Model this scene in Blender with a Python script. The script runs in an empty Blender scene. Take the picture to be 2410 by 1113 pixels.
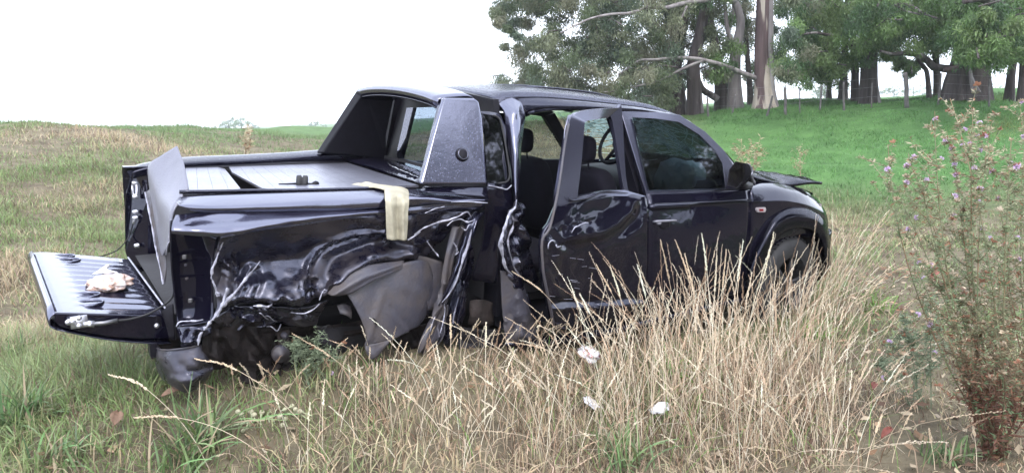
import bpy, bmesh, math, random
import numpy as np
from mathutils import Vector, Matrix, noise

random.seed(7)
rng = np.random.default_rng(7)
sc = bpy.context.scene
COL = sc.collection

# ------------------------------------------------------------------ camera
FPX = 1800.0                                    # focal length in pixels of the 2410 px wide photograph
CAM = np.array([-1.70927581, -4.80073818, 1.65560093])
RWC = np.array([[0.8462880358794452, -0.531822288349659, -0.031009900706742463],
                [-0.110695104606542, -0.11861272508328836, -0.9867510401638614],
                [0.5210980273839623, 0.838508243884845, -0.15925065398200075]])   # world -> camera (x right, y down, z forward)
cam_data = bpy.data.cameras.new('camera')
cam_data.sensor_width = 36.0
cam_data.lens = 36.0 * FPX / 2410.0
cam_data.clip_start = 0.05
cam_data.clip_end = 6000.0
cam = bpy.data.objects.new('camera', cam_data)
COL.objects.link(cam)
rot = Matrix(((RWC[0][0], -RWC[1][0], -RWC[2][0]),
              (RWC[0][1], -RWC[1][1], -RWC[2][1]),
              (RWC[0][2], -RWC[1][2], -RWC[2][2])))
cam.matrix_world = Matrix.Translation(Vector(CAM)) @ rot.to_4x4()
sc.camera = cam

# ------------------------------------------------------------------ sky, sun, exposure
world = bpy.data.worlds.new('World')
sc.world = world
world.use_nodes = True
wn = world.node_tree
wn.nodes.clear()
w_out = wn.nodes.new('ShaderNodeOutputWorld')
w_sky = wn.nodes.new('ShaderNodeTexSky')
w_sky.sky_type = 'NISHITA'
w_sky.sun_disc = False
w_sky.sun_elevation = math.radians(52)
w_sky.sun_rotation = math.radians(200)
w_sky.dust_density = 4.0
w_bg = wn.nodes.new('ShaderNodeBackground')
w_bg.inputs['Strength'].default_value = 0.06
wn.links.new(w_sky.outputs[0], w_bg.inputs['Color'])
w_tc = wn.nodes.new('ShaderNodeTexCoord')
w_no = wn.nodes.new('ShaderNodeTexNoise')
w_no.inputs['Scale'].default_value = 3.2
w_no.inputs['Detail'].default_value = 4.0
wn.links.new(w_tc.outputs['Generated'], w_no.inputs['Vector'])
w_rp = wn.nodes.new('ShaderNodeValToRGB')
w_rp.color_ramp.elements[0].position = 0.33
w_rp.color_ramp.elements[0].color = (0.66, 0.715, 0.85, 1)
w_rp.color_ramp.elements[1].position = 0.68
w_rp.color_ramp.elements[1].color = (0.95, 1.0, 1.10, 1)
wn.links.new(w_no.outputs['Fac'], w_rp.inputs['Fac'])
w_cl = wn.nodes.new('ShaderNodeBackground')          # the overcast cloud layer
w_cl.inputs['Strength'].default_value = 2.0
wn.links.new(w_rp.outputs[0], w_cl.inputs['Color'])
w_add = wn.nodes.new('ShaderNodeAddShader')
wn.links.new(w_bg.outputs[0], w_add.inputs[0])
wn.links.new(w_cl.outputs[0], w_add.inputs[1])
wn.links.new(w_add.outputs[0], w_out.inputs['Surface'])

sun_data = bpy.data.lights.new('sun', 'SUN')
sun_data.energy = 1.0
sun_data.angle = math.radians(25)
sun_data.color = (1.0, 0.97, 0.93)
sun = bpy.data.objects.new('sun', sun_data)
COL.objects.link(sun)
_el, _az = math.radians(52), math.radians(200)
sun.rotation_euler = Vector((-math.sin(_az) * math.cos(_el), -math.cos(_az) * math.cos(_el), -math.sin(_el))).to_track_quat('-Z', 'Y').to_euler()

sc.view_settings.view_transform = 'Standard'
sc.view_settings.look = 'None'
sc.view_settings.exposure = 0.78
sc.view_settings.gamma = 1.0
sc.view_settings.use_curve_mapping = False
sc.render.engine = 'CYCLES'
sc.cycles.max_bounces = 8
sc.cycles.transparent_max_bounces = 16
sc.cycles.volume_bounces = 1
sc.cycles.caustics_reflective = False
sc.cycles.caustics_refractive = False

# ------------------------------------------------------------------ helpers: points
TM = np.array([[0.9997292246632894, 0.001462604484837401, 0.02322365479977247],
               [0.0, 0.9980226976344824, -0.06285455438064885],
               [-0.023269665965330526, 0.06283753491752264, 0.9977524577024858]])     # truck -> world (it leans to its lost wheel)
CAMT = TM.T @ CAM


def wray(u, v):
    return RWC.T @ np.array([(u - 1205.0) / FPX, (v - 556.5) / FPX, 1.0])


def P(u, v, y):
    """point of the truck (its own metres: x forward, y left, z up) seen at pixel u, v on the plane y"""
    d = TM.T @ wray(u, v)
    t = (y - CAMT[1]) / d[1]
    return Vector(CAMT + t * d)


_ZB = [0.0, 0.40, 0.50, 0.95, 1.04, 1.10, 1.16, 1.22, 1.72, 1.80, 2.2]
_YB = [-.90, -.93, -.965, -.968, -.962, -.955, -.925, -.895, -.705, -.62, -.3]


def B(u, v, off=0.0):
    """point on the near body side, following its tumblehome"""
    y = -0.93
    for _ in range(12):
        p = P(u, v, y)
        y = 0.4 * y + 0.6 * (float(np.interp(p.z, _ZB, _YB)) + off)
    return P(u, v, y)


def proj_t(p):
    c = RWC @ (TM @ np.array(p) - CAM)
    return 1205 + FPX * c[0] / c[2], 556.5 + FPX * c[1] / c[2]


def WD(u, v, d):
    """world point on the ray through pixel u, v at horizontal distance d from the camera"""
    r = wray(u, v)
    return Vector(CAM + r * (d / math.hypot(r[0], r[1])))


# ------------------------------------------------------------------ helpers: meshes and objects
def tag(o, label=None, cat=None, group=None, kind=None):
    if label: o['label'] = label
    if cat: o['category'] = cat
    if group: o['group'] = group
    if kind: o['kind'] = kind
    return o


def empty(name, loc=(0, 0, 0)):
    o = bpy.data.objects.new(name, None)
    COL.objects.link(o)
    o.location = loc
    o.empty_display_size = 0.2
    return o


def obj(name, verts, faces, mat, parent=None, smooth=True, thick=0.0):
    me = bpy.data.meshes.new(name)
    me.from_pydata([tuple(v) for v in verts], [], [tuple(f) for f in faces])
    me.materials.append(mat)
    if smooth:
        me.polygons.foreach_set('use_smooth', [True] * len(me.polygons))
    me.update()
    o = bpy.data.objects.new(name, me)
    COL.objects.link(o)
    if parent is not None:
        o.parent = parent
    if thick:
        m = o.modifiers.new('thickness', 'SOLIDIFY')
        m.thickness = thick
        m.offset = -1.0
    return o


def fast_mesh(name, V, quads, mat, cols=None, tris=False, smooth=False):
    """big mesh from numpy arrays; cols is one colour per vertex (attribute tint)"""
    me = bpy.data.meshes.new(name)
    n = 3 if tris else 4
    V = np.asarray(V, dtype=np.float32)
    Q = np.asarray(quads, dtype=np.int32)
    me.vertices.add(len(V))
    me.vertices.foreach_set('co', V.ravel())
    me.loops.add(Q.size)
    me.loops.foreach_set('vertex_index', Q.ravel())
    me.polygons.add(len(Q))
    me.polygons.foreach_set('loop_start', np.arange(0, Q.size, n, dtype=np.int32))
    me.polygons.foreach_set('use_smooth', np.full(len(Q), smooth))
    if cols is not None:
        a = me.attributes.new('tint', 'FLOAT_COLOR', 'POINT')
        c4 = np.ones((len(V), 4), dtype=np.float32)
        c4[:, :3] = cols
        a.data.foreach_set('color', c4.ravel())
    me.materials.append(mat)
    me.update(calc_edges=True)
    me.validate()
    o = bpy.data.objects.new(name, me)
    COL.objects.link(o)
    return o


def cr(A, n, axis=0):
    """Catmull-Rom refinement of an array of control points along one axis, n steps per span"""
    A = np.moveaxis(np.asarray(A, float), axis, 0)
    m = len(A)
    if m == 1:
        return np.moveaxis(A, 0, axis)
    E = np.concatenate([[2 * A[0] - A[1]], A, [2 * A[-1] - A[-2]]])
    out = []
    for i in range(m - 1):
        p0, p1, p2, p3 = E[i], E[i + 1], E[i + 2], E[i + 3]
        for k in range(n):
            t = k / n
            out.append(0.5 * ((2 * p1) + (-p0 + p2) * t + (2 * p0 - 5 * p1 + 4 * p2 - p3) * t * t + (-p0 + 3 * p1 - 3 * p2 + p3) * t ** 3))
    out.append(A[-1])
    return np.moveaxis(np.array(out), 0, axis)


def loop_cr(pts, n):
    """closed loop made smooth"""
    A = np.array([list(p) for p in pts], float)
    m = len(A)
    out = []
    for i in range(m):
        p0, p1, p2, p3 = A[i - 1], A[i], A[(i + 1) % m], A[(i + 2) % m]
        for k in range(n):
            t = k / n
            out.append(0.5 * ((2 * p1) + (-p0 + p2) * t + (2 * p0 - 5 * p1 + 4 * p2 - p3) * t * t + (-p0 + 3 * p1 - 3 * p2 + p3) * t ** 3))
    return [Vector(q) for q in out]


def seg_dist(u, v, poly):
    """distance to a polyline and the signed side (positive below / right of it)"""
    best, side = 1e9, 1.0
    for (a, b), (c, d) in zip(poly[:-1], poly[1:]):
        ex, ey = c - a, d - b
        L = ex * ex + ey * ey
        t = max(0.0, min(1.0, ((u - a) * ex + (v - b) * ey) / L))
        dx, dy = u - (a + t * ex), v - (b + t * ey)
        q = math.hypot(dx, dy)
        if q < best:
            best = q
            side = 1.0 if (ex * dy - ey * dx) > 0 else -1.0
    return best, side


def dent(p, disp):
    """offset (metres, outward) of a body panel at a point: bumps ('g', u, v, ru, rv, a), folds ('f', line, w, a), ridges ('r', line, w, a)"""
    u, v = proj_t(p)
    s = 0.0
    for d in disp:
        if d[0] == 'g':
            q = ((u - d[1]) / d[3]) ** 2 + ((v - d[2]) / d[4]) ** 2
            if q < 9: s += d[5] * math.exp(-q)
        elif d[0] == 'f':
            q, sd = seg_dist(u, v, d[1])
            q /= d[2]
            if q < 4: s += d[3] * sd * q * math.exp(0.5 - 0.5 * q * q)
        elif d[0] == 'r':
            q, sd = seg_dist(u, v, d[1])
            q /= d[2]
            if q < 3: s += d[3] * math.exp(-q * q)
        elif d[0] == 'v':                                   # sharp crease: roof-shaped ridge or valley along a line
            q, sd = seg_dist(u, v, d[1])
            q /= d[2]
            if q < 1: s += d[3] * (1 - q)
        elif d[0] == 'n':
            s += d[1] * (abs(noise.noise(Vector(p) * d[2])) * 2 - 0.6)
        elif d[0] == 'c':                                   # crumple: flat facets between ridges, inside an ellipse
            q = ((u - d[1]) / d[3]) ** 2 + ((v - d[2]) / d[4]) ** 2
            if q < 1:
                dd, _pp = noise.voronoi(Vector(p) * d[6])
                s += d[5] * (dd[0] - 0.35) * min(1.0, (1 - q) * 3)
    return s


def creases(n, u0, v0, ru, rv, amp, seed, slant=0.0, lmin=25, lmax=90, w=(9, 26)):
    """many sharp folds of buckled sheet metal inside an ellipse of the panel"""
    r = random.Random(seed)
    out = []
    while len(out) < n:
        a, b = r.uniform(-1, 1), r.uniform(-1, 1)
        if a * a + b * b > 1: continue
        cu, cv = u0 + a * ru, v0 + b * rv
        th = slant + r.gauss(0, .7)
        L = r.uniform(lmin, lmax) / 2
        k = r.uniform(-.4, .4)
        m = (cu + math.sin(th) * L * k * .5, cv - math.cos(th) * L * k * .5)
        out.append(('v', [(cu - math.cos(th) * L, cv - math.sin(th) * L), m, (cu + math.cos(th) * L, cv + math.sin(th) * L)], r.uniform(*w), r.choice((-1, 1, 1)) * amp * r.uniform(.4, 1.2)))
    return out


def grid_faces(r, c, closed=False):
    F = []
    for i in range(r - 1):
        for j in range(c - 1 + (1 if closed else 0)):
            j2 = (j + 1) % c
            F.append((i * c + j, i * c + j2, (i + 1) * c + j2, (i + 1) * c + j))
    return F


def surf(name, rows, mat, parent=None, sub=(6, 6), disp=None, thick=0.006, face=None, smooth=True, axis=1, sharp=0):
    """a curved sheet through rows of control points; disp dents it along y"""
    A = np.array([[list(p) for p in r] for r in rows], float)
    A = cr(A, sub[0], 0)
    A = cr(A, sub[1], 1)
    r, c = A.shape[:2]
    V = A.reshape(-1, 3)
    if disp:
        for k in range(len(V)):
            V[k, axis] -= dent(V[k], disp)
    F = grid_faces(r, c)
    ref = np.array(face if face is not None else CAMT)
    i0, j0 = r // 2, c // 2
    n0 = np.cross(A[min(i0 + 1, r - 1), j0] - A[i0 - 1, j0], A[i0, min(j0 + 1, c - 1)] - A[i0, j0 - 1])
    if np.dot(np.cross(V[F[len(F) // 2][1]] - V[F[len(F) // 2][0]], V[F[len(F) // 2][3]] - V[F[len(F) // 2][0]]), ref - V.mean(0)) < 0:
        F = [f[::-1] for f in F]
    o = obj(name, V, F, mat, parent, smooth, thick)
    if sharp: o.data.set_sharp_from_angle(angle=math.radians(sharp))
    return o


def frames(pts):
    pts = [Vector(p) for p in pts]
    T = []
    for i in range(len(pts)):
        a, b = pts[max(i - 1, 0)], pts[min(i + 1, len(pts) - 1)]
        t = b - a
        T.append(t.normalized() if t.length > 1e-9 else Vector((0, 0, 1)))
    up = Vector((0, 0, 1)) if abs(T[0].z) < 0.9 else Vector((1, 0, 0))
    N = []
    n = (up - T[0] * up.dot(T[0])).normalized()
    for t in T:
        n = n - t * n.dot(t)
        n = n.normalized() if n.length > 1e-6 else t.orthogonal().normalized()
        N.append(n.copy())
    return pts, T, N


def tube_geo(pts, rad, ns=8, cap=True, jit=0.0, flat=1.0):
    pts, T, N = frames(pts)
    if not hasattr(rad, '__len__'):
        rad = [rad] * len(pts)
    V, F = [], []
    for i, p in enumerate(pts):
        b = T[i].cross(N[i])
        for k in range(ns):
            a = 2 * math.pi * k / ns
            r = rad[i] * (1 + (random.uniform(-jit, jit) if jit else 0))
            V.append(p + N[i] * (math.cos(a) * r) + b * (math.sin(a) * r * flat))
    n = len(pts)
    for i in range(n - 1):
        for k in range(ns):
            k2 = (k + 1) % ns
            F.append((i * ns + k, i * ns + k2, (i + 1) * ns + k2, (i + 1) * ns + k))
    if cap:
        F.append(tuple(range(ns))[::-1])
        F.append(tuple((n - 1) * ns + k for k in range(ns)))
    return V, F


def tube(name, pts, rad, mat, parent=None, ns=8, refine=0, **kw):
    if refine:
        pts = cr(np.array([list(p) for p in pts], float), refine, 0)
        if hasattr(rad, '__len__'):
            rad = cr(np.array(rad, float), refine, 0)
    V, F = tube_geo(pts, rad, ns, **kw)
    return obj(name, V, F, mat, parent)


class MB:
    """collects several shapes into one mesh"""
    def __init__(self):
        self.V, self.F = [], []

    def add(self, V, F):
        o = len(self.V)
        self.V += [Vector(v) for v in V]
        self.F += [tuple(i + o for i in f) for f in F]
        return self

    def box(self, c, s, rotm=None):
        V = [Vector((x * s[0] / 2, y * s[1] / 2, z * s[2] / 2)) for x in (-1, 1) for y in (-1, 1) for z in (-1, 1)]
        if rotm is not None: V = [rotm @ v for v in V]
        V = [v + Vector(c) for v in V]
        return self.add(V, [(0, 1, 3, 2), (4, 6, 7, 5), (0, 4, 5, 1), (2, 3, 7, 6), (0, 2, 6, 4), (1, 5, 7, 3)])

    def tube(self, pts, rad, ns=8, **kw):
        return self.add(*tube_geo(pts, rad, ns, **kw))

    def build(self, name, mat, parent=None, smooth=True, bevel=0.0):
        o = obj(name, self.V, self.F, mat, parent, smooth)
        if bevel:
            m = o.modifiers.new('bevel', 'BEVEL')
            m.width = bevel; m.segments = 2; m.limit_method = 'ANGLE'
        return o


def plate(name, loop, thick, mat, parent=None, direction=(0, 1, 0), bevel=0.0, smooth=False):
    """flat piece: a loop of points pushed back by thick"""
    d = Vector(direction).normalized() * thick
    n = len(loop)
    V = [Vector(p) for p in loop] + [Vector(p) + d for p in loop]
    F = [tuple(range(n)), tuple(range(2 * n - 1, n - 1, -1))] + [(i, i + n, (i + 1) % n + n, (i + 1) % n) for i in range(n)]
    nrm = Vector((0, 0, 0))
    for i in range(n):
        nrm += V[i].cross(V[(i + 1) % n])
    if nrm.dot(d) > 0:
        F = [f[::-1] for f in F]
    o = obj(name, V, F, mat, parent, smooth)
    if bevel:
        m = o.modifiers.new('bevel', 'BEVEL')
        m.width = bevel; m.segments = 2; m.limit_method = 'ANGLE'
    return o


def ring(name, outer, inner, thick, mat, parent=None, direction=(0, 1, 0), bevel=0.0):
    """flat frame between two loops of equal length"""
    d = Vector(direction).normalized() * thick
    n = len(outer)
    V = [Vector(p) for p in outer] + [Vector(p) for p in inner] + [Vector(p) + d for p in outer] + [Vector(p) + d for p in inner]
    F = []
    for i in range(n):
        j = (i + 1) % n
        F += [(i, j, n + j, n + i), (2 * n + i, 3 * n + i, 3 * n + j, 2 * n + j), (i, 2 * n + i, 2 * n + j, j), (n + i, n + j, 3 * n + j, 3 * n + i)]
    q = (V[F[0][1]] - V[F[0][0]]).cross(V[F[0][2]] - V[F[0][0]])
    if q.dot(d) > 0:
        F = [f[::-1] for f in F]
    o = obj(name, V, F, mat, parent, True)
    o.data.set_sharp_from_angle(angle=math.radians(40))
    if bevel:
        m = o.modifiers.new('bevel', 'BEVEL')
        m.width = bevel; m.segments = 2; m.limit_method = 'ANGLE'
    return o


def lathe_geo(profile, ns, axis_o, axis_d):
    """profile [(radius, along)] turned about an axis"""
    d = Vector(axis_d).normalized()
    n = d.orthogonal().normalized()
    b = d.cross(n)
    V, F = [], []
    for r, a in profile:
        for k in range(ns):
            t = 2 * math.pi * k / ns
            V.append(Vector(axis_o) + d * a + (n * math.cos(t) + b * math.sin(t)) * r)
    for i in range(len(profile) - 1):
        for k in range(ns):
            k2 = (k + 1) % ns
            F.append((i * ns + k, i * ns + k2, (i + 1) * ns + k2, (i + 1) * ns + k))
    return V, F


def ico_geo(c, r, squash=(1, 1, 1), jit=0.0, sub=2):
    bm = bmesh.new()
    bmesh.ops.create_icosphere(bm, subdivisions=sub, radius=1.0)
    V = [Vector(c) + Vector((v.co.x * r * squash[0], v.co.y * r * squash[1], v.co.z * r * squash[2])) * (1 + (noise.noise(v.co * 2.3 + Vector(c) * 7) * jit if jit else 0)) for v in bm.verts]
    F = [tuple(v.index for v in f.verts) for f in bm.faces]
    bm.free()
    return V, F


# ------------------------------------------------------------------ helpers: materials
class NT:
    def __init__(self, name):
        self.m = bpy.data.materials.new(name)
        self.m.use_nodes = True
        self.t = self.m.node_tree
        self.t.nodes.clear()
        self.out = self.t.nodes.new('ShaderNodeOutputMaterial')
        self.b = self.t.nodes.new('ShaderNodeBsdfPrincipled')
        self.t.links.new(self.b.outputs[0], self.out.inputs[0])
        self.tc = self.t.nodes.new('ShaderNodeTexCoord')
        self.co = self.tc.outputs['Object']

    def n(self, kind, **kw):
        x = self.t.nodes.new('ShaderNode' + kind)
        for k, v in kw.items():
            if k in x.inputs: x.inputs[k].default_value = v
            else: setattr(x, k, v)
        return x

    def l(self, a, b):
        self.t.links.new(a, b)

    def mapped(self, scale):
        mp = self.n('Mapping')
        mp.inputs['Scale'].default_value = scale
        self.l(self.co, mp.inputs['Vector'])
        return mp.outputs[0]

    def noise(self, scale, detail=4.0, rough=0.55, vec=None, dist=0.0):
        x = self.n('TexNoise', Scale=scale, Detail=detail, Roughness=rough, Distortion=dist)
        self.l(vec if vec is not None else self.co, x.inputs['Vector'])
        return x.outputs['Fac']

    def ramp(self, fac, stops):
        x = self.n('ValToRGB')
        e = x.color_ramp.elements
        while len(e) < len(stops): e.new(0.5)
        for k, (p, c) in enumerate(stops):
            e[k].position = p
            e[k].color = (c, c, c, 1) if not hasattr(c, '__len__') else (*c, 1)
        self.l(fac, x.inputs['Fac'])
        return x.outputs['Color']

    def mix(self, fac, a, b):
        x = self.n('Mix', data_type='RGBA')
        for s, v in ((x.inputs[0], fac), (x.inputs[6], a), (x.inputs[7], b)):
            if hasattr(v, 'is_output'): self.l(v, s)
            elif hasattr(v, '__len__'): s.default_value = (*v, 1) if len(v) == 3 else v
            else: s.default_value = v
        return x.outputs[2]

    def math(self, op, a, b=0.0):
        x = self.n('Math', operation=op)
        for s, v in ((x.inputs[0], a), (x.inputs[1], b)):
            if hasattr(v, 'is_output'): self.l(v, s)
            else: s.default_value = v
        return x.outputs[0]

    def bump(self, h, strength=0.3, dist=0.01, prev=None):
        x = self.n('Bump', Strength=strength, Distance=dist)
        self.l(h, x.inputs['Height'])
        if prev is not None: self.l(prev, x.inputs['Normal'])
        return x.outputs[0]

    def set(self, **kw):
        names = dict(base='Base Color', rough='Roughness', metal='Metallic', spec='Specular IOR Level', tint='Specular Tint',
                     ior='IOR', coat='Coat Weight', coat_rough='Coat Roughness', normal='Normal', alpha='Alpha', trans='Transmission Weight', sub='Subsurface Weight')
        for k, v in kw.items():
            s = self.b.inputs[names[k]]
            if hasattr(v, 'is_output'): self.l(v, s)
            elif hasattr(v, '__len__'): s.default_value = (*v, 1)
            else: s.default_value = v
        return self


def droplets(m, scale=70.0, strength=0.5, seed=0.0, lo=0.45):
    """rain drops standing on a surface: small domes, some missing"""
    vo = m.n('TexVoronoi', Scale=scale)
    m.l(m.co, vo.inputs['Vector'])
    dome = m.ramp(vo.outputs['Distance'], [(0.0, 1.0), (0.22, 0.75), (0.34, 0.0)])
    sep = m.n('SeparateColor')
    m.l(vo.outputs['Color'], sep.inputs[0])
    keep = m.ramp(sep.outputs[0], [(lo, 0.0), (lo + 0.02, 1.0)])
    return m.math('MULTIPLY', dome, keep)


def paint(name, base=(0.0035, 0.003, 0.008), rough=0.10, dirt=0.0, drops=0.0, wob=0.02, tint=(0.76, 0.79, 1.0), ior=1.62, dirt_col=(0.055, 0.042, 0.036)):
    m = NT(name)
    m.set(base=base, rough=rough, ior=ior, tint=tint)
    n = m.bump(m.noise(6.0, 3.0), 0.25, wob)
    if drops:
        n = m.bump(droplets(m), drops, 0.004, n)
    m.set(normal=n)
    if dirt:
        f = m.math('ADD', m.math('MULTIPLY', m.noise(7.0, 8.0, 0.7), .72), m.math('MULTIPLY', m.noise(1.0, 6.0, 0.7, m.mapped((9, 9, 70))), .28))
        f = m.ramp(f, [(0.62 - dirt * 0.25, 0.0), (0.78 - dirt * 0.18, 1.0)])
        m.set(base=m.mix(f, base, dirt_col), rough=m.math('ADD', m.math('MULTIPLY', f, 0.5), rough))
    return m.m


def simple(name, base, rough=0.5, metal=0.0, var=0.25, scale=12.0, bump=0.15, spec=0.5, bump_scale=None):
    m = NT(name)
    f = m.noise(scale, 6.0, 0.6)
    lo = tuple(c * (1 - var) for c in base)
    hi = tuple(min(1.0, c * (1 + var)) for c in base)
    m.set(base=m.ramp(f, [(0.3, lo), (0.7, hi)]), rough=rough, metal=metal, spec=spec)
    if bump:
        m.set(normal=m.bump(m.noise(bump_scale or scale * 3, 4.0), bump, 0.01))
    return m.m


def glass(name, tint=(0.25, 0.3, 0.32), drops=0.0, refl=(0.85, 0.86, 1.0), mist=0.0, ior=1.55):
    m = NT(name)
    m.t.nodes.remove(m.b)
    tr = m.n('BsdfTransparent'); tr.inputs[0].default_value = (*tint, 1)
    gl = m.n('BsdfGlossy', Roughness=0.03); gl.inputs[0].default_value = (*refl, 1)
    fr = m.n('Fresnel', IOR=1.55)
    ge = m.n('NewGeometry')
    m.l(m.math('SUBTRACT', ior, m.math('MULTIPLY', ge.outputs['Backfacing'], ior - 1 / ior)), fr.inputs['IOR'])
    mx = m.n('MixShader')
    if drops:
        nb = m.bump(droplets(m, 55.0, lo=0.3), drops, 0.004)
        m.l(nb, gl.inputs['Normal']); m.l(nb, fr.inputs['Normal'])
    m.l(fr.outputs[0], mx.inputs[0]); m.l(tr.outputs[0], mx.inputs[1]); m.l(gl.outputs[0], mx.inputs[2])
    last = mx.outputs[0]
    if mist:
        df = m.n('BsdfDiffuse'); df.inputs[0].default_value = (0.75, 0.8, 0.8, 1)
        m2 = m.n('MixShader')
        f = m.math('MULTIPLY', droplets(m, 45.0, lo=0.35), mist)
        m.l(f, m2.inputs[0]); m.l(last, m2.inputs[1]); m.l(df.outputs[0], m2.inputs[2])
        last = m2.outputs[0]
    m.l(last, m.out.inputs[0])
    return m.m


def leafmat(name, rough=0.55, trans=0.25, spec=0.3):
    """colour from the tint of each blade or leaf, light passing a little through it"""
    m = NT(name)
    a = m.n('Attribute', attribute_name='tint')
    m.set(base=a.outputs['Color'], rough=rough, spec=spec)
    tl = m.n('BsdfTranslucent')
    m.l(a.outputs['Color'], tl.inputs[0])
    mx = m.n('MixShader')
    mx.inputs[0].default_value = trans
    m.l(m.b.outputs[0], mx.inputs[1]); m.l(tl.outputs[0], mx.inputs[2]); m.l(mx.outputs[0], m.out.inputs[0])
    return m.m

# ================================================================== MATERIALS
M = {}
M['paint'] = paint('black_paint', drops=0.35, rough=.07)
M['paint_dry'] = paint('black_paint_side', drops=0.0, wob=0.012, rough=.06, ior=1.5)
M['paint_dirty'] = paint('black_paint_scuffed', dirt=0.55, rough=0.24, drops=0.15, wob=0.03, ior=1.75, dirt_col=(0.030, 0.023, 0.020))
M['paint_wet'] = paint('black_paint_rainy', base=(0.010, 0.009, 0.018), drops=0.12, rough=0.16, ior=2.4, wob=.006)
M['plastic'] = simple('black_plastic', (0.008, 0.0075, 0.011), 0.42, var=0.3, scale=20, bump=0.1, spec=0.14)
M['rubber'] = simple('rubber', (0.012, 0.012, 0.014), 0.7, bump=0.2)
M['bumper'] = paint('scraped_bumper', dirt=0.75, rough=.2, dirt_col=(0.046, 0.041, 0.044))
M['trim'] = simple('interior_trim', (0.008, 0.0075, 0.012), 0.6, bump=0.1, spec=0.12)
M['seat'] = simple('seat_fabric', (0.010, 0.009, 0.015), 0.8, bump=0.3, bump_scale=120, spec=0.12)
M['metal_edge'] = simple('torn_bare_metal', (0.30, 0.30, 0.36), 0.38, metal=0.35, var=0.6, scale=30, bump=0.5)
M['steel'] = simple('bright_steel', (0.55, 0.55, 0.60), 0.35, metal=0.8, var=0.2, scale=30, bump=0.1)
_m = NT('grey_liner')
_f = _m.ramp(_m.noise(5.0, 8.0, 0.65), [(0.42, 0.0), (0.62, 1.0)])
_m.set(base=_m.mix(_f, (0.046, 0.045, 0.060), (0.062, 0.052, 0.052)), rough=_m.math('ADD', _m.math('MULTIPLY', _f, 0.45), 0.30), normal=_m.bump(_m.noise(60.0, 5.0), 0.35, 0.01))
M['liner'] = _m.m
M['rust'] = simple('dirty_chassis_metal', (0.022, 0.017, 0.016), 0.75, var=0.6, scale=14, bump=0.6, spec=0.2)
M['dark'] = simple('underside_black', (0.010, 0.009, 0.012), 0.8, bump=0.4)
M['frame'] = paint('door_frame_black', base=(0.012, 0.011, 0.02), rough=.24, ior=2.1, wob=.006)
M['handle'] = simple('glossy_handle', (0.16, 0.16, 0.19), 0.15, bump=0)
M['rim'] = simple('dusty_wheel', (0.025, 0.025, 0.028), 0.5, metal=0.3, bump=0.1)
M['grime'] = simple('mud_caked_black', (0.010, 0.008, 0.008), 0.6, var=0.8, scale=16, bump=0.6, spec=0.12)
M['panel_grey'] = simple('wet_grey_panel', (0.15, 0.152, 0.19), 0.33, metal=0.25, var=0.12, scale=5, bump=0.35, bump_scale=130)
M['glass'] = glass('tinted_window', (0.08, 0.105, 0.12), refl=(0.85, 0.88, 1.0), ior=2.0)
M['glass_far'] = glass('rainy_window', (0.42, 0.50, 0.48), drops=0.5, mist=0.40)
M['glass_screen'] = glass('windscreen_glass', (0.72, 0.80, 0.78))
M['glass_back'] = glass('rear_cab_glass', (0.62, 0.63, 0.78))
M['glass_dark'] = glass('dark_privacy_glass', (0.03, 0.035, 0.04), ior=1.8)
_m = NT('shattered_glass_line')
_m.set(base=(.75, .84, .83), rough=.6)
_t = _m.n('BsdfTranslucent'); _t.inputs[0].default_value = (.8, .88, .87, 1)
_x = _m.n('MixShader'); _x.inputs[0].default_value = .6
_m.l(_m.b.outputs[0], _x.inputs[1]); _m.l(_t.outputs[0], _x.inputs[2]); _m.l(_x.outputs[0], _m.out.inputs[0])
M['crack'] = _m.m
M['alloy'] = simple('alloy', (0.16, 0.16, 0.17), 0.35, metal=0.8, bump=0.1)
M['cloth'] = simple('cream_cloth', (0.33, 0.305, 0.23), 0.9, var=0.18, scale=18, bump=0.5, bump_scale=220)
M['paper'] = simple('cream_paper', (0.62, 0.58, 0.46), 0.8, var=0.1, bump=0.2)
M['white_scrap'] = simple('crumpled_white_scrap', (0.55, 0.55, 0.58), 0.6, var=0.15, scale=25, bump=0.5)
M['airbag'] = simple('airbag_fabric', (0.38, 0.46, 0.50), 0.85, var=0.15, scale=8, bump=0.2)
M['lamp_red'] = simple('red_lens', (0.30, 0.015, 0.02), 0.2, bump=0)
M['lamp_clear'] = simple('clear_lens', (0.55, 0.5, 0.52), 0.12, bump=0)
M['post'] = simple('weathered_post', (0.11, 0.10, 0.10), 0.9, var=0.35, scale=8, bump=0.6)
M['wire'] = simple('fence_wire', (0.22, 0.22, 0.23), 0.5, metal=0.6, bump=0)
M['blade'] = leafmat('grass_blades')
M['leaf'] = leafmat('tree_leaves', 0.45, 0.35, 0.4)
M['weed'] = leafmat('weed_stems', 0.7, 0.2, 0.2)

# tonneau cover: embossed black aluminium, wet
_m = NT('embossed_cover')
_v = _m.n('TexVoronoi', Scale=1.0); _m.l(_m.mapped((60, 190, 60)), _v.inputs['Vector'])
_b = _m.bump(_m.ramp(_v.outputs['Distance'], [(0.1, 1.0), (0.6, 0.0)]), 0.5, 0.004)
_m.set(base=_m.ramp(_m.noise(3.0, 4.0), [(0.3, (0.145, 0.145, 0.18)), (0.7, (0.21, 0.21, 0.255))]), metal=0.75, rough=0.34, normal=_m.bump(droplets(_m, 60.0), 0.5, 0.004, _b))
M['cover'] = _m.m

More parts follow.
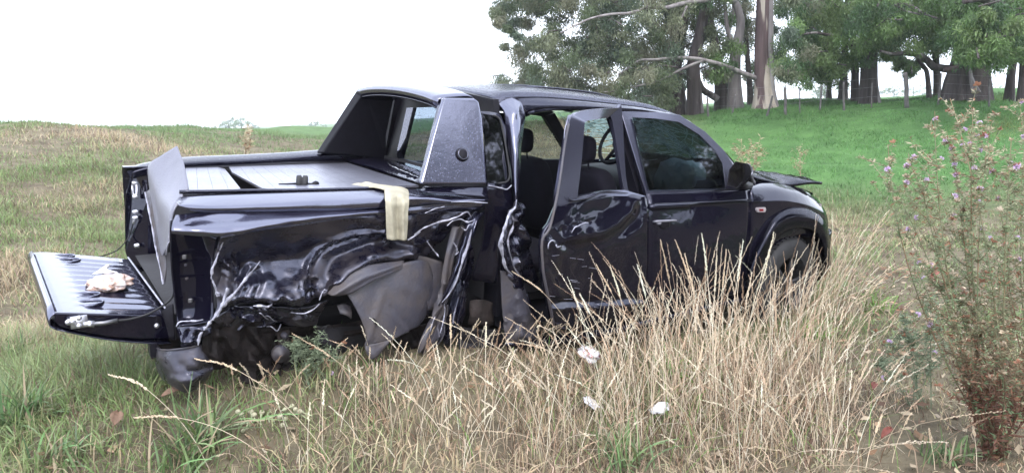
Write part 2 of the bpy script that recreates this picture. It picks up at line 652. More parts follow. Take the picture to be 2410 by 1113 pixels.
# bark
_m = NT('eucalypt_bark')
_f = _m.noise(1.0, 7.0, 0.65, _m.mapped((5.0, 5.0, 0.55)), 0.6)
_g = _m.noise(1.0, 5.0, 0.6, _m.mapped((1.3, 1.3, 0.28)))
_c = _m.mix(_m.ramp(_g, [(0.56, 0.0), (0.62, 1.0)]), _m.ramp(_f, [(0.3, (0.036, 0.029, 0.030)), (0.7, (0.115, 0.096, 0.096))]), _m.ramp(_f, [(0.3, (0.17, 0.15, 0.15)), (0.75, (0.33, 0.30, 0.30))]))
_m.set(base=_c, rough=0.9, spec=0.2, normal=_m.bump(_m.noise(1.0, 8.0, 0.7, _m.mapped((14, 14, 1.4))), 0.9, 0.05))
M['bark'] = _m.m
_m = NT('pale_smooth_bark')
_f = _m.noise(1.0, 6.0, 0.6, _m.mapped((5, 5, 0.8)))
_m.set(base=_m.ramp(_f, [(0.28, (0.09, 0.075, 0.08)), (0.55, (0.21, 0.19, 0.19)), (0.8, (0.34, 0.315, 0.30))]), rough=0.8, spec=0.25, normal=_m.bump(_f, 0.5, 0.03))
M['bark_pale'] = _m.m
_m = NT('peeling_bark')
_f = _m.noise(1.0, 6.0, 0.6, _m.mapped((6, 6, 0.7)))
_g = _m.noise(1.0, 4.0, 0.6, _m.mapped((1.6, 1.6, 0.16)))
_c = _m.mix(_m.ramp(_g, [(0.47, 0.0), (0.50, 1.0)]), _m.ramp(_f, [(0.3, (0.05, 0.034, 0.036)), (0.7, (0.13, 0.09, 0.09))]), _m.ramp(_f, [(0.3, (0.27, 0.235, 0.20)), (0.75, (0.42, 0.375, 0.32))]))
_m.set(base=_c, rough=0.85, spec=0.2, normal=_m.bump(_g, 0.8, 0.05))
M['bark_peel'] = _m.m

# ================================================================== GROUND
HEAD = RWC[2][:2] / np.linalg.norm(RWC[2][:2])
SIDE = np.array([HEAD[1], -HEAD[0]])
_TU = [-1400, -700, -300, 0, 200, 400, 600, 750, 1000, 1300, 1560, 1700, 1800, 2050, 2300, 2600, 3300]
_TV = [298, 295, 297, 296, 300, 306, 311, 314, 309, 285, 270, 263, 257, 245, 230, 222, 215]
_TD = [24, 25, 26, 26, 26, 27, 28, 30, 32, 32, 31, 31, 31, 31, 30, 29, 28]
_T0 = [9, 9, 9, 9, 9.5, 10, 11, 12, 13, 14, 15, 16, 16, 16, 15.5, 14, 12]
_TS = [-.012, -.012, -.012, -.012, -.012, -.012, -.012, -.010, -.004, .002, .004, .005, .005, .005, .006, .006, .006]
_TZ = [CAM[2] + (266 - math.tan(math.radians(1.777)) * (u - 1205) - v) / 1800.0 * d for u, v, d in zip(_TU, _TV, _TD)]


def px_u(x, y):
    rx, ry = x - CAM[0], y - CAM[1]
    f = rx * HEAD[0] + ry * HEAD[1]
    s = rx * SIDE[0] + ry * SIDE[1]
    d = np.hypot(rx, ry)
    c = np.maximum(f, 0.12 * d)
    u = 1205 + 1825 * s / np.maximum(c, 1e-6)
    return u, d, f


_rx = np.random.default_rng(3)
_WV = [(_rx.uniform(0, 6.28), L, _rx.uniform(0, 6.28), a) for L, a in ((7.5, .07), (5.1, .05), (3.1, .03), (1.9, .022), (1.1, .014), (0.7, .010), (11., .09), (23., .15))]


def ground(x, y):
    x = np.asarray(x, float); y = np.asarray(y, float)
    u, d, f = px_u(x, y)
    u = np.clip(u, -1400, 3300)
    dc = np.interp(u, _TU, _TD); d0 = np.interp(u, _TU, _T0); zc = np.interp(u, _TU, _TZ); sl = np.interp(u, _TU, _TS)
    t = np.clip((d - d0) / (dc - d0), 0, 1)
    w = 0.45 * t + 0.55 * t * t * (3 - 2 * t)
    z = -0.06 + (zc + 0.06) * w
    far = np.maximum(d - dc, 0)
    z = z + sl * np.minimum(far, 420)
    fade = np.clip((f + 2) / 8.0, 0, 1)
    z = -0.06 + (z + 0.06) * fade
    amp = np.clip((d - 1.5) / 6.0, 0.25, 1.0) * np.where(d > 60, 0.3, 1.0)
    near_truck = np.clip(np.maximum(np.abs(x - 1.2) / 3.0, np.abs(y + 0.3) / 2.0) - 0.6, 0.15, 1.0)
    z = z + 0.46 * np.exp(-((x + 0.5) / 1.7) ** 2 - ((y + 0.55) / 1.05) ** 2)
    for th, L, ph, a in _WV:
        z = z + a * amp * np.minimum(near_truck, 1.0) * np.sin((x * math.cos(th) + y * math.sin(th)) * 6.283 / L + ph)
    return z


def gz(x, y):
    return float(ground(x, y))


def G(u, v):
    """where the ray through a pixel meets the ground"""
    r = wray(u, v)
    t = 0.5
    while t < 400:
        p = CAM + r * t
        if p[2] < gz(p[0], p[1]):
            lo, hi = t - max(0.02, t * 0.01), t
            for _ in range(18):
                md = (lo + hi) / 2
                p = CAM + r * md
                if p[2] < gz(p[0], p[1]): hi = md
                else: lo = md
            return Vector(CAM + r * hi)
        t += max(0.02, t * 0.01)
    return Vector(CAM + r * 60)


def build_ground():
    rings = np.concatenate([[0.0], np.geomspace(0.6, 12, 70), np.geomspace(12.15, 40, 110), np.geomspace(42, 700, 40)])
    na = 420
    th = np.linspace(0, 2 * math.pi, na, endpoint=False)
    R, T = np.meshgrid(rings, th, indexing='ij')
    X = CAM[0] + R * np.cos(T); Y = CAM[1] + R * np.sin(T)
    Z = ground(X, Y)
    V = np.stack([X, Y, Z], -1).reshape(-1, 3)
    i, j = np.meshgrid(np.arange(len(rings) - 1), np.arange(na), indexing='ij')
    j2 = (j + 1) % na
    Q = np.stack([i * na + j, (i + 1) * na + j, (i + 1) * na + j2, i * na + j2], -1).reshape(-1, 4)
    u, d, f = px_u(V[:, 0], V[:, 1])
    lush = np.clip((u - 1450) / 250, 0, 1) * np.clip((d - 14.5) / 4, 0, 1) * (f > 0)
    m = NT('meadow_soil')
    at = m.n('Attribute', attribute_name='tint')
    soil = m.ramp(m.noise(3.0, 8.0, 0.7), [(0.3, (0.06, 0.047, 0.035)), (0.5, (0.13, 0.11, 0.075)), (0.7, (0.19, 0.165, 0.11))])
    green = m.ramp(m.noise(1.6, 8.0, 0.7), [(0.3, (0.045, 0.095, 0.032)), (0.7, (0.09, 0.18, 0.058))])
    sepc = m.n('SeparateColor'); m.l(at.outputs['Color'], sepc.inputs[0])
    m.set(base=m.mix(sepc.outputs[0], soil, green), rough=0.95, spec=0.1, normal=m.bump(m.noise(9.0, 8.0, 0.7), 0.8, 0.04))
    lush = np.maximum(lush, 0.8 * np.clip((d - 29) / 8, 0, 1))
    cols = np.zeros((len(V), 3)); cols[:, 0] = lush
    o = fast_mesh('ground', V, Q, m.m, cols, smooth=True)
    tag(o, 'uneven meadow ground with a bank on either side', kind='structure')


build_ground()


def build_haze():
    m = bpy.data.materials.new('pale_air')
    m.use_nodes = True
    t = m.node_tree
    t.nodes.clear()
    o = t.nodes.new('ShaderNodeOutputMaterial')
    v = t.nodes.new('ShaderNodeVolumePrincipled')
    v.inputs['Color'].default_value = (0.93, 0.96, 1.0, 1)
    v.inputs['Density'].default_value = 0.0007
    v.inputs['Anisotropy'].default_value = 0.2
    t.links.new(v.outputs[0], o.inputs['Volume'])
    b = MB().box((CAM[0], CAM[1], 5.0), (1420, 1420, 30.0)).build('haze', m, None, False)
    tag(b, 'thin damp air that pales the far trees', 'haze', kind='stuff')


build_haze()

# ================================================================== GRASS (nobody could count it)
def vnoise(x, y, s, seed=0):
    """smooth value noise for arrays"""
    r = np.random.default_rng(seed + 100)
    tab = r.random((64, 64))
    xs, ys = x / s, y / s
    xi, yi = np.floor(xs).astype(int), np.floor(ys).astype(int)
    fx, fy = xs - xi, ys - yi
    fx = fx * fx * (3 - 2 * fx); fy = fy * fy * (3 - 2 * fy)
    a = tab[xi % 64, yi % 64]; b = tab[(xi + 1) % 64, yi % 64]; c = tab[xi % 64, (yi + 1) % 64]; d = tab[(xi + 1) % 64, (yi + 1) % 64]
    return (a * (1 - fx) + b * fx) * (1 - fy) + (c * (1 - fx) + d * fx) * fy


def blades(X, Y, Z, h, w, lean, col, r, two=True, droop=0.5):
    """bent strips of grass: returns vertices, quads, colours"""
    n = len(X)
    a = r.uniform(0, 6.283, n)
    la = r.uniform(0, 6.283, n)
    lx, ly = np.cos(la) * lean, np.sin(la) * lean
    sx, sy = np.cos(a) * w / 2, np.sin(a) * w / 2
    ts = (0.0, 0.5, 1.0) if two else (0.0, 1.0)
    rows = []
    for t in ts:
        k = t ** 1.6
        zz = h * (t - droop * lean * t * t)
        px = X + lx * h * k; py = Y + ly * h * k; pz = Z + zz
        ww = (1 - 0.88 * t) if t > 0.6 else 1.0
        rows.append(np.stack([px - sx * ww, py - sy * ww, pz], -1))
        rows.append(np.stack([px + sx * ww, py + sy * ww, pz], -1))
    k = len(rows)
    V = np.stack(rows, 1).reshape(-1, 3)
    base = np.arange(n)[:, None] * k
    q = [base + np.array([[0, 1, 3, 2]])]
    if two: q.append(base + np.array([[2, 3, 5, 4]]))
    Q = np.stack(q, 1).reshape(-1, 4)
    C = np.repeat(col, k, axis=0)
    return V, Q, C


GREEN = np.array([0.115, 0.195, 0.052]); GREY = np.array([0.245, 0.295, 0.145]); STRAW = np.array([0.43, 0.345, 0.235]); DEAD = np.array([0.17, 0.12, 0.085]); LUSH = np.array([0.090, 0.190, 0.060]); FRESH = np.array([0.16, 0.30, 0.07])


def in_truck(x, y):
    return (x > -1.1) & (x < 3.7) & (y > -0.60) & (y < 0.80)


def grass_band(n, d0, d1, hmin, hmax, wmin, wmax, two, seed):
    r = np.random.default_rng(seed)
    d = np.sqrt(r.uniform(d0 * d0, d1 * d1, n))
    tn = r.uniform(-0.90, 1.0, n)
    ang = np.arctan(tn)
    fx = HEAD[0] * np.cos(ang) + SIDE[0] * np.sin(ang); fy = HEAD[1] * np.cos(ang) + SIDE[1] * np.sin(ang)
    X = CAM[0] + d * fx; Y = CAM[1] + d * fy
    X += r.normal(0, 0.03, n); Y += r.normal(0, 0.03, n)
    u, dd, f = px_u(X, Y)
    keep = ~in_truck(X, Y)
    low = np.where((X > -1.3) & (X < 3.75) & (np.abs(Y) < 0.95), 0.5, 1.0)
    patch = vnoise(X, Y, 0.55, 1) * 0.55 + vnoise(X, Y, 1.9, 2) * 0.45
    keep &= r.random(n) < np.clip(patch * 1.9 - 0.15, 0.12, 1)
    # the bare trodden strip on the right
    bare = np.exp(-((u - 2200) / 170.0) ** 2) * (d > 2.5) * (d < 10)
    keep &= r.random(n) > bare * 0.75
    X, Y, u, d, patch, low = X[keep], Y[keep], u[keep], d[keep], patch[keep], low[keep]
    n = len(X)
    Z = ground(X, Y) - 0.01
    dry = vnoise(X, Y, 2.6, 5) * 0.62 + vnoise(X, Y, 0.9, 6) * 0.36 + r.random(n) * 0.40 - 0.30
    lush = np.clip((u - 1480) / 200, 0, 1) * np.clip((d - 14.5) / 3.5, 0, 1)
    crest = np.clip((1000 - u) / 200, 0, 1) * np.clip((d - 21.5) / 2.5, 0, 1) 
    right = np.clip((u - 950) / 350, 0, 1) * (1 - lush)
    dry = dry - 0.02 * right - 0.16 * np.clip((u - 1900) / 150, 0, 1) * (d > 5) - 0.55 * crest - 0.10 * np.clip((u - 1930) / 120, 0, 1) - 0.09 * (1 - right) + 0.08 * np.clip((d - 8) / 6, 0, 1) * (1 - crest)
    k = np.clip((dry - 0.30) / 0.22, 0, 1)[:, None]
    gg = GREEN * (1 - patch[:, None]) + GREY * patch[:, None]
    col = gg * (1 - k) + STRAW * k
    dead = (r.random(n) < 0.13 + 0.12 * right)[:, None]
    col = np.where(dead, DEAD, col)
    l2 = lush[:, None]
    col = col * (1 - l2) + (LUSH * (0.45 + 0.65 * vnoise(X, Y, 1.7, 9)[:, None] + 0.6 * vnoise(X, Y, 0.5, 19)[:, None]) + np.array([.10, .07, .03]) * np.clip(vnoise(X, Y, 2.8, 14)[:, None] * 2.4 - 1.45, 0, 1)) * l2
    c2 = (0.6 * crest)[:, None]
    col = col * (1 - c2) + np.array([0.12, 0.20, 0.085]) * c2
    col = col * r.uniform(0.7, 1.3, (n, 1)) * (1 + r.normal(0, 0.05, (n, 3)))
    east = np.clip((u - 1930) / 120, 0, 1) * (d < 15)
    h = r.uniform(hmin, hmax, n) * (1 - 0.4 * east) * (0.35 + 1.6 * patch ** 2) * (1 - 0.35 * lush) * low * (1 - 0.25 * right)
    w = r.uniform(wmin, wmax, n)
    lean = r.uniform(0.1, 1.15, n)
    return blades(X, Y, Z, h, w, lean, np.clip(col, 0.01, 0.8), r, two)


def join(parts):
    V, Q, C, o = [], [], [], 0
    for v, q, c in parts:
        V.append(v); Q.append(q + o); C.append(c); o += len(v)
    return np.concatenate(V), np.concatenate(Q), np.concatenate(C)


V, Q, C = join([grass_band(170000, 1.2, 7.5, .06, .26, .003, .008, True, 11), grass_band(185000, 7.5, 17, .08, .26, .005, .013, True, 12)])
tag(fast_mesh('meadow_grass', V, Q, M['blade'], C), 'matted pale green and straw coloured grass round the pickup', 'grass', kind='stuff')
V, Q, C = join([grass_band(235000, 17, 34, .08, .24, .011, .026, False, 13)])
tag(fast_mesh('bank_grass', V, Q, M['blade'], C), 'grass on the two banks, dry on one and lush green on the other', 'grass', kind='stuff')

# dead leaves and bark crumbs among the grass
def leaf_litter():
    r = np.random.default_rng(31)
    n = 3800
    d = np.sqrt(r.uniform(2.2 ** 2, 9 ** 2, n)); tn = r.uniform(-0.8, 0.8, n); ang = np.arctan(tn)
    X = CAM[0] + d * (HEAD[0] * np.cos(ang) + SIDE[0] * np.sin(ang)); Y = CAM[1] + d * (HEAD[1] * np.cos(ang) + SIDE[1] * np.sin(ang))
    u, _, _ = px_u(X, Y)
    keep = (r.random(n) < 0.35 + 0.65 * np.exp(-((u - 2150) / 220) ** 2)) & ~in_truck(X, Y)
    X, Y = X[keep], Y[keep]; n = len(X)
    Z = ground(X, Y) + r.uniform(0.01, 0.05, n)
    a = r.uniform(0, 6.28, n); L = r.uniform(.03, .09, n); w = L * r.uniform(.15, .3, n); t = r.uniform(-.4, .4, n)
    ux, uy = np.cos(a), np.sin(a)
    rows = [np.stack([X - ux * L / 2, Y - uy * L / 2, Z - t * L / 2], -1), np.stack([X - uy * w, Y + ux * w, Z + .008], -1), np.stack([X + ux * L / 2, Y + uy * L / 2, Z + t * L / 2], -1), np.stack([X + uy * w, Y - ux * w, Z - .004], -1)]
    V = np.stack(rows, 1).reshape(-1, 3)
    Q = np.arange(4 * n).reshape(-1, 4)
    pal = np.array([[.20, .12, .07], [.32, .22, .14], [.13, .08, .055], [.42, .34, .24]])
    C = np.repeat(pal[r.integers(0, 4, n)] * r.uniform(.7, 1.2, (n, 1)), 4, axis=0)
    tag(fast_mesh('leaf_litter', V, Q, M['weed'], C), 'dead leaves and bark bits scattered among the grass', 'dead leaves', kind='stuff')


leaf_litter()

# ================================================================== TREES
def leaf_cloud(clumps, per, size, palette, seed, hang=0.75):
    """narrow drooping leaves gathered in sprays about clump centres (x, y, z, r)"""
    r = np.random.default_rng(seed)
    P0, CC = [], []
    for (x, y, z, rad) in clumps:
        ns = max(3, int(per / 7))
        d = r.normal(0, 1, (ns, 3)); d /= np.linalg.norm(d, axis=1)[:, None]
        tips = np.array([x, y, z]) + d * rad * r.uniform(0.25, 1.0, (ns, 1)) * np.array([1.15, 1.15, 0.75])
        tone = palette[r.integers(0, len(palette))] * r.uniform(0.9, 1.35)
        for s in range(ns):
            m = 7
            t = r.uniform(0, 1, (m, 1))
            q = tips[s] + np.array([0, 0, -1]) * t * rad * 0.8 + r.normal(0, rad * 0.16, (m, 3))
            P0.append(q); CC.append(np.repeat((tone * r.uniform(0.75, 1.25))[None], m, 0))
    P0 = np.concatenate(P0); CC = np.concatenate(CC)
    n = len(P0)
    dirv = r.normal(0, 0.55, (n, 3)) + np.array([0, 0, -hang]); dirv /= np.linalg.norm(dirv, axis=1)[:, None]
    s = np.cross(dirv, r.normal(0, 1, (n, 3))); s /= np.linalg.norm(s, axis=1)[:, None]
    L = r.uniform(0.6, 1.25, (n, 1)) * size; w = L * r.uniform(0.08, 0.15, (n, 1))
    V = np.stack([P0, P0 + dirv * L * 0.5 + s * w, P0 + dirv * L, P0 + dirv * L * 0.5 - s * w], 1).reshape(-1, 3)
    Q = np.arange(4 * n).reshape(-1, 4)
    C = np.repeat(CC * r.uniform(0.8, 1.2, (n, 1)), 4, axis=0)
    return V, Q, np.clip(C, 0.004, 0.6)


EUC = np.array([[.125, .150, .085], [.160, .180, .110], [.100, .135, .070], [.17, .175, .115], [.085, .120, .080]])
EUG = np.array([[.085, .150, .050], [.120, .190, .065], [.065, .120, .050], [.14, .20, .075]])


def trunk_geo(path, seed, flare=1.0, ns=14, sub=5):
    """path: (x, y, z, radius); buttressed, fluted base"""
    A = cr(np.array(path, float), sub, 0)
    pts, T, N = frames([Vector(a[:3]) for a in A])
    z0 = A[0, 2]
    V, F = [], []
    for i, p in enumerate(pts):
        b = T[i].cross(N[i])
        hgt = A[i, 2] - z0
        for k in range(ns):
            a = 2 * math.pi * k / ns
            lob = 1 + 0.10 * noise.noise(Vector((math.cos(a) * 1.4, math.sin(a) * 1.4, hgt * 0.35 + seed * 9.1)))
            fl = 1 + flare * math.exp(-hgt / 0.55) * (0.28 + 0.30 * max(0, math.sin(a * 3 + seed)))
            rr = A[i, 3] * lob * fl
            V.append(p + N[i] * (math.cos(a) * rr) + b * (math.sin(a) * rr))
    F = grid_faces(len(pts), ns, True)
    return V, F


TREES = {}


def px_path(d, pts):
    """limb through pixels: (u, v, width_px, extra_distance)"""
    out = []
    for q in pts:
        dd = d + (q[3] if len(q) > 3 else 0)
        p = WD(q[0], q[1], dd)
        out.append((p.x, p.y, p.z, q[2] / 2 / FPX * dd))
    return out


def tree(key, d, stems, limbs, label, bark, group='eucalypts along the bank', seed=1, name='eucalyptus_tree'):
    """stems: pixel paths from the ground up; limbs: pixel paths of branches"""
    b = stems[0][0]
    p0 = WD(b[0], b[1], d)
    base = Vector((p0.x, p0.y, gz(p0.x, p0.y) - 0.12))
    t = empty(name, base)
    tag(t, label, 'tree', group)
    for k, st in enumerate(stems):
        path = px_path(d, st)
        path[0] = (path[0][0], path[0][1], gz(path[0][0], path[0][1]) - 0.15, path[0][3])
        path = [(x - base.x, y - base.y, z - base.z, r) for x, y, z, r in path]
        path = [(x, y, z, r * 0.88) for x, y, z, r in path]
        V, F = trunk_geo(path, seed + k * 0.7, 0.35 if path[0][3] > 0.12 else 0.2)
        o = obj('trunk', V, F, M[bark if isinstance(bark, str) else bark[k]], t)
        if k: o['label'] = 'second trunk rising from the same base'
    for lb in limbs:
        path = [(x - base.x, y - base.y, z - base.z, r) for x, y, z, r in px_path(d, lb[0])]
        A = cr(np.array(path, float), 5, 0)
        A[:, :3] += np.array([[noise.noise(Vector(q[:3]) * 0.9 + Vector((5, k * 3.0, 1))) * 0.10 for k in range(3)] for q in A])
        V, F = tube_geo([Vector(q[:3]) for q in A], list(A[:, 3]), 7, jit=0.08)
        obj('limb', V, F, M[lb[1]], t)
    TREES[key] = (t, base, d, [])
    return t


tree('a', 30.0, [[(1597, 264, 50), (1594, 215, 40), (1590, 165, 33), (1600, 100, 28), (1612, 20, 24), (1620, -80, 20), (1625, -260, 8)]],
     [([(1594, 200, 16), (1560, 150, 11, -1), (1500, 120, 8, -2.5), (1430, 105, 5, -3.5)], 'bark'),
      ([(1602, 90, 14), (1560, 30, 9, -1.5), (1480, -30, 6, -3)], 'bark')],
     'dark reddish trunk at the near end of the tree row, boughs above the cab roof', 'bark', seed=1.3)
tree('b', 29.0, [[(1637, 264, 42), (1634, 200, 34), (1632, 150, 32), (1645, 90, 28), (1658, 20, 25), (1665, -80, 20), (1668, -280, 8)]],
     [([(1632, 170, 17), (1650, 205, 15, .4), (1672, 222, 15, .8), (1690, 235, 16, 1.0)], 'bark')],
     'thick brown eucalyptus trunk just right of the reddish end trunk, bough looping to its neighbour', 'bark', seed=2.1)
tree('c', 30.5, [[(1699, 264, 40), (1697, 220, 33), (1692, 165, 27), (1684, 120, 24), (1672, 60, 21), (1664, -10, 18), (1650, -220, 7)]],
     [([(1690, 150, 13), (1712, 105, 10), (1722, 50, 8), (1735, -20, 6)], 'bark_pale')],
     'slimmer eucalyptus with a red-brown fluted foot between two thicker trunks', 'bark', seed=3.7)
tree('d', 29.5, [[(1731, 260, 42), (1729, 200, 33), (1730, 140, 28), (1737, 95, 24), (1743, 55, 20), (1736, 20, 18), (1722, -20, 16), (1700, -200, 7)]],
     [([(1735, 115, 13), (1715, 85, 10), (1705, 40, 9), (1702, -10, 7)], 'bark_pale'),
      ([(1728, 3, 13), (1690, -6, 12, -1), (1657, 2, 11, -2), (1597, 15, 10, -3), (1544, 20, 8, -4), (1471, 31, 7, -5), (1392, 47, 5, -6), (1320, 80, 3, -6.5)], 'bark_pale'),
      ([(1616, 18, 5, -3), (1602, 48, 4.5, -3), (1579, 73, 4, -3), (1580, 95, 3.5, -3), (1585, 112, 2, -3)], 'bark_pale')],
     'smooth grey-white eucalyptus that bends at mid height, long pale bough reaching over the truck', 'bark_pale', seed=4.4)
tree('e', 32.0, [[(1766, 255, 17), (1764, 200, 14), (1758, 120, 12), (1752, 30, 10), (1748, -160, 5)]], [],
     'thin dark trunk in the gap left of the peeling tree', 'bark', seed=5.2)
tree('f', 28.5, [[(1799, 258, 60), (1797, 222, 46), (1795, 180, 40), (1793, 120, 36), (1795, 60, 34), (1797, 0, 33), (1800, -90, 28), (1806, -300, 10)],
                 [(1822, 254, 26), (1815, 210, 20), (1813, 150, 18), (1812, 80, 18), (1812, 0, 17), (1820, -120, 13), (1840, -280, 6)]],
     [([(1785, 188, 13), (1771, 180, 12, -.2), (1740, 168, 11, -.6), (1700, 153, 10, -1), (1657, 144, 9, -1.4), (1597, 137, 8, -2), (1540, 140, 6, -2.6), (1503, 146, 5, -3), (1475, 165, 4, -3.2), (1455, 178, 3, -3.4)], 'bark_pale'),
      ([(1657, 144, 7, -1.4), (1610, 162, 6, -1.9), (1569, 177, 5.5, -2.3), (1521, 199, 4.5, -2.8), (1470, 210, 3.5, -3.2), (1424, 219, 2, -3.6)], 'bark_pale')],
     'tallest double trunk with cream peeling bark and a long pale broken-looking bough', ['bark_peel', 'bark_pale'], seed=6.0)
tree('g', 34.0, [[(1951, 246, 15), (1951, 215, 12), (1950, 165, 10), (1946, 100, 9), (1940, 20, 7), (1935, -120, 4)]], [],
     'thin dark straight trunk standing alone left of the fence gap', 'bark', seed=7.0)
tree('h', 32.5, [[(1984, 243, 26), (1985, 205, 19), (1987, 150, 16), (1990, 90, 15), (1994, 10, 13), (2000, -160, 6)]],
     [([(1987, 150, 9), (1960, 120, 7, -1), (1925, 108, 5, -1.5), (1890, 120, 3, -2)], 'bark')],
     'dark trunk with a narrow post leaning against its foot, beside the thickest straight trunk', 'bark', seed=8.2)
tree('i', 31.5, [[(2013, 241, 22), (2012, 200, 18), (2012, 150, 17), (2008, 90, 16), (2000, 20, 14), (1990, -160, 6)]], [],
     'brown trunk pressed against the left side of the thickest straight trunk', 'bark', seed=9.1)
tree('j', 30.5, [[(2045, 241, 50), (2044, 200, 40), (2045, 160, 38), (2046, 110, 37), (2050, 50, 35), (2054, -20, 32), (2060, -220, 14)]],
     [([(2050, 60, 15), (2090, 20, 12, -1), (2130, 10, 9, -2), (2170, 30, 7, -3)], 'bark'),
      ([(2044, 130, 12), (1990, 100, 9, -1), (1930, 80, 6, -2), (1880, 85, 4, -2.6)], 'bark')],
     'thickest straight grey trunk in the middle of the right-hand group', 'bark', seed=10.4)
tree('k', 31.5, [[(2188, 233, 14), (2185, 205, 11), (2181, 170, 10), (2172, 155, 9), (2160, 140, 7)]], [],
     'short crooked dark sapling trunk left of the broken-boughed tree', 'bark', seed=11.0)
tree('l', 32.0, [[(2206, 232, 18), (2205, 190, 15), (2203, 140, 14), (2201, 95, 14), (2196, 30, 12), (2190, -120, 6)]], [],
     'plain dark trunk close behind the crooked sapling', 'bark', seed=12.0)
tree('m', 29.0, [[(2252, 230, 62), (2250, 200, 50), (2256, 165, 40), (2262, 120, 32), (2262, 60, 26), (2268, -20, 22), (2275, -220, 9)],
                 [(2298, 227, 66), (2300, 195, 54), (2305, 160, 42), (2312, 125, 30), (2330, 80, 22), (2350, 10, 16), (2370, -120, 8)]],
     [([(2240, 165, 16), (2212, 158, 16, -.2), (2198, 156, 15, -.3), (2180, 138, 13, -.5), (2157, 128, 12, -.8), (2130, 125, 10, -1), (2100, 128, 7, -1.2), (2070, 122, 4, -1.4)], 'bark'),
      ([(2258, 150, 13), (2262, 150, 12, -.5), (2240, 160, 11, -.8), (2222, 165, 8, -1)], 'bark_peel'),
      ([(2290, 225, 7, -1.2), (2286, 190, 6, -1.1), (2288, 150, 5, -.8)], 'bark_pale'),
      ([(2302, 222, 7, -1.2), (2290, 190, 6, -1.1), (2286, 165, 5, -.8)], 'bark_pale'),
      ([(2310, 160, 16), (2330, 140, 13, .2), (2352, 115, 10, .5), (2375, 90, 7, .8)], 'bark')],
     'huge twin-footed tree with snapped pale boughs and an arching limb', ['bark', 'bark'], seed=13.3)
tree('n', 29.5, [[(2376, 222, 24), (2378, 190, 18), (2384, 150, 16), (2394, 110, 15), (2408, 60, 14), (2430, -20, 12), (2450, -160, 6)]], [],
     'slanting dark trunk near the right end of the row, leaning outwards', 'bark', seed=14.0)
tree('o', 29.0, [[(2416, 220, 36), (2414, 170, 26), (2412, 120, 22), (2411, 70, 22), (2404, 30, 22), (2380, -60, 18), (2360, -220, 8)]],
     [([(2408, 45, 30, -2), (2385, 22, 26, -3), (2350, 4, 22, -4), (2310, -4, 20, -5), (2270, 4, 12, -6)], 'bark')],
     'cut-off trunk at the far right of the row with a thick dark bough overhead', 'bark', seed=15.0)


def poly_in(u, v, poly):
    c = False
    n = len(poly)
    for i in range(n):
        (a, b), (e, f) = poly[i], poly[i - 1]
        if (b > v) != (f > v) and u < (e - a) * (v - b) / (f - b) + a:
            c = not c
    return c


def scatter(poly, n, r0, r1, keys, holes, seed, dd=(-4.5, 1.5)):
    """foliage clumps inside a region of the row, each given to the nearest trunk's tree"""
    r = random.Random(seed)
    us = [p[0] for p in poly]; vs = [p[1] for p in poly]
    k = 0
    while k < n:
        u, v = r.uniform(min(us), max(us)), r.uniform(min(vs), max(vs))
        if not poly_in(u, v, poly): continue
        if any(((u - a) / c) ** 2 + ((v - b) / e) ** 2 < 1 for a, b, c, e in holes): continue
        if noise.noise(Vector((u / 42.0, v / 30.0, seed))) < -0.28: continue
        k += 1
        key = min(keys, key=lambda q: abs(keys[q] - u) + r.uniform(0, 60))
        t, base, d, cl = TREES[key]
        w = d + r.uniform(*dd)
        p = WD(u, v, w)
        if p.z < gz(p.x, p.y) + 0.5: continue
        cl.append((p.x - base.x, p.y - base.y, p.z - base.z, r.uniform(r0, r1) / FPX * w))


LEFT = {'a': 1330, 'b': 1500, 'c': 1620, 'd': 1420, 'f': 1700, 'e': 1760}
RIGHT = {'f': 1850, 'g': 1920, 'h': 1970, 'i': 2010, 'j': 2060, 'k': 2150, 'l': 2200, 'm': 2270, 'n': 2370, 'o': 2420}
scatter([(1165, -60), (1180, 60), (1235, 90), (1200, 130), (1150, 185), (1180, 205), (1290, 212), (1420, 225), (1500, 238), (1575, 232), (1590, 170), (1600, 60), (1620, -60)], 290, 17, 32, LEFT, [(1270, 50, 30, 26), (1225, 40, 22, 30), (1330, 105, 10, 9), (1180, 110, 30, 30)], 3)
scatter([(1200, 70), (1185, 110), (1240, 130), (1230, 60)], 6, 10, 16, LEFT, [], 4)
scatter([(1160, 0), (1168, 75), (1215, 95), (1250, 40), (1240, 0)], 14, 9, 18, LEFT, [], 8)
scatter([(1570, -60), (1580, 150), (1700, 175), (1760, 120), (1780, -60)], 105, 14, 26, LEFT, [(1735, 70, 16, 30), (1655, 95, 14, 16), (1700, 110, 12, 14)], 5, (-1.0, 3.5))
scatter([(1560, 150), (1560, 220), (1640, 190), (1780, 200), (1780, 140)], 26, 9, 18, LEFT, [(1665, 215, 22, 25)], 6, (0.5, 4.5))
scatter([(1825, -60), (1830, 90), (1850, 165), (1930, 190), (2010, 165), (2060, 135), (2110, 100), (2180, 110), (2250, 110), (2300, 130), (2370, 118), (2440, 90), (2440, -60)], 290, 17, 32, RIGHT, [(1848, 55, 14, 16), (1872, 108, 14, 14), (2105, 40, 10, 10), (2255, 35, 8, 8)], 7)
scatter([(1818, -60), (1822, 150), (1900, 170), (1900, -60)], 26, 12, 22, RIGHT, [(1848, 55, 12, 14)], 17, (0.5, 4.5))
scatter([(1930, -60), (1930, 120), (2440, 90), (2440, -60)], 90, 14, 26, RIGHT, [], 18, (1.0, 5.0))
scatter([(1880, 165), (1900, 215), (1960, 225), (2000, 200), (1990, 150)], 18, 9, 16, RIGHT, [], 9, (1, 4))
scatter([(2080, 120), (2090, 170), (2160, 165), (2170, 120)], 16, 8, 14, RIGHT, [], 10, (0.5, 4))
scatter([(1830, 150), (1820, 185), (1870, 185), (1880, 160)], 6, 8, 13, RIGHT, [], 11)
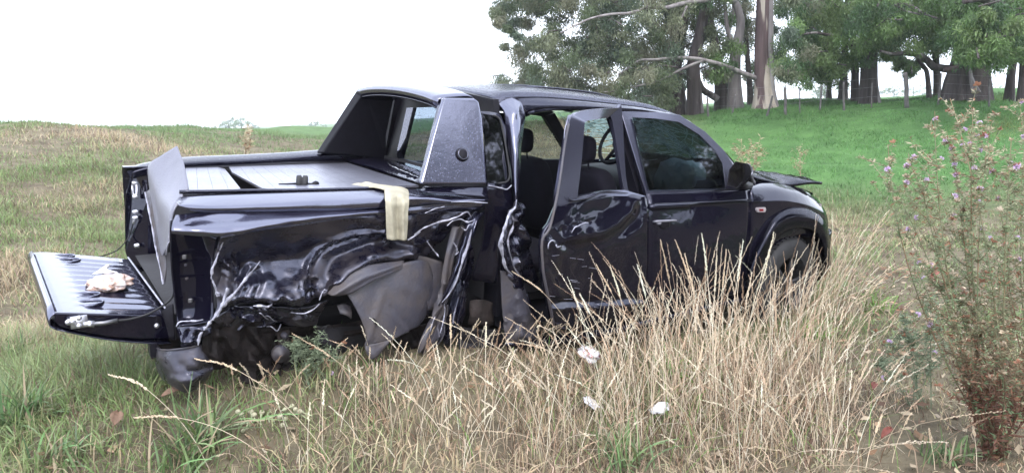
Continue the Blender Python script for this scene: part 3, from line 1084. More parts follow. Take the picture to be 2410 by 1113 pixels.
scatter([(2270, 20), (2260, 120), (2330, 140), (2440, 110), (2440, 0)], 44, 15, 26, {'m': 2300, 'o': 2400}, [], 12, (-6.5, -3.5))
scatter([(1100, -420), (1120, -60), (2500, -60), (2520, -420)], 150, 34, 60, dict(LEFT, **RIGHT), [], 13)
for key, (t, base, d, cl) in TREES.items():
    if not cl: continue
    pal = EUC if key in LEFT and key != 'f' else EUG
    if key == 'f': pal = np.concatenate([EUC, EUG])
    V, Q, C = leaf_cloud(cl, 480, 0.135, pal, hash(key) % 97 if False else ord(key))
    o = fast_mesh('crown', V, Q, M['leaf'], C)
    o.parent = t
    # twigs from clump to clump
    mb = MB()
    rr = random.Random(ord(key))
    for c in rr.sample(cl, min(len(cl), 26)):
        a = Vector(c[:3]); dv = Vector((rr.uniform(-1, 1), rr.uniform(-1, 1), rr.uniform(-.25, .35))) * .55
        mb.tube([a - dv, a + Vector((0, 0, .1)), a + dv * 0.8 + Vector((0, 0, -.15))], [0.028, 0.02, 0.008], 5)
    mb.build('twig', M['bark'], t)['kind'] = 'stuff'

# tree that stands behind the photographer and shows in the door glass
def back_tree(x, y, seed, which):
    r = random.Random(seed)
    t = empty('eucalyptus_tree', (x, y, gz(x, y)))
    tag(t, 'roadside eucalyptus mirrored in the front door glass, the %s one' % which, 'tree', 'roadside trees behind the viewpoint')
    V, F = trunk_geo([(0, 0, -.2, .4), (0, .1, 2, .33), (.2, 0, 5, .27), (0, .2, 9, .15), (.1, .2, 13, .05)], seed)
    obj('trunk', V, F, M['bark'], t)
    cl = []
    for k in range(120):
        a = r.uniform(0, 6.28); q = 3.6 * math.sqrt(r.random())
        zz = r.uniform(2.6, 12.5)
        q *= 1.0 - 0.4 * abs(zz - 7) / 6
        cl.append((math.cos(a) * q, math.sin(a) * q, zz, r.uniform(.45, .8)))
    V, Q, C = leaf_cloud(cl, 230, 0.3, EUC * 0.6, seed)
    fast_mesh('crown', V, Q, M['leaf'], C).parent = t


for k, (x, y, w) in enumerate(((13.5, -12.0, 'nearest'), (19.0, -12.5, 'farther along'), (9.5, -14.5, 'behind the camera side'), (16.5, -14.0, 'rearmost'))):
    back_tree(x, y, 40 + k, w)

# far trees beyond the banks
def far_tree(u, v_top, wpx, d, label, seed, lumps=7, drop=6.0):
    r = random.Random(seed)
    top = WD(u, v_top, d)
    b = Vector((top.x, top.y, gz(top.x, top.y)))
    t = empty('distant_tree', b)
    tag(t, label, 'tree', 'trees far beyond the banks')
    H = max(top.z - b.z, 4.0)
    W = wpx / FPX * d
    V, F = trunk_geo([(0, 0, -.3, .05 * H), (0, 0, H * .35, .04 * H), (0, 0, H * .8, .015 * H)], seed)
    obj('trunk', V, F, M['bark'], t)
    cl = []
    for k in range(lumps * 5):
        a = r.uniform(-.5, .5)
        cl.append((SIDE[0] * a * W + HEAD[0] * r.uniform(-.3, .3) * W, SIDE[1] * a * W + HEAD[1] * r.uniform(-.3, .3) * W, H * (r.uniform(.35, .93) - 0.35 * (abs(a) * 2) ** 2), H * r.uniform(.11, .19)))
    V, Q, C = leaf_cloud(cl, 150, H * 0.075, EUG * 0.8, seed)
    fast_mesh('crown', V, Q, M['leaf'], C).parent = t


far_tree(536, 276, 50, 330, 'far hazy tree, lower shoulder of the pale clump beyond the left bank', 1)
far_tree(566, 271, 58, 340, 'far hazy tree, taller half of the pale clump beyond the left bank', 2)
far_tree(742, 283, 38, 360, 'tiny far hazy tree just left of the truck roll bar', 3)
far_tree(2105, 205, 55, 300, 'far tree on the horizon left of the thick fence post', 4)
far_tree(2150, 203, 60, 310, 'far tree on the horizon directly behind the thick fence post', 5)
far_tree(1932, 206, 26, 220, 'far pale tree seen under the boughs left of the thin trunk', 6)
far_tree(2345, 190, 60, 320, 'far tree in the gap between the twin-footed tree and the slanting trunk', 7)
far_tree(1300, 265, 60, 300, 'far tree low behind the truck roof', 8)

# fence along the bank
fence = empty('wire_fence', WD(1846, 250, 27.6))
tag(fence, 'old wire fence with uneven grey posts in front of the tree row', 'fence')
fb = fence.location.copy()
FP = [(1668, 262, 1664, 228, 5, 27.6), (1722, 262, 1732, 222, 4.5, 27.4), (1803, 258, 1818, 226, 5, 26.6), (1850, 254, 1847, 206, 7, 27.0), (1883, 250, 1882, 206, 3, 27.2), (1929, 247, 1934, 202, 4.5, 27.4),
      (1987, 243, 1986, 194, 5, 27.2), (2052, 241, 2052, 196, 3, 27.6), (2136, 237, 2131, 171, 9.5, 26.8), (2209, 234, 2215, 172, 4, 27.2), (2332, 224, 2328, 186, 4, 27.0), (1566, 274, 1564, 262, 2.5, 26.5)]
tops = []
for k, (u0, v0, u1, v1, w, d) in enumerate(FP):
    a, b_ = WD(u0, v0, d), WD(u1, v1, d)
    a.z = gz(a.x, a.y) - 0.15
    r = w / 2 / FPX * d
    pts = [a.lerp(b_, t) - fb + Vector((random.uniform(-1, 1), random.uniform(-1, 1), 0)) * r * 0.25 for t in (0, .3, .6, .9, 1.0)]
    V, F = tube_geo(pts, [r * 1.05, r, r * .95, r * .95, r * .8], 7, jit=0.08)
    o = obj('post', V, F, M['post'], fence)
    if k == 8: o['label'] = 'thickest post, standing alone in the gap'
    if k in (0, 1, 2, 3, 4, 5, 6, 7, 8, 9, 10) and k not in (1, 2): tops.append((a, b_))
tops.sort(key=lambda q: (q[0].x - CAM[0]) * SIDE[0] + (q[0].y - CAM[1]) * SIDE[1])
for h in (0.35, 0.65, 0.92):
    pts = []
    for a, b_ in tops:
        q = Vector((a.x, a.y, gz(a.x, a.y))); pts.append(q + Vector((0, 0, h)) - fb)
    V, F = tube_geo(pts, 0.003, 4)
    obj('wire', V, F, M['wire'], fence)

# ================================================================== THE WRECKED PICKUP (in its own metres: x forward, y left, z up)
truck = empty('pickup_truck')
tag(truck, 'wrecked black double cab pickup with crushed rear side and tailgate hanging open', 'pickup truck')
truck.matrix_world = Matrix([[*TM[0], 0], [*TM[1], 0], [*TM[2], 0], [0, 0, 0, 1]])
MIR = lambda p: Vector((p.x, -p.y, p.z))
PD, PP = M['paint_dry'], M['paint']


def at(rows):
    return [[P(*q) for q in r] for r in rows]


def onb(rows, off=0.0):
    return [[B(q[0], q[1], (q[2] if len(q) > 2 else 0.0) + off) for q in r] for r in rows]


def torn(name, pts, rad, parent, k=0.68):
    """torn, paint-stripped lip of sheet metal: a thin ribbon of uneven width turned outwards"""
    A = cr(np.array([list(p) for p in pts], float), 4, 0)
    W_ = np.interp(np.linspace(0, 1, len(A)), np.linspace(0, 1, len(rad)), rad) * k
    view = np.array(CAMT)
    V, F = [], []
    wob = random.uniform(0, 50)
    for i, a in enumerate(A):
        t = A[min(i + 1, len(A) - 1)] - A[max(i - 1, 0)]
        n = np.cross(t, view - a); n = n / (np.linalg.norm(n) + 1e-9)
        nz = noise.noise(Vector((i * .55, wob, 0)))
        w = W_[i] * (1.0 + .7 * nz + random.uniform(-.3, .3))
        mid = a + n * W_[i] * .5 * noise.noise(Vector((i * .4, wob, 9)))
        out = np.array([0, -1, 0]) * W_[i] * (.8 + .6 * nz)
        V += [mid - n * w, mid + out * .9, mid + n * w * .8 - out * .2]
    for i in range(len(A) - 1):
        for j in (0, 1):
            F.append((i * 3 + j, i * 3 + j + 1, i * 3 + j + 4, i * 3 + j + 3))
    return obj(name, V, F, M['metal_edge'], parent, False, .0015)


# ---- front door
fd = surf('front_door', onb([
    [(1521, 455), (1600, 453), (1690, 450), (1765, 446)],
    [(1524, 470), (1602, 467), (1691, 463), (1767, 460)],
    [(1527, 487), (1604, 484), (1692, 479), (1768, 474)],
    [(1527, 492, .004), (1604, 489, .004), (1692, 484, .004), (1768, 479, .004)],
    [(1527, 560, .0), (1604, 555, -.012), (1692, 545, -.010), (1767, 532)],
    [(1525, 640, .0), (1604, 632, -.022), (1692, 620, -.018), (1762, 600)],
    [(1519, 705, .0), (1602, 695, -.006), (1690, 675, -.006), (1757, 650)],
    [(1514, 745, -.02), (1600, 732, -.02), (1690, 708, -.02), (1754, 690, -.02)]]), PD, truck, (5, 6), thick=.02)
wo = [(1461, 262), (1530, 262), (1600, 271), (1660, 310), (1702, 352), (1724, 384), (1752, 444), (1640, 453), (1521, 457), (1491, 360)]
wi = [(1488, 277), (1543, 280), (1598, 288), (1646, 318), (1684, 356), (1701, 386), (1708, 445), (1620, 446), (1527, 448), (1507, 362)]
fr_ = ring('window_frame', [B(*q) for q in wo], [B(*q, -.004) for q in wi], .03, M['frame'], fd, bevel=.004)
gl_ = obj('pane', [B(*q, -.016) for q in wi] + [sum((B(*q, -.016) for q in wi), Vector()) / len(wi)], [(i, (i + 1) % 10, 10) for i in range(10)], M['glass'], fd, False)
cup = MB()
c0 = B(1565, 529, -.002)
V, F = ico_geo((0, 0, 0), 1.0)
cup.add([c0 + Vector((v.x * .052, v.y * .006, v.z * .034)) for v in V], F)
cup.build('handle_recess', M['plastic'], fd)
hb = [B(1537, 522, -.004), B(1545, 521, -.035), B(1565, 520, -.04), B(1584, 519, -.035), B(1593, 519, -.004)]
hm = MB().tube(cr(np.array([list(p) for p in hb]), 4, 0), .008, 8, flat=.7)
hm.add(*ico_geo(B(1551, 525, -.03), .017, (1.2, .8, .8)))
hm.build('handle', M['handle'], fd)
# side mirror with its torn shell
mr = MB()
mc = B(1733, 414, .10)
prof = []
for (uu, vv) in ((1711, 436), (1716, 400), (1731, 380), (1747, 384), (1753, 405), (1748, 428), (1730, 444)):
    prof.append(P(uu, vv, -1.06))
ring0 = prof; ring1 = [p.lerp(P(1732, 412, -1.06), .15) + Vector((.08, .0, 0)) for p in prof]
n7 = len(prof)
mr.add(ring0 + ring1 + [sum(ring1, Vector()) / n7 + Vector((.05, 0, 0))], [(i, (i + 1) % n7, n7 + (i + 1) % n7, n7 + i) for i in range(n7)] + [(n7 + i, n7 + (i + 1) % n7, 2 * n7) for i in range(n7)])
mir = mr.build('side_mirror', M['plastic'], truck)
plate('mirror_glass', [p.lerp(P(1732, 412, -1.06), .12) + Vector((.004, 0, 0)) for p in prof], .01, M['glass_dark'], mir, (1, 0, 0))
mb = MB().tube([P(1740, 436, -1.02), P(1752, 436, -.95), P(1764, 436, -.88)], [.03, .028, .03], 8)
mb.build('mirror_arm', M['plastic'], mir)
surf('torn_cover', at([[(1752, 384, -1.03), (1762, 386, -1.01), (1768, 395, -1.0)], [(1758, 400, -1.04), (1766, 402, -1.03), (1772, 408, -1.0)], [(1752, 425, -1.03), (1764, 428, -1.03), (1776, 432, -1.0)]]), M['plastic'], mir, (3, 3), [('n', .015, 30)])
torn('torn_edge', [P(*q) for q in [(1757, 384, -1.05), (1766, 390, -1.05), (1771, 402, -1.05), (1769, 414, -1.05), (1775, 426, -1.04), (1778, 437, -1.03)]], [.002, .006, .007, .006, .007, .003], mir)

# ---- front fender, arch flare, bumper corner
surf('front_fender', [
    [P(1762, 432, -.80), P(1792, 428, -.80), P(1840, 432, -.80), P(1890, 446, -.78), P(1925, 468, -.72)],
    [B(1766, 446), P(1800, 444, -.90), P(1850, 448, -.90), P(1900, 460, -.87), P(1935, 484, -.80)],
    [B(1768, 474), P(1806, 470, -.955), P(1856, 470, -.955), P(1905, 480, -.93), P(1944, 500, -.86)],
    [B(1768, 482, .004), P(1808, 480, -.962), P(1858, 480, -.962), P(1908, 492, -.94), P(1948, 515, -.87)],
    [B(1767, 540), P(1800, 540, -.965), P(1850, 520, -.96), P(1905, 520, -.95), P(1950, 545, -.88)],
    [B(1762, 600), P(1790, 590, -.96), P(1842, 560, -.95), P(1905, 545, -.95), P(1953, 590, -.88)],
    [B(1755, 690, -.01), P(1775, 660, -.95), P(1836, 580, -.93), P(1905, 560, -.93), P(1953, 640, -.88)]], PD, truck, (4, 5), thick=.01)
fo = [(1752, 660), (1762, 620), (1780, 580), (1800, 540), (1822, 507), (1852, 490), (1885, 488), (1918, 497), (1942, 520), (1952, 560), (1955, 625)]
fi = [(1786, 640), (1796, 615), (1812, 585), (1832, 558), (1850, 545), (1870, 538), (1890, 538), (1912, 543), (1930, 560), (1940, 590), (1944, 640)]
fl_rows = [[P(a, b, -.965) for a, b in fo], [P((a * 2 + c) / 3, (b * 2 + d) / 3, -1.012) for (a, b), (c, d) in zip(fo, fi)], [P((a + 2 * c) / 3, (b + 2 * d) / 3, -1.018) for (a, b), (c, d) in zip(fo, fi)], [P(c, d, -1.0) for c, d in fi], [P(c, d, -.86) for c, d in fi]]
surf('wheel_arch_flare', fl_rows, M['paint'], truck, (3, 4))
lp = plate('side_indicator', [P(u, v, -.975) for u, v in ((1783, 489), (1802, 488), (1804, 494), (1801, 500), (1784, 500), (1781, 495))], .02, M['lamp_clear'], truck, bevel=.003)
plate('bulb', [P(u, v, -.978) for u, v in ((1788, 492), (1797, 492), (1797, 497), (1788, 497))], .004, M['lamp_red'], lp)
# front end (seen from the other side only)
surf('front_bumper', [[Vector((3.62, -.90, z)), Vector((3.95, -.75, z)), Vector((4.08, -.3, z)), Vector((4.10, 0, z)), Vector((4.08, .3, z)), Vector((3.95, .75, z)), Vector((3.62, .93, z))] for z in (.36, .5, .62, .74)], PD, truck, (3, 4), face=(9, 0, .5))
surf('grille', [[Vector((3.70, -.72, z)), Vector((4.0 - (z - .74) * .3, -.4, z)), Vector((4.03 - (z - .74) * .3, 0, z)), Vector((4.0 - (z - .74) * .3, .4, z)), Vector((3.70, .72, z))] for z in (.74, .9, 1.06)], M['plastic'], truck, (3, 3), face=(9, 0, .5))
for s in (-1, 1):
    plate('headlight', [Vector((3.72, s * .84, .80)), Vector((3.97, s * .58, .80)), Vector((3.92, s * .56, .97)), Vector((3.66, s * .84, .99))], .08, M['lamp_clear'], truck, (-1, 0, 0))

# ---- bonnet, kinked upward
hood = []
for k, yy in enumerate((-.80, -.74, -.5, -.2, .2, .5, .78)):
    if k == 0:
        hood.append([P(1742, 398, yy), P(1786, 424, yy), P(1830, 428, yy), P(1880, 431, yy), P(1934, 432, yy)])
    elif k == 1:
        hood.append([P(1738, 388, yy), P(1786, 416, yy), P(1830, 421, yy), P(1882, 423, yy), P(1932, 430, yy)])
    else:
        b = hood[1]
        up = {2: .025, 3: .0, 4: -.005, 5: -.01, 6: -.06}[k]
        hood.append([Vector((b[i].x + (.04 + .10 * (1 - (yy / .8) ** 2)) * (i / 4), yy, b[i].z + up - (.06 if i == 4 else 0) * min(1, (yy + .8)))) for i in range(5)])
surf('bonnet', hood, PP, truck, (4, 6), [('n', .02, 3.0)], thick=.02, axis=2, face=(2, -3, 6))

# ---- roof and screen
rf = []
st = [(1172, 243, .56), (1200, 231, .62), (1262, 229, .85), (1330, 233, 1.10), (1455, 246, 1.55), (1540, 258, 1.9), (1606, 276, 2.2)]
cz = [1.845, 1.868, 1.885, 1.882, 1.850, 1.80, 1.715]
for (u, v, x), z in zip(st, cz):
    e = P(u, v, -.66)
    rf.append([e, Vector((e.x - .01, -.60, min(e.z + .035, z - .012))), Vector((e.x, -.38, z - .012)), Vector((e.x + .02, 0, z)), Vector((e.x, .38, z - .012)), Vector((e.x - .01, .60, e.z + .03)), Vector((e.x, .67, e.z - .01))])
roof = surf('roof', rf, M['paint_wet'], truck, (5, 5), thick=.03, axis=2, face=(1, 0, 9))
for yy in (-.36, .36, -.12, .12):
    pts = [Vector((r[3].x, yy, float(np.interp(abs(yy), [0, .38], [r[3].z, r[2].z])) + .002)) for r in rf[2:-1]]
    pts[0].z -= .012; pts[-1].z -= .012
    tube('roof_rib', pts, .008, M['paint_wet'], roof, 6, 3)
# the strip between roof and door openings
surf('roof_rail', [[P(1196, 232, -.657), P(1262, 229, -.657), P(1330, 233, -.657), P(1455, 246, -.657), P(1540, 258, -.657), P(1606, 276, -.657), P(1666, 318, -.69), P(1714, 365, -.75), P(1740, 398, -.79)],
                   [P(1214, 246, -.685), P(1266, 241, -.685), P(1332, 243, -.685), P(1455, 251, -.685), P(1540, 261, -.685), P(1603, 279, -.685), P(1661, 322, -.72), P(1707, 368, -.78), P(1728, 398, -.835)],
                   [P(1236, 266, -.70), P(1270, 255, -.70), P(1340, 254, -.70), P(1455, 256, -.70), P(1535, 264, -.70), P(1600, 283, -.70), P(1656, 325, -.733), P(1700, 371, -.80), P(1722, 398, -.85)],
                   [P(1238, 276, -.66), P(1272, 263, -.66), P(1340, 261, -.66), P(1455, 262, -.66), P(1535, 270, -.66), P(1598, 288, -.66), P(1654, 330, -.70), P(1698, 376, -.77), P(1718, 402, -.82)]], PP, truck, (4, 5), thick=.012)
ws = [[P(a, b, -.965) for a, b in fo], [P((a * 2 + c) / 3, (b * 2 + d) / 3, -1.012) for (a, b), (c, d) in zip(fo, fi)], [P((a + 2 * c) / 3, (b + 2 * d) / 3, -1.018) for (a, b), (c, d) in zip(fo, fi)], [P(c, d, -1.0) for c, d in fi], [P(c, d, -.86) for c, d in fi]]
surf('wheel_arch_flare', fl_rows, M['paint'], truck, (3, 4))
lp = plate('side_indicator', [P(u, v, -.975) for u, v in ((1783, 489), (1802, 488), (1804, 494), (1801, 500), (1784, 500), (1781, 495))], .02, M['lamp_clear'], truck, bevel=.003)
plate('bulb', [P(u, v, -.978) for u, v in ((1788, 492), (1797, 492), (1797, 497), (1788, 497))], .004, M['lamp_red'], lp)
# front end (seen from the other side only)
surf('front_bumper', [[Vector((3.62, -.90, z)), Vector((3.95, -.75, z)), Vector((4.08, -.3, z)), Vector((4.10, 0, z)), Vector((4.08, .3, z)), Vector((3.95, .75, z)), Vector((3.62, .93, z))] for z in (.36, .5, .62, .74)], PD, truck, (3, 4), face=(9, 0, .5))
surf('grille', [[Vector((3.70, -.72, z)), Vector((4.0 - (z - .74) * .3, -.4, z)), Vector((4.03 - (z - .74) * .3, 0, z)), Vector((4.0 - (z - .74) * .3, .4, z)), Vector((3.70, .72, z))] for z in (.74, .9, 1.06)], M['plastic'], truck, (3, 3), face=(9, 0, .5))
for s in (-1, 1):
    plate('headlight', [Vector((3.72, s * .84, .80)), Vector((3.97, s * .58, .80)), Vector((3.92, s * .56, .97)), Vector((3.66, s * .84, .99))], .08, M['lamp_clear'], truck, (-1, 0, 0))

# ---- bonnet, kinked upward
hood = []
for k, yy in enumerate((-.80, -.74, -.5, -.2, .2, .5, .78)):
    if k == 0:
        hood.append([P(1742, 398, yy), P(1786, 424, yy), P(1830, 428, yy), P(1880, 431, yy), P(1934, 432, yy)])
    elif k == 1:
        hood.append([P(1738, 388, yy), P(1786, 416, yy), P(1830, 421, yy), P(1882, 423, yy), P(1932, 430, yy)])
    else:
        b = hood[1]
        up = {2: .025, 3: .0, 4: -.005, 5: -.01, 6: -.06}[k]
        hood.append([Vector((b[i].x + (.04 + .10 * (1 - (yy / .8) ** 2)) * (i / 4), yy, b[i].z + up - (.06 if i == 4 else 0) * min(1, (yy + .8)))) for i in range(5)])
surf('bonnet', hood, PP, truck, (4, 6), [('n', .02, 3.0)], thick=.02, axis=2, face=(2, -3, 6))

# ---- roof and screen
rf = []
st = [(1172, 243, .56), (1200, 231, .62), (1262, 229, .85), (1330, 233, 1.10), (1455, 246, 1.55), (1540, 258, 1.9), (1606, 276, 2.2)]
cz = [1.845, 1.868, 1.885, 1.882, 1.850, 1.80, 1.715]
for (u, v, x), z in zip(st, cz):
    e = P(u, v, -.66)
    rf.append([e, Vector((e.x - .01, -.60, min(e.z + .035, z - .012))), Vector((e.x, -.38, z - .012)), Vector((e.x + .02, 0, z)), Vector((e.x, .38, z - .012)), Vector((e.x - .01, .60, e.z + .03)), Vector((e.x, .67, e.z - .01))])
roof = surf('roof', rf, M['paint_wet'], truck, (5, 5), thick=.03, axis=2, face=(1, 0, 9))
for yy in (-.36, .36, -.12, .12):
    pts = [Vector((r[3].x, yy, float(np.interp(abs(yy), [0, .38], [r[3].z, r[2].z])) + .002)) for r in rf[2:-1]]
    pts[0].z -= .012; pts[-1].z -= .012
    tube('roof_rib', pts, .008, M['paint_wet'], roof, 6, 3)
# the strip between roof and door openings
surf('roof_rail', [[P(1240, 246, -.672), P(1329, 236, -.668), P(1455, 248, -.668), P(1540, 259, -.668), P(1604, 277, -.668), P(1664, 318, -.70), P(1712, 365, -.76), P(1740, 398, -.80)],
                   [P(1240, 258, -.69), P(1329, 247, -.69), P(1455, 254, -.69), P(1540, 262, -.69), P(1602, 280, -.69), P(1660, 322, -.725), P(1706, 368, -.785), P(1728, 398, -.84)],
                   [P(1243, 268, -.70), P(1332, 258, -.70), P(1455, 259, -.70), P(1535, 266, -.70), P(1600, 284, -.70), P(1655, 324, -.735), P(1700, 370, -.80), P(1722, 398, -.85)]], PP, truck, (3, 5), thick=.015)
ws = [[P(1606, 276, -.655), Vector((2.30, -.3, 1.715)), Vector((2.32, .1, 1.715)), Vector((2.04, .66, 1.66))],
      [P(1672, 326, -.70), Vector((2.62, -.3, 1.50)), Vector((2.64, .1, 1.50)), Vector((2.28, .70, 1.46))],
      [P(1738, 396, -.77), Vector((2.98, -.3, 1.22)), Vector((3.0, .1, 1.22)), Vector((2.50, .78, 1.20))]]
wsc = surf('windscreen', ws, M['glass_screen'], truck, (4, 4), face=(9, 0, 3), thick=0)
# cracks: webs running over the screen
def ws_pt(a, b):
    A = cr(np.array([[list(p) for p in r] for r in ws]), 8, 0); A = cr(A, 8, 1)
    i, j = a * (A.shape[0] - 1), b * (A.shape[1] - 1)
    i0, j0 = min(int(i), A.shape[0] - 2), min(int(j), A.shape[1] - 2)
    f, g = i - i0, j - j0
    q = A[i0, j0] * (1 - f) * (1 - g) + A[i0 + 1, j0] * f * (1 - g) + A[i0, j0 + 1] * (1 - f) * g + A[i0 + 1, j0 + 1] * f * g
    return Vector(q) + Vector((.006, 0, .008))
cm = MB()
for (ca, cb) in ((.55, .80), (.35, .6), (.7, .45), (.3, .9)):
    for k in range(22):
        th = 6.283 * k / 16 + random.uniform(-.2, .2); L = random.uniform(.25, .6)
        pts = []
        for s_ in (0.02, .3, .6, 1.0):
            a_, b_ = ca + math.sin(th) * L * s_ + random.uniform(-.02, .02), cb + math.cos(th) * L * s_ + random.uniform(-.02, .02)
            if 0 < a_ < 1 and 0 < b_ < 1: pts.append(ws_pt(a_, b_))
        if len(pts) > 1: cm.tube(pts, .0036, 4)
    for q in (.1, .2, .32):
        pts = []
        for k in range(13):
            th = 6.283 * k / 12
            a_, b_ = ca + math.sin(th) * q * random.uniform(.8, 1.2), cb + math.cos(th) * q * random.uniform(.8, 1.2)
            pts.append(ws_pt(min(max(a_, .01), .99), min(max(b_, .01), .99)))
        cm.tube(pts, .0030, 4)
cm.build('crack_web', M['crack'], wsc)

# ---- cab rear corner, pillars, jamb
surf('rear_pillar', at([
    [(1171, 244, -.66), (1190, 234, -.665), (1212, 231, -.668), (1240, 246, -.672)],
    [(1183, 262, -.70), (1200, 256, -.735), (1222, 256, -.74), (1239, 264, -.70)],
    [(1191, 300, -.77), (1205, 297, -.815), (1222, 298, -.82), (1233, 305, -.77)],
    [(1197, 345, -.83), (1208, 345, -.885), (1219, 345, -.885), (1227, 348, -.82)],
    [(1203, 400, -.885), (1211, 400, -.935), (1219, 400, -.93), (1225, 402, -.86)],
    [(1207, 445, -.91), (1212, 447, -.955), (1218, 448, -.95), (1221, 450, -.88)],
    [(1211, 478, -.93), (1214, 480, -.965), (1217, 480, -.96), (1219, 480, -.90)]]), M['paint_wet'], truck, (5, 5), [('g', 1210, 262, 18, 12, .015), ('g', 1228, 262, 9, 12, -.02), ('n', .006, 9)], thick=.004)
surf('rear_jamb', at([
    [(1211, 474, -.95), (1215, 474, -.97), (1219, 476, -.93), (1232, 480, -.86)],
    [(1194, 508, -.95), (1201, 506, -.985), (1212, 504, -.93), (1236, 506, -.84)],
    [(1183, 545, -.97), (1190, 545, -1.01), (1206, 540, -.93), (1240, 540, -.82)],
    [(1177, 578, -.98), (1186, 578, -1.03), (1207, 574, -.93), (1246, 570, -.82)],
    [(1183, 622, -.98), (1193, 622, -1.03), (1216, 618, -.93), (1252, 610, -.82)],
    [(1198, 650, -.97), (1206, 650, -1.01), (1226, 648, -.93), (1262, 640, -.82)],
    [(1208, 680, -.96), (1216, 680, -.97), (1238, 690, -.90), (1276, 680, -.80)]]), M['paint_dirty'], truck, (8, 10), creases(26, 1215, 575, 34, 90, .025, 12, 1.5, 25, 80, (6, 14)), thick=.005, sharp=38)
surf('lower_jamb', at([
    [(1178, 636, -.95), (1196, 640, -.96), (1215, 650, -.955), (1232, 668, -.93)],
    [(1180, 690, -.955), (1205, 690, -.965), (1228, 690, -.965), (1244, 705, -.93)],
    [(1183, 740, -.955), (1212, 742, -.97), (1240, 742, -.965), (1256, 748, -.93)],
    [(1190, 800, -.95), (1215, 800, -.965), (1245, 790, -.955), (1264, 775, -.92)],
    [(1196, 812, -.88), (1215, 812, -.9), (1245, 806, -.9), (1264, 795, -.88)]]), M['liner'], truck, (8, 8), [('g', 1219, 766, 9, 9, -.04)] + creases(12, 1220, 730, 36, 80, .014, 13, .2, 20, 60, (6, 14)), thick=.005, sharp=38)
torn('torn_edge', [P(*q) for q in [(1216, 470, -.985), (1212, 488, -.99), (1199, 502, -1.01), (1190, 530, -1.03), (1180, 560, -1.05), (1178, 578, -1.05), (1184, 605, -1.05), (1190, 630, -1.05), (1208, 650, -1.03)]], [.004, .010, .012, .010, .016, .018, .015, .012, .004], truck)
torn('torn_edge', [P(*q) for q in [(1206, 508, -1.0), (1208, 530, -.99), (1196, 562, -1.02), (1198, 590, -1.03), (1210, 630, -1.0), (1228, 655, -.97)]], [.003, .008, .008, .009, .009, .003], truck)
tube('door_seal', [P(*q) for q in [(1240, 690, -.95), (1246, 715, -.95), (1256, 740, -.95), (1275, 765, -.93), (1292, 778, -.92)]], [.004, .012, .014, .012, .004], M['paint'], truck, 6, 3, flat=.5)
# cab side behind the door, below the quarter window
surf('cab_corner', at([
    [(1134, 262, -.715), (1158, 264, -.72), (1176, 270, -.72), (1190, 290, -.75)],
    [(1140, 340, -.80), (1164, 342, -.81), (1186, 344, -.81), (1198, 350, -.82)],
    [(1146, 432, -.89), (1168, 434, -.90), (1190, 436, -.90), (1207, 440, -.89)],
    [(1142, 480, -.885), (1165, 484, -.90), (1188, 486, -.905), (1206, 490, -.89)],
    [(1136, 560, -.83), (1158, 560, -.84), (1176, 560, -.87), (1192, 566, -.88)],
    [(1112, 660, -.80), (1140, 664, -.82), (1165, 668, -.86), (1190, 664, -.88)]]), PD, truck, (5, 5), [('n', .014, 8), ('f', [(1115, 662), (1170, 672)], 10, .02)], thick=.004)
q_ = [(1137, 268), (1160, 272), (1172, 277), (1181, 296), (1198, 392), (1196, 425), (1172, 432), (1147, 428)]
qw = plate('quarter_window', [P(u, v, float(np.interp(v, [262, 440], [-.735, -.915]))) for u, v in q_], .006, M['glass_dark'], truck)
tube('window_seal', [P(u, v, float(np.interp(v, [262, 440], [-.745, -.925]))) for u, v in q_[1:7]], .006, M['rubber'], qw, 6, 3)
tube('window_seal', [P(u, v, -.925) for u, v in ((1150, 437), (1180, 443), (1193, 446), (1204, 436))], .004, M['metal_edge'], qw, 5, 3)
# middle pillar and sill
plate('middle_pillar', [Vector((1.60, -.66, 1.70)), Vector((1.72, -.66, 1.69)), Vector((1.84, -.86, 1.15)), Vector((1.84, -.88, .45)), Vector((1.66, -.88, .45)), Vector((1.70, -.85, 1.15))], .10, M['trim'], truck)
surf('sill', at([[(1192, 795, -.90), (1300, 788, -.90), (1420, 765, -.90), (1530, 742, -.90), (1640, 715, -.90), (1754, 690, -.90)],
                 [(1190, 806, -.955), (1300, 800, -.955), (1420, 778, -.955), (1530, 754, -.955), (1640, 728, -.955), (1754, 700, -.955)],
                 [(1194, 818, -.955), (1300, 815, -.96), (1420, 794, -.96), (1530, 768, -.955), (1640, 741, -.955), (1754, 712, -.955)],
                 [(1198, 828, -.88), (1300, 826, -.88), (1420, 806, -.88), (1530, 780, -.88), (1640, 752, -.88), (1754, 722, -.88)]]), M['paint'], truck, (4, 5), [('n', .012, 6)])

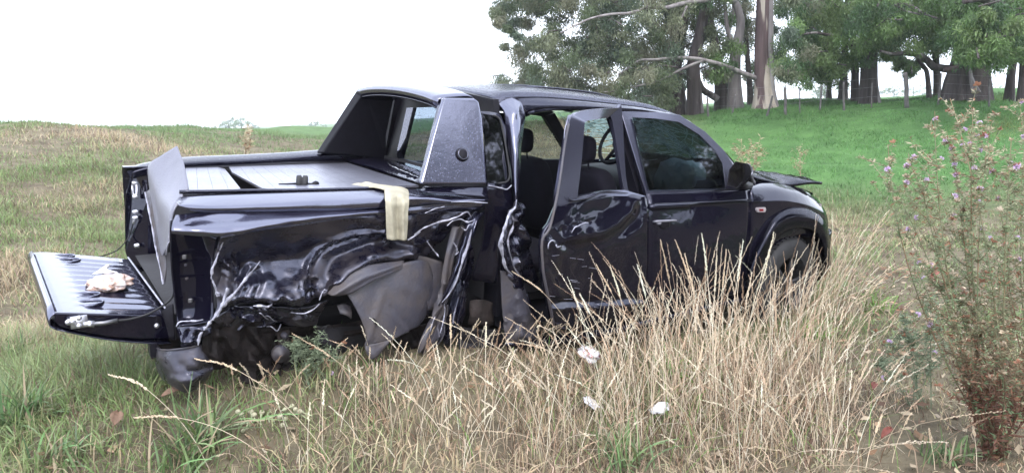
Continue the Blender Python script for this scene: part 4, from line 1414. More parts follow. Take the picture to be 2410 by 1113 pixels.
# ---- rear door, buckled and ajar
rd = surf('rear_door', at([
    [(1318, 468, -1.04), (1345, 474, -1.03), (1385, 466, -1.00), (1425, 452, -.965), (1470, 455, -.945), (1521, 462, -.925)],
    [(1312, 480, -1.06), (1345, 480, -1.05), (1388, 470, -1.02), (1428, 462, -.985), (1472, 464, -.96), (1523, 472, -.94)],
    [(1296, 520, -1.10), (1335, 520, -1.08), (1385, 505, -1.03), (1430, 500, -1.0), (1475, 496, -.975), (1526, 494, -.965)],
    [(1277, 560, -1.13), (1325, 560, -1.10), (1375, 560, -1.07), (1425, 555, -1.04), (1476, 550, -1.0), (1526, 545, -.97)],
    [(1276, 610, -1.14), (1325, 610, -1.09), (1375, 612, -1.045), (1425, 612, -1.02), (1476, 608, -.985), (1525, 600, -.97)],
    [(1281, 660, -1.14), (1328, 660, -1.08), (1378, 662, -1.03), (1425, 662, -1.0), (1476, 656, -.975), (1523, 650, -.968)],
    [(1292, 710, -1.12), (1335, 712, -1.07), (1382, 712, -1.03), (1428, 710, -1.01), (1474, 705, -.985), (1519, 700, -.962)],
    [(1300, 745, -1.10), (1340, 745, -1.06), (1385, 742, -1.04), (1430, 738, -1.02), (1474, 730, -.99), (1516, 722, -.955)],
    [(1305, 775, -1.06), (1342, 778, -1.04), (1388, 775, -1.02), (1430, 765, -.99), (1472, 758, -.97), (1513, 750, -.94)]]),
    PD, truck, (8, 11), [('f', [(1500, 480), (1485, 508), (1461, 535), (1415, 560), (1345, 570)], 13, .014), ('g', 1366, 530, 24, 12, .012), ('g', 1318, 600, 14, 40, .01), ('f', [(1300, 720), (1400, 716), (1512, 708)], 7, .012), ('n', .005, 6)] + creases(7, 1365, 532, 36, 16, .014, 31, -.2, 20, 50, (6, 12)) + creases(3, 1485, 490, 30, 16, .006, 32, .9, 30, 60, (8, 14)) + creases(8, 1315, 620, 30, 70, .008, 33, 1.4, 30, 80, (8, 16)), thick=.03, sharp=38)
do_ = [(1340, 288, -.93), (1352, 270, -.90), (1372, 262, -.875), (1410, 257, -.84), (1455, 255, -.79), (1464, 262, -.785), (1478, 445, -.93), (1521, 462, -.93), (1430, 462, -.985), (1345, 478, -1.05), (1312, 482, -1.06), (1318, 420, -1.03)]
di_ = [(1376, 296, -.925), (1379, 287, -.905), (1390, 283, -.885), (1407, 281, -.855), (1428, 279, -.815), (1442, 288, -.81), (1467, 440, -.93), (1469, 447, -.935), (1425, 450, -.975), (1366, 462, -1.03), (1360, 460, -1.035), (1369, 380, -.98)]
ring('window_frame', loop_cr([P(*q) for q in do_], 5), loop_cr([P(*q) for q in di_], 5), .035, M['frame'], rd, bevel=.004)
tube('frame_edge', [P(*q) for q in [(1338, 292, -.94), (1331, 330, -.96), (1326, 361, -.98), (1318, 420, -1.03), (1308, 475, -1.07), (1293, 538, -1.12), (1276, 565, -1.14), (1277, 620, -1.15), (1281, 655, -1.15), (1293, 712, -1.13), (1304, 772, -1.07)]], .009, M['liner'], rd, 6, 3)
surf('frame_end', at([[(1336, 280, -.91), (1342, 275, -.90), (1349, 268, -.895)], [(1329, 305, -.93), (1337, 305, -.93), (1343, 300, -.93)], [(1327, 330, -.95), (1332, 332, -.955), (1337, 334, -.955)]]), M['paint_wet'], rd, (4, 4))
tube('folded_sill', [P(*q) for q in [(1336, 462, -1.06), (1345, 472, -1.06), (1368, 470, -1.04), (1392, 464, -1.02), (1412, 453, -1.0), (1440, 451, -.98), (1478, 455, -.955)]], [.003, .007, .008, .007, .006, .005, .003], M['paint'], rd, 6, 3, jit=.15, flat=.6)
for pts in ([(1345, 548, -1.13), (1352, 536, -1.12), (1360, 532, -1.12), (1372, 526, -1.11), (1384, 524, -1.10)], [(1290, 585, -1.16), (1292, 572, -1.16), (1299, 566, -1.155), (1306, 568, -1.15)], [(1309, 575, -1.15), (1311, 582, -1.15), (1320, 579, -1.15)]):
    tube('paint_tear', [P(*q) for q in pts], .004, M['metal_edge'], rd, 5, 2, jit=.4)
for k in range(14):
    u, v = random.uniform(1290, 1410), random.uniform(590, 770)
    y = float(np.interp(u, [1280, 1525], [-1.15, -.975]))
    tube('scratch', [P(u, v, y - .0), P(u + random.uniform(5, 22), v + random.uniform(-3, 3), y + .01)], .0012, M['metal_edge'], rd, 4)

# ---- cabin inside
surf('cab_floor', [[Vector((x, y, .42)) for y in (-.86, 0, .86)] for x in (.62, 1.6, 2.7)], M['trim'], truck, (2, 2), face=(1, 0, 9))
surf('headliner', [[Vector((x, y, 1.775 - (x - 1.2) ** 2 * .05)) for y in (-.62, 0, .62)] for x in (.7, 1.4, 2.1)], M['trim'], truck, (2, 2), face=(1, 0, -9))
# far side of the cab with its windows
far = MB()
def fpl(loop, y, th=.05):
    n = len(loop)
    V = [Vector((x, y(z) if callable(y) else y, z)) for x, z in loop]
    V2 = [v + Vector((0, th, 0)) for v in V]
    far.add(V + V2, [tuple(range(n)), tuple(range(2 * n - 1, n - 1, -1))] + [(i, (i + 1) % n, n + (i + 1) % n, n + i) for i in range(n)])
fy = lambda z: float(np.interp(z, [0, 1.2, 1.75], [.90, .88, .67]))
fpl([(.62, .42), (2.6, .42), (2.6, 1.22), (1.7, 1.25), (.62, 1.27)], .86, .08)
fpl([(.57, 1.27), (.74, 1.27), (.78, 1.70), (.60, 1.80)], fy)
fpl([(1.63, 1.25), (1.80, 1.25), (1.66, 1.64), (1.50, 1.66)], fy)
fpl([(.7, 1.71), (1.5, 1.67), (1.98, 1.62), (2.08, 1.66), (1.6, 1.74), (.7, 1.79)], fy)
fpl([(2.40, 1.22), (2.50, 1.22), (2.08, 1.65), (1.98, 1.62)], fy)
fside = far.build('far_cab_side', M['trim'], truck, False)
for loop in ([(.74, 1.27), (1.63, 1.25), (1.50, 1.67), (.78, 1.71)], [(1.80, 1.25), (2.40, 1.22), (1.98, 1.62), (1.66, 1.64)]):
    obj('pane', [Vector((x, fy(z) + .025, z)) for x, z in loop], [(0, 1, 2, 3)], M['glass_far'], fside, False)
tube('door_pull', [P(1266, 407, .80), P(1276, 404, .76), P(1288, 405, .76), P(1290, 412, .80)], .006, M['steel'], fside, 6, 3)
# seats
def seat(cx, cy, w, rear=False):
    mb = MB()
    V, F = ico_geo((0, 0, 0), 1.0, sub=3)
    def blob(c, s, tilt=0.0, pw=.45):
        R_ = Matrix.Rotation(tilt, 3, 'Y')
        mb.add([R_ @ Vector((math.copysign(abs(v.x) ** pw, v.x) * s[0], math.copysign(abs(v.y) ** pw, v.y) * s[1], math.copysign(abs(v.z) ** pw, v.z) * s[2])) + Vector(c) for v in V], F)
    blob((cx + .18, cy, .74), (.27, w, .09))
    blob((cx - .13, cy, 1.03), (.085, w * .95, .30 if not rear else .27), -.22)
    o = mb.build('rear_seat' if rear else 'front_seat', M['seat'], truck)
    hs = [cy] if not rear else []
    for h in hs:
        mb2 = MB(); mb = mb2
        mb2.add([Vector((math.copysign(abs(v.x) ** .6, v.x) * .05, math.copysign(abs(v.y) ** .6, v.y) * .115, math.copysign(abs(v.z) ** .6, v.z) * .095)) + Vector((cx - .24, h, 1.455)) for v in V], F)
        mb2.tube([Vector((cx - .22, h - .05, 1.25)), Vector((cx - .24, h - .05, 1.45))], .007, 6)
        mb2.tube([Vector((cx - .22, h + .05, 1.25)), Vector((cx - .24, h + .05, 1.45))], .007, 6)
        mb2.build('headrest', M['seat'], o)
seat(1.79, -.40, .25)
seat(1.80, .40, .25)
seat(.86, 0, .68, True)
# dashboard and wheel
db = [[Vector((2.45, y, .75)) for y in (-.78, -.3, .3, .78)], [Vector((2.32, y, 1.0)) for y in (-.78, -.3, .3, .78)], [Vector((2.38, y, 1.16)) for y in (-.78, -.3, .3, .78)], [Vector((2.62, y, 1.20)) for y in (-.78, -.3, .3, .78)], [Vector((2.95, y, 1.18)) for y in (-.78, -.3, .3, .78)]]
surf('dashboard', db, M['trim'], truck, (3, 3), face=(-3, -1, 4))
swc = P(1452, 335, .22)
R_ = Matrix.Rotation(math.radians(-62), 3, 'Y')
sw = MB().tube([swc + R_ @ Vector((math.cos(a) * .19, math.sin(a) * .19, 0)) for a in np.linspace(0, 6.283, 33)], .016, 8, cap=False)
for a in (0.2, 2.94, 4.71):
    sw.tube([swc + R_ @ Vector((math.cos(a) * .18, math.sin(a) * .18, 0)), swc + R_ @ Vector((0, 0, -.03))], .016, 6)
sw.add(*ico_geo(swc + R_ @ Vector((0, 0, -.03)), .06))
sw.build('steering_wheel', M['trim'], truck)
# deployed airbags seen through the front door glass
for (u, v, y, r_, s_) in ((1590, 420, -.58, .17, (1.05, .7, .85)), (1628, 418, -.42, .14, (.8, .8, .9)), (1668, 402, .1, .12, (.9, .6, .8))):
    V, F = ico_geo(P(u, v, y), r_, s_, 0.25, 3)
    obj('airbag', V, F, M['airbag'], truck)
# rear bulkhead of the cab with its window
bx = .60
bo = [Vector((bx + .05, -.66, 1.80)), Vector((bx + .03, 0, 1.86)), Vector((bx + .05, .66, 1.80)), Vector((bx - .02, .88, 1.25)), Vector((bx - .02, .90, .5)), Vector((bx - .02, 0, .5)), Vector((bx - .02, -.86, .5)), Vector((bx - .02, -.88, 1.25))]
bi = [Vector((bx + .04, -.56, 1.70)), Vector((bx + .03, 0, 1.73)), Vector((bx + .04, .56, 1.70)), Vector((bx, .66, 1.36)), Vector((bx, .64, 1.32)), Vector((bx, 0, 1.32)), Vector((bx, -.64, 1.32)), Vector((bx, -.66, 1.36))]
bk = ring('rear_bulkhead', bo, bi, .04, M['plastic'], truck, (1, 0, 0))
obj('pane', [p + Vector((-.004, 0, 0)) for p in bi], [tuple(range(8))], M['glass_back'], bk, False)

# ---- sport bar over the bed
def bar_leg(face, thick_y, inner):
    """hollow-looking leg: outer face loop, pushed inwards, with rounded edges"""
    return face
near_f = [P(1040, 236, -.70), P(1046, 231, -.70), P(1118, 232, -.71), P(1128, 240, -.715), P(1136, 280, -.755), P(1147, 434, -.915), P(989, 434, -.915)]
near_b = [P(1030, 242, -.62)] + [p + Vector((-.0, .09, .0)) for p in near_f[1:6]] + [P(983, 428, -.84)]
sb = MB()
n7 = len(near_f)
sb.add(near_f + near_b, [tuple(range(n7)), tuple(range(2 * n7 - 1, n7 - 1, -1))] + [(i, i + n7, (i + 1) % n7 + n7, (i + 1) % n7) for i in range(n7)])
bar = sb.build('sport_bar', M['paint_wet'], truck, False, bevel=.012)
far_f = [P(839, 212, .66), P(846, 207, .66), P(908, 209, .66), P(917, 221, .665), P(897, 318, .76), P(898, 372, .82), P(742, 361, .82)]
far_g = [p + Vector((0, -.10, 0)) for p in far_f]
far_g[0] = P(856, 219, .58); far_g[6] = P(760, 360, .74)
sb2 = MB()
sb2.add(far_f + far_g, [tuple(range(n7)), tuple(range(2 * n7 - 1, n7 - 1, -1))] + [(i, i + n7, (i + 1) % n7 + n7, (i + 1) % n7) for i in range(n7)])
sb2.build('far_leg', M['plastic'], bar, False, bevel=.012)
hoop = []
for t in np.linspace(0, 1, 9):
    y = -.66 + t * 1.30
    a = P(1040, 236, -.70).lerp(far_f[0], t); b_ = P(1120, 232, -.71).lerp(far_f[3], t)
    lift = .055 * math.sin(math.pi * t) ** .7
    a = Vector((a.x, y, a.z + lift * .8)); b_ = Vector((b_.x, y, b_.z + lift + .004))
    dn = Vector((0, 0, -.055))
    hoop.append([a + Vector((.012, 0, -.05)), a, a.lerp(b_, .5) + Vector((0, 0, .008)), b_, b_ + dn, a + Vector((.04, 0, -.06)), a + Vector((.012, 0, -.05))])
surf('hoop', hoop, M['paint_wet'], bar, (2, 3), axis=2, face=(0, -2, 6))
plate('brake_lamp', [P(904, 214, .30), P(962, 216, .05), P(960, 222, .05), P(902, 220, .30)], .12, M['plastic'], bar, (1, 0, 0))
# round emblem disc
ec = P(1090, 363, -.842 - .012)
nrm_ = (near_f[2] - near_f[6]).cross(near_f[5] - near_f[6]).normalized()
if nrm_.y > 0: nrm_ = -nrm_
ec = near_f[6] + (ec - near_f[6]) - nrm_ * (ec - near_f[6]).dot(nrm_) + nrm_ * .001
V, F = lathe_geo([(0.0005, .010), (.030, .009), (.037, .006), (.040, .0)], 28, ec, nrm_)
em = obj('emblem_disc', V, F, M['plastic'], bar)
V, F = lathe_geo([(.028, .0095), (.030, .0125), (.032, .0095)], 28, ec, nrm_)
obj('emblem_ring', V, F, M['paint_wet'], bar)

# ---- bed: near rail cap, bed top, tonneau cover
NR = [(415, 470), (432, 462), (508, 458), (600, 455), (702, 452), (810, 449), (905, 446), (978, 446), (1060, 452), (1150, 463)]
NM = [(420, 480), (445, 480), (508, 483), (600, 480), (702, 476), (810, 472), (905, 466), (978, 462), (1060, 462), (1150, 468)]
NL = [(432, 487), (460, 497), (520, 499), (610, 498), (702, 497), (815, 496), (905, 490), (978, 484), (1060, 476), (1150, 475)]
rail = surf('bed_rail_cap', [[P(u, v, -.78) for u, v in NR], [P(u, v * .55 + b * .45, -.85) for (u, v), (a, b) in zip(NR, NM)], [P(u, v, -.915) for u, v in NM], [P(u, v * .6 + b * .4, -.932) for (u, v), (a, b) in zip(NM, NL)], [P(u, v, -.925) for u, v in NL], [P(u, v + 1, -.88) for u, v in NL]], M['paint_wet'], truck, (4, 5), [('n', .006, 5), ('f', [(980, 455), (1060, 470), (1130, 462)], 8, .02)])
tube('inner_lip', [P(u, v, -.74) for u, v in ((422, 452), (508, 451), (600, 449), (702, 448), (857, 444), (900, 441))], .010, M['paint'], rail, 6, 3, flat=.6)
surf('rail_foot', at([[(1000, 438, -.84), (1075, 439, -.89), (1146, 440, -.90)], [(990, 447, -.88), (1075, 447, -.915), (1147, 452, -.915)], [(1010, 452, -.93), (1080, 458, -.945), (1150, 465, -.94)]]), PP, truck, (4, 5), [('n', .01, 12)])
# far rail
FR = [(312, 398), (345, 389), (430, 377), (560, 371), (660, 366), (745, 360), (820, 356), (890, 354)]
frail = surf('bed_rail_cap', [[P(u, v - 5, .92) for u, v in FR], [P(u, v - 6, .88) for u, v in FR], [P(u, v + 5, .80) for u, v in FR], [P(u, v + 11, .79) for u, v in FR], [P(u, v + 24, .80) for u, v in FR]], PP, truck, (3, 5), axis=2, face=(-1, -5, 3))
surf('cover_track', at([[(437, 392, .775), (560, 387, .775), (690, 380, .775), (815, 377, .775)], [(437, 397, .74), (560, 392, .74), (690, 387, .74), (815, 384, .74)]]), M['plastic'], truck, (2, 4), axis=2, face=(-1, -5, 3))
# cover, in slats, torn open by a wedge
def cov(u, v):
    t = (v - 381) / (452 - 381)
    return P(u, v, .775 - 1.5 * min(1, max(0, t)))
ft, nt = [(437, 395), (815, 382)], [(429, 453), (985, 436)]
def cov_edge(s, k):
    a = Vector((ft[0][0] + (ft[1][0] - ft[0][0]) * s, ft[0][1] + (ft[1][1] - ft[0][1]) * s)); b_ = Vector((nt[0][0] + (nt[1][0] - nt[0][0]) * s, nt[0][1] + (nt[1][1] - nt[0][1]) * s))
    a3, b3 = P(a.x, a.y, .775), P(b_.x, b_.y, -.74)
    return a3, b3
cover = empty('tonneau_cover', (0, 0, 0))
cover.parent = truck
e0, e1 = cov_edge(.245, 0)
NSL = 15
for k in range(NSL):
    s0, s1 = k / NSL, (k + 1) / NSL
    a0, b0 = cov_edge(s0, 0); a1, b1 = cov_edge(s1, 0)
    g = Vector((.0006, 0, 0))
    cu, cv_ = P(528, 396, .775), P(617, 443, -.70)
    if s1 <= .235:      # rear piece, ends along the wedge's left edge
        plate('slat', [a0 + g, a1 - g, b1 - g, b0 + g], .012, M['cover'], cover, (0, 0, -1))
    elif s0 < .235:
        plate('slat', [a0 + g, P(528, 396, .775), P(566, 444, -.70), b0 + g], .012, M['cover'], cover, (0, 0, -1))
    elif s0 < .36:
        w = (s1 - .235) / (.36 - .235)
        pb0 = P(528, 396, .775).lerp(P(617, 443, -.70), min(1, max(0, (s0 - .235) / .125)))
        pb1 = P(528, 396, .775).lerp(P(617, 443, -.70), min(1, max(0, w)))
        aa0 = a0 if s0 > .235 else P(528, 396, .775)
        loop = [aa0 + g, a1 - g, (b1 if w >= 1 else pb1) - g] + ([] if w < 1 else [P(617, 443, -.70)]) + ([pb0 + g] if (pb0 - aa0).length > .02 else [])
        plate('slat', loop, .012, M['cover'], cover, (0, 0, -1))
    else:
        plate('slat', [a0 + g, a1 - g, b1 - g, b0 + g], .012, M['cover'], cover, (0, 0, -1))
# canister of the cover ahead of the slats
surf('cover_canister', at([[(815, 380, .775), (870, 395, .35), (930, 415, -.2), (990, 432, -.72)], [(822, 372, .775), (880, 384, .35), (940, 402, -.2), (1000, 424, -.72)], [(880, 367, .80), (930, 378, .35), (985, 392, -.2), (1040, 412, -.72)]]), PP, truck, (3, 4), axis=2, face=(-1, -5, 3))
# panel torn from the cover's rear end, standing on edge
bp = surf('bent_panel', at([
    [(416, 344, -.42), (424, 365, -.48), (431, 385, -.54), (443, 444, -.70)],
    [(380, 366, -.34), (396, 390, -.42), (408, 415, -.50), (421, 475, -.72)],
    [(349, 389, -.26), (362, 420, -.36), (376, 460, -.48), (406, 505, -.74)],
    [(351, 440, -.28), (364, 480, -.38), (377, 530, -.50), (398, 560, -.74)],
    [(356, 470, -.30), (368, 540, -.42), (380, 600, -.54), (392, 582, -.74)]]), M['panel_grey'], truck, (5, 6), [('n', .012, 5)], thick=.006)
surf('folded_strip', at([[(341, 452, -.22), (347, 450, -.24), (352, 446, -.27)], [(357, 530, -.36), (364, 528, -.38), (370, 540, -.42)], [(377, 620, -.50), (384, 610, -.53), (389, 600, -.56)], [(382, 668, -.58), (386, 668, -.58), (390, 640, -.60)]]), M['liner'], bp, (5, 3), [('n', .008, 12)], thick=.005)
torn('torn_edge', [P(*q) for q in [(341, 452, -.23), (349, 490, -.30), (357, 530, -.37), (366, 580, -.44), (376, 625, -.51), (384, 668, -.59)]], [.006] * 6, bp)
torn('torn_edge', [P(*q) for q in [(402, 520, -.75), (398, 558, -.75), (399, 568, -.75), (394, 575, -.75), (390, 600, -.73)]], [.005] * 5, bp)

# ---- bed: floor, inner walls, far side and its rear post
surf('bed_floor', [[Vector((x, y, .74)) for y in (-.70, 0, .74)] for x in (-1.22, -.4, .5)], M['dark'], truck, (2, 2), face=(0, 0, 9))
surf('bed_front_wall', [[Vector((.52, y, z)) for y in (-.8, 0, .8)] for z in (.6, 1.0, 1.34)], M['dark'], truck, (2, 2), face=(-5, 0, 1))
fs = surf('bed_side', [[Vector((x, yy, z)) for x in (-1.24, -.9, -.3, .1, .52)] for z, yy in ((1.31, .80), (1.30, .92), (1.18, .955), (.8, .97), (.5, .95))], PD, truck, (3, 4), face=(0, 9, 1))
surf('bed_inner_wall', [[Vector((x, .80, z)) for x in (-1.02, -.4, .52)] for z in (1.30, 1.0, .72)], M['dark'], truck, (2, 2), face=(0, -5, 1))
fp = plate('far_bed_post', [P(u, v, .93) if u < 318 else P(u, v, .78) for u, v in ((312, 402), (346, 402), (350, 470), (352, 600), (350, 640), (300, 612), (293, 590), (292, 500), (295, 455), (303, 425))], .10, PD, truck, (1, 0, 0), bevel=.008)
st_ = MB()
st_.tube([P(312, 436, .86), P(322, 436, .83), P(322, 458, .83), P(312, 458, .86), P(312, 436, .86)], .008, 6)
st_.build('latch_striker', M['steel'], fp)
for (u, v) in ((317, 431), (318, 463), (318, 499), (318, 513), (322, 578)):
    V, F = lathe_geo([(.0005, .016), (.013, .014), (.016, -.01)], 10, P(u, v, .905 - (u - 293) / 57 * .15), (-1, -.4, 0))
    obj('bolt', V, F, M['steel'], fp)
tube('cable', [P(*q) for q in [(318, 512, .83), (312, 530, .85), (304, 555, .88), (290, 575, .86), (270, 592, .84), (236, 604, .78)]], .004, M['rubber'], fp, 5, 4)
tube('cable_end', [P(*q) for q in [(319, 511, .835), (314, 526, .845)]], .009, M['steel'], fp, 6)

# ---- crushed near bed side
bs = surf('crushed_bed_side', at([
    [(413, 506, -.90), (480, 498, -.91), (560, 497, -.915), (660, 496, -.92), (770, 495, -.925), (880, 494, -.93), (970, 488, -.925), (1060, 478, -.92), (1148, 474, -.92)],
    [(406, 522, -.935), (474, 520, -.962), (550, 518, -.965), (650, 510, -.955), (755, 503, -.95), (870, 498, -.945), (960, 493, -.93), (1050, 485, -.92), (1142, 481, -.915)],
    [(403, 540, -.965), (472, 544, -1.015), (545, 544, -1.02), (645, 527, -1.0), (745, 512, -.98), (870, 502, -.955), (960, 497, -.935), (1050, 490, -.92), (1138, 487, -.91)],
    [(404, 550, -.965), (474, 557, -1.012), (548, 554, -1.012), (650, 537, -.99), (752, 521, -.975), (870, 509, -.945), (960, 504, -.925), (1045, 498, -.905), (1125, 495, -.88)]]), M['paint_wet'], truck, (8, 10), [('n', .008, 7), ('f', [(455, 530), (560, 522), (700, 505), (820, 498)], 9, .008)], thick=.004)
surf('crushed_panel', at([
    [(520, 558, -1.008), (556, 552, -1.01), (600, 543, -1.0), (660, 535, -.988), (760, 520, -.972), (860, 509, -.945), (960, 504, -.915), (1030, 500, -.905), (1115, 496, -.88)],
    [(510, 590, -.985), (545, 582, -.96), (590, 575, -.955), (650, 568, -.945), (735, 560, -.935), (830, 545, -.915), (930, 535, -.90), (1000, 530, -.88), (1090, 520, -.85)],
    [(497, 625, -.955), (538, 615, -.90), (585, 608, -.89), (645, 602, -.89), (718, 592, -.885), (790, 570, -.90), (895, 558, -.895), (968, 556, -.86), (1050, 552, -.81)],
    [(500, 655, -.95), (545, 645, -.89), (588, 628, -.885), (645, 622, -.885), (715, 622, -.89), (775, 606, -.885), (880, 582, -.89), (965, 574, -.84), (1025, 582, -.79)],
    [(508, 690, -.96), (555, 672, -.925), (592, 664, -.945), (645, 660, -.95), (716, 660, -.955), (772, 642, -.935), (870, 600, -.935), (958, 588, -.87), (1005, 604, -.80)],
    [(510, 722, -.965), (560, 698, -.975), (600, 700, -1.005), (655, 700, -1.015), (716, 700, -1.005), (770, 676, -.985), (862, 618, -.965), (952, 604, -.885), (1000, 614, -.80)],
    [(500, 748, -.975), (558, 715, -.955), (603, 713, -.985), (655, 714, -1.0), (718, 716, -.985), (770, 690, -.98), (858, 628, -.955), (948, 613, -.875), (995, 620, -.79)]]),
    M['paint_dirty'], truck, (9, 20), [
        ('f', [(560, 660), (640, 655), (720, 668)], 10, .008),
        ('v', [(713, 668), (724, 620), (742, 588), (775, 567), (831, 551), (900, 546)], 10, .024), ('v', [(722, 672), (734, 624), (755, 594), (790, 576), (840, 562)], 7, -.018),
        ('f', [(785, 650), (800, 622), (870, 590), (965, 570)], 15, .028), ('g', 650, 668, 22, 12, -.022),
        ('v', [(560, 700), (575, 655), (588, 628)], 14, .022), ('v', [(596, 715), (612, 668), (606, 636)], 12, -.016), ('v', [(676, 712), (690, 676), (712, 650)], 12, .020), ('v', [(640, 716), (660, 690), (690, 700)], 10, .016),
        ('n', .004, 8)] + creases(18, 738, 690, 50, 34, .026, 4, 1.3, 20, 60, (8, 18)) + creases(9, 640, 668, 90, 44, .010, 5, .4, 40, 110, (14, 30)) + creases(18, 985, 552, 110, 52, .030, 6, -.5, 40, 120, (10, 26))
        + creases(12, 535, 650, 40, 70, .022, 7, 1.2, 25, 70, (8, 18)) + creases(4, 820, 560, 90, 40, .005, 9, -.2, 60, 140, (16, 30)), thick=.004, sharp=38)
# rear corner post where the tail lamp was
cp = surf('bed_corner_post', at([
    [(402, 520, -.86), (416, 518, -.84), (450, 532, -.90), (480, 548, -.955), (516, 556, -.965)],
    [(403, 600, -.86), (418, 600, -.82), (452, 604, -.83), (484, 608, -.90), (498, 622, -.95)],
    [(410, 680, -.86), (424, 680, -.82), (455, 682, -.83), (480, 684, -.88), (500, 690, -.95)],
    [(418, 745, -.86), (430, 745, -.83), (455, 745, -.84), (478, 742, -.90), (500, 745, -.965)],
    [(422, 768, -.90), (432, 765, -.90), (455, 763, -.92), (478, 760, -.94), (494, 757, -.965)]]), M['paint_dry'], truck, (5, 5), [('n', .008, 8)], thick=.006)
for (u, v, w, h) in ((433, 605, 5, 5), (435, 624, 2.5, 3), (447, 708, 5, 5), (438, 656, 3, 3)):
    q = [P(u - w, v - h, -.845), P(u + w, v - h, -.85), P(u + w * .7, v + h, -.85), P(u - w, v + h, -.845)]
    plate('lamp_clip', q, .012, M['liner'] if h < 5 else M['alloy'], cp, (1, 1, 0), bevel=.003)
# torn, paint-stripped edges
TE = [([(530, 556), (524, 570), (515, 590), (508, 612), (500, 632), (497, 655)], -.985, [.002, .007, .007, .008, .010, .006]),
      ([(497, 655), (503, 668), (509, 684), (513, 697)], -.985, [.006, .008, .010, .012]),
      ([(612, 614), (600, 630), (588, 645), (575, 660), (566, 672), (550, 692), (535, 705), (520, 722), (508, 742), (500, 752)], -1.005, [.002, .006, .009, .010, .008, .011, .014, .016, .012, .008]),
      ([(537, 678), (530, 696), (524, 715)], -1.01, [.009, .011, .012]),
      ([(500, 752), (488, 766), (480, 776), (470, 790), (466, 812)], -.99, [.009, .012, .016, .010, .004]),
      ([(415, 768), (422, 758), (440, 756), (462, 755), (478, 752)], -.95, [.003, .006, .007, .008, .004]),
      ([(596, 720), (615, 720), (630, 722), (640, 716)], -1.01, [.005, .008, .010, .006]),
      ([(676, 712), (690, 714), (706, 718)], -1.01, [.012, .010, .006]),
      ([(684, 735), (705, 738), (722, 736), (738, 728), (752, 715)], -.99, [.003, .005, .006, .005, .005]),
      ([(752, 706), (758, 690), (764, 682), (770, 690)], -1.0, [.004, .006, .007, .005]),
      ([(975, 552), (1000, 535), (1040, 522), (1075, 512), (1098, 499), (1108, 510)], -.93, [.004, .007, .009, .009, .007, .004]),
      ([(960, 565), (975, 556), (990, 545)], -.93, [.006, .008, .004]), ([(1000, 502), (1024, 492), (1046, 486)], -.95, [.004, .006, .002]),
      ([(1062, 476), (1100, 475), (1148, 478)], -.97, [.002, .007, .004]),
      ([(1052, 532), (1066, 520), (1085, 517), (1102, 523), (1118, 516)], -.92, [.003, .006, .007, .006, .004]),
      ([(1005, 568), (1016, 584), (1028, 598), (1032, 604)], -.92, [.003, .006, .008, .003])]
for pts, y, r_ in TE:
    torn('torn_edge', [P(u, v, y + random.uniform(-.012, .012)) for u, v in pts], r_, bs)
# crumpled strips ahead of the wheel: folded sheet
def strip(name, line, w, mat, fold=.02, parent=truck):
    rows = []
    f0 = [random.uniform(.3, 1.3) for _ in range(5)]; g0 = [random.uniform(-.18, .18) for _ in range(3)]
    for (u, v, y), ww in zip(line, w):
        fold_ = fold; fold = fold_ * random.uniform(.4, 1.3)
        rows.append([P(u - ww, v, y + fold * f0[0]), P(u - ww * (.35 + g0[0]), v + random.uniform(-4, 4), y - fold * f0[1]), P(u + ww * (.2 + g0[1]), v, y + fold * .5 * f0[2]), P(u + ww * (.6 + g0[2]), v + random.uniform(-4, 4), y - fold * f0[3]), P(u + ww, v, y + fold * f0[4])])
        fold = fold_
    us = [q[0] for q in line]; vs = [q[1] for q in line]
    return surf(name, rows, mat, parent, (7, 5), creases(14, sum(us) / len(us), sum(vs) / len(vs), (max(us) - min(us)) / 2 + 12, (max(vs) - min(vs)) / 2, .022, len(line) * 7 + int(us[0]), 1.7, 20, 90, (5, 12)), thick=.003, sharp=38)
strip('folded_sheet', [(1128, 500, -.86), (1112, 520, -.90), (1102, 560, -.92), (1086, 610, -.93), (1068, 660, -.93), (1050, 695, -.93), (1034, 720, -.92)], [14, 16, 13, 12, 11, 8, 3], M['paint_wet'], .025)
strip('folded_sheet', [(1082, 530, -.86), (1070, 570, -.88), (1058, 610, -.89), (1050, 660, -.89), (1040, 700, -.90), (1022, 760, -.92), (1005, 805, -.94), (990, 832, -.93)], [18, 16, 12, 13, 14, 16, 18, 8], M['liner'], .03)
strip('folded_sheet', [(1046, 718, -.93), (1040, 750, -.93), (1030, 785, -.94), (1018, 815, -.94)], [8, 9, 12, 5], M['liner'], .03)
strip('folded_sheet', [(1095, 580, -.84), (1100, 620, -.82), (1092, 655, -.82), (1080, 700, -.82), (1066, 760, -.84), (1052, 815, -.86)], [18, 16, 16, 18, 22, 10], M['paint_dirty'], .03)
for pts, r_ in (([(1110, 540, -.96), (1102, 575, -.965), (1090, 610, -.97), (1078, 650, -.97), (1062, 685, -.96), (1040, 712, -.95)], [.004, .008, .010, .009, .010, .003]),
                ([(1066, 570, -.92), (1076, 585, -.92), (1072, 600, -.92), (1080, 592, -.92)], [.004, .007, .006, .003]),
                ([(1012, 780, -.97), (1018, 760, -.97), (1024, 745, -.96)], [.003, .005, .002]), ([(1030, 800, -.97), (1040, 770, -.965), (1047, 735, -.955), (1046, 715, -.95)], [.003, .005, .006, .002]), ([(1085, 535, -.93), (1096, 542, -.94), (1104, 530, -.94), (1114, 528, -.93)], [.003, .006, .006, .003])):
    torn('torn_edge', [P(*q) for q in pts], r_, bs)
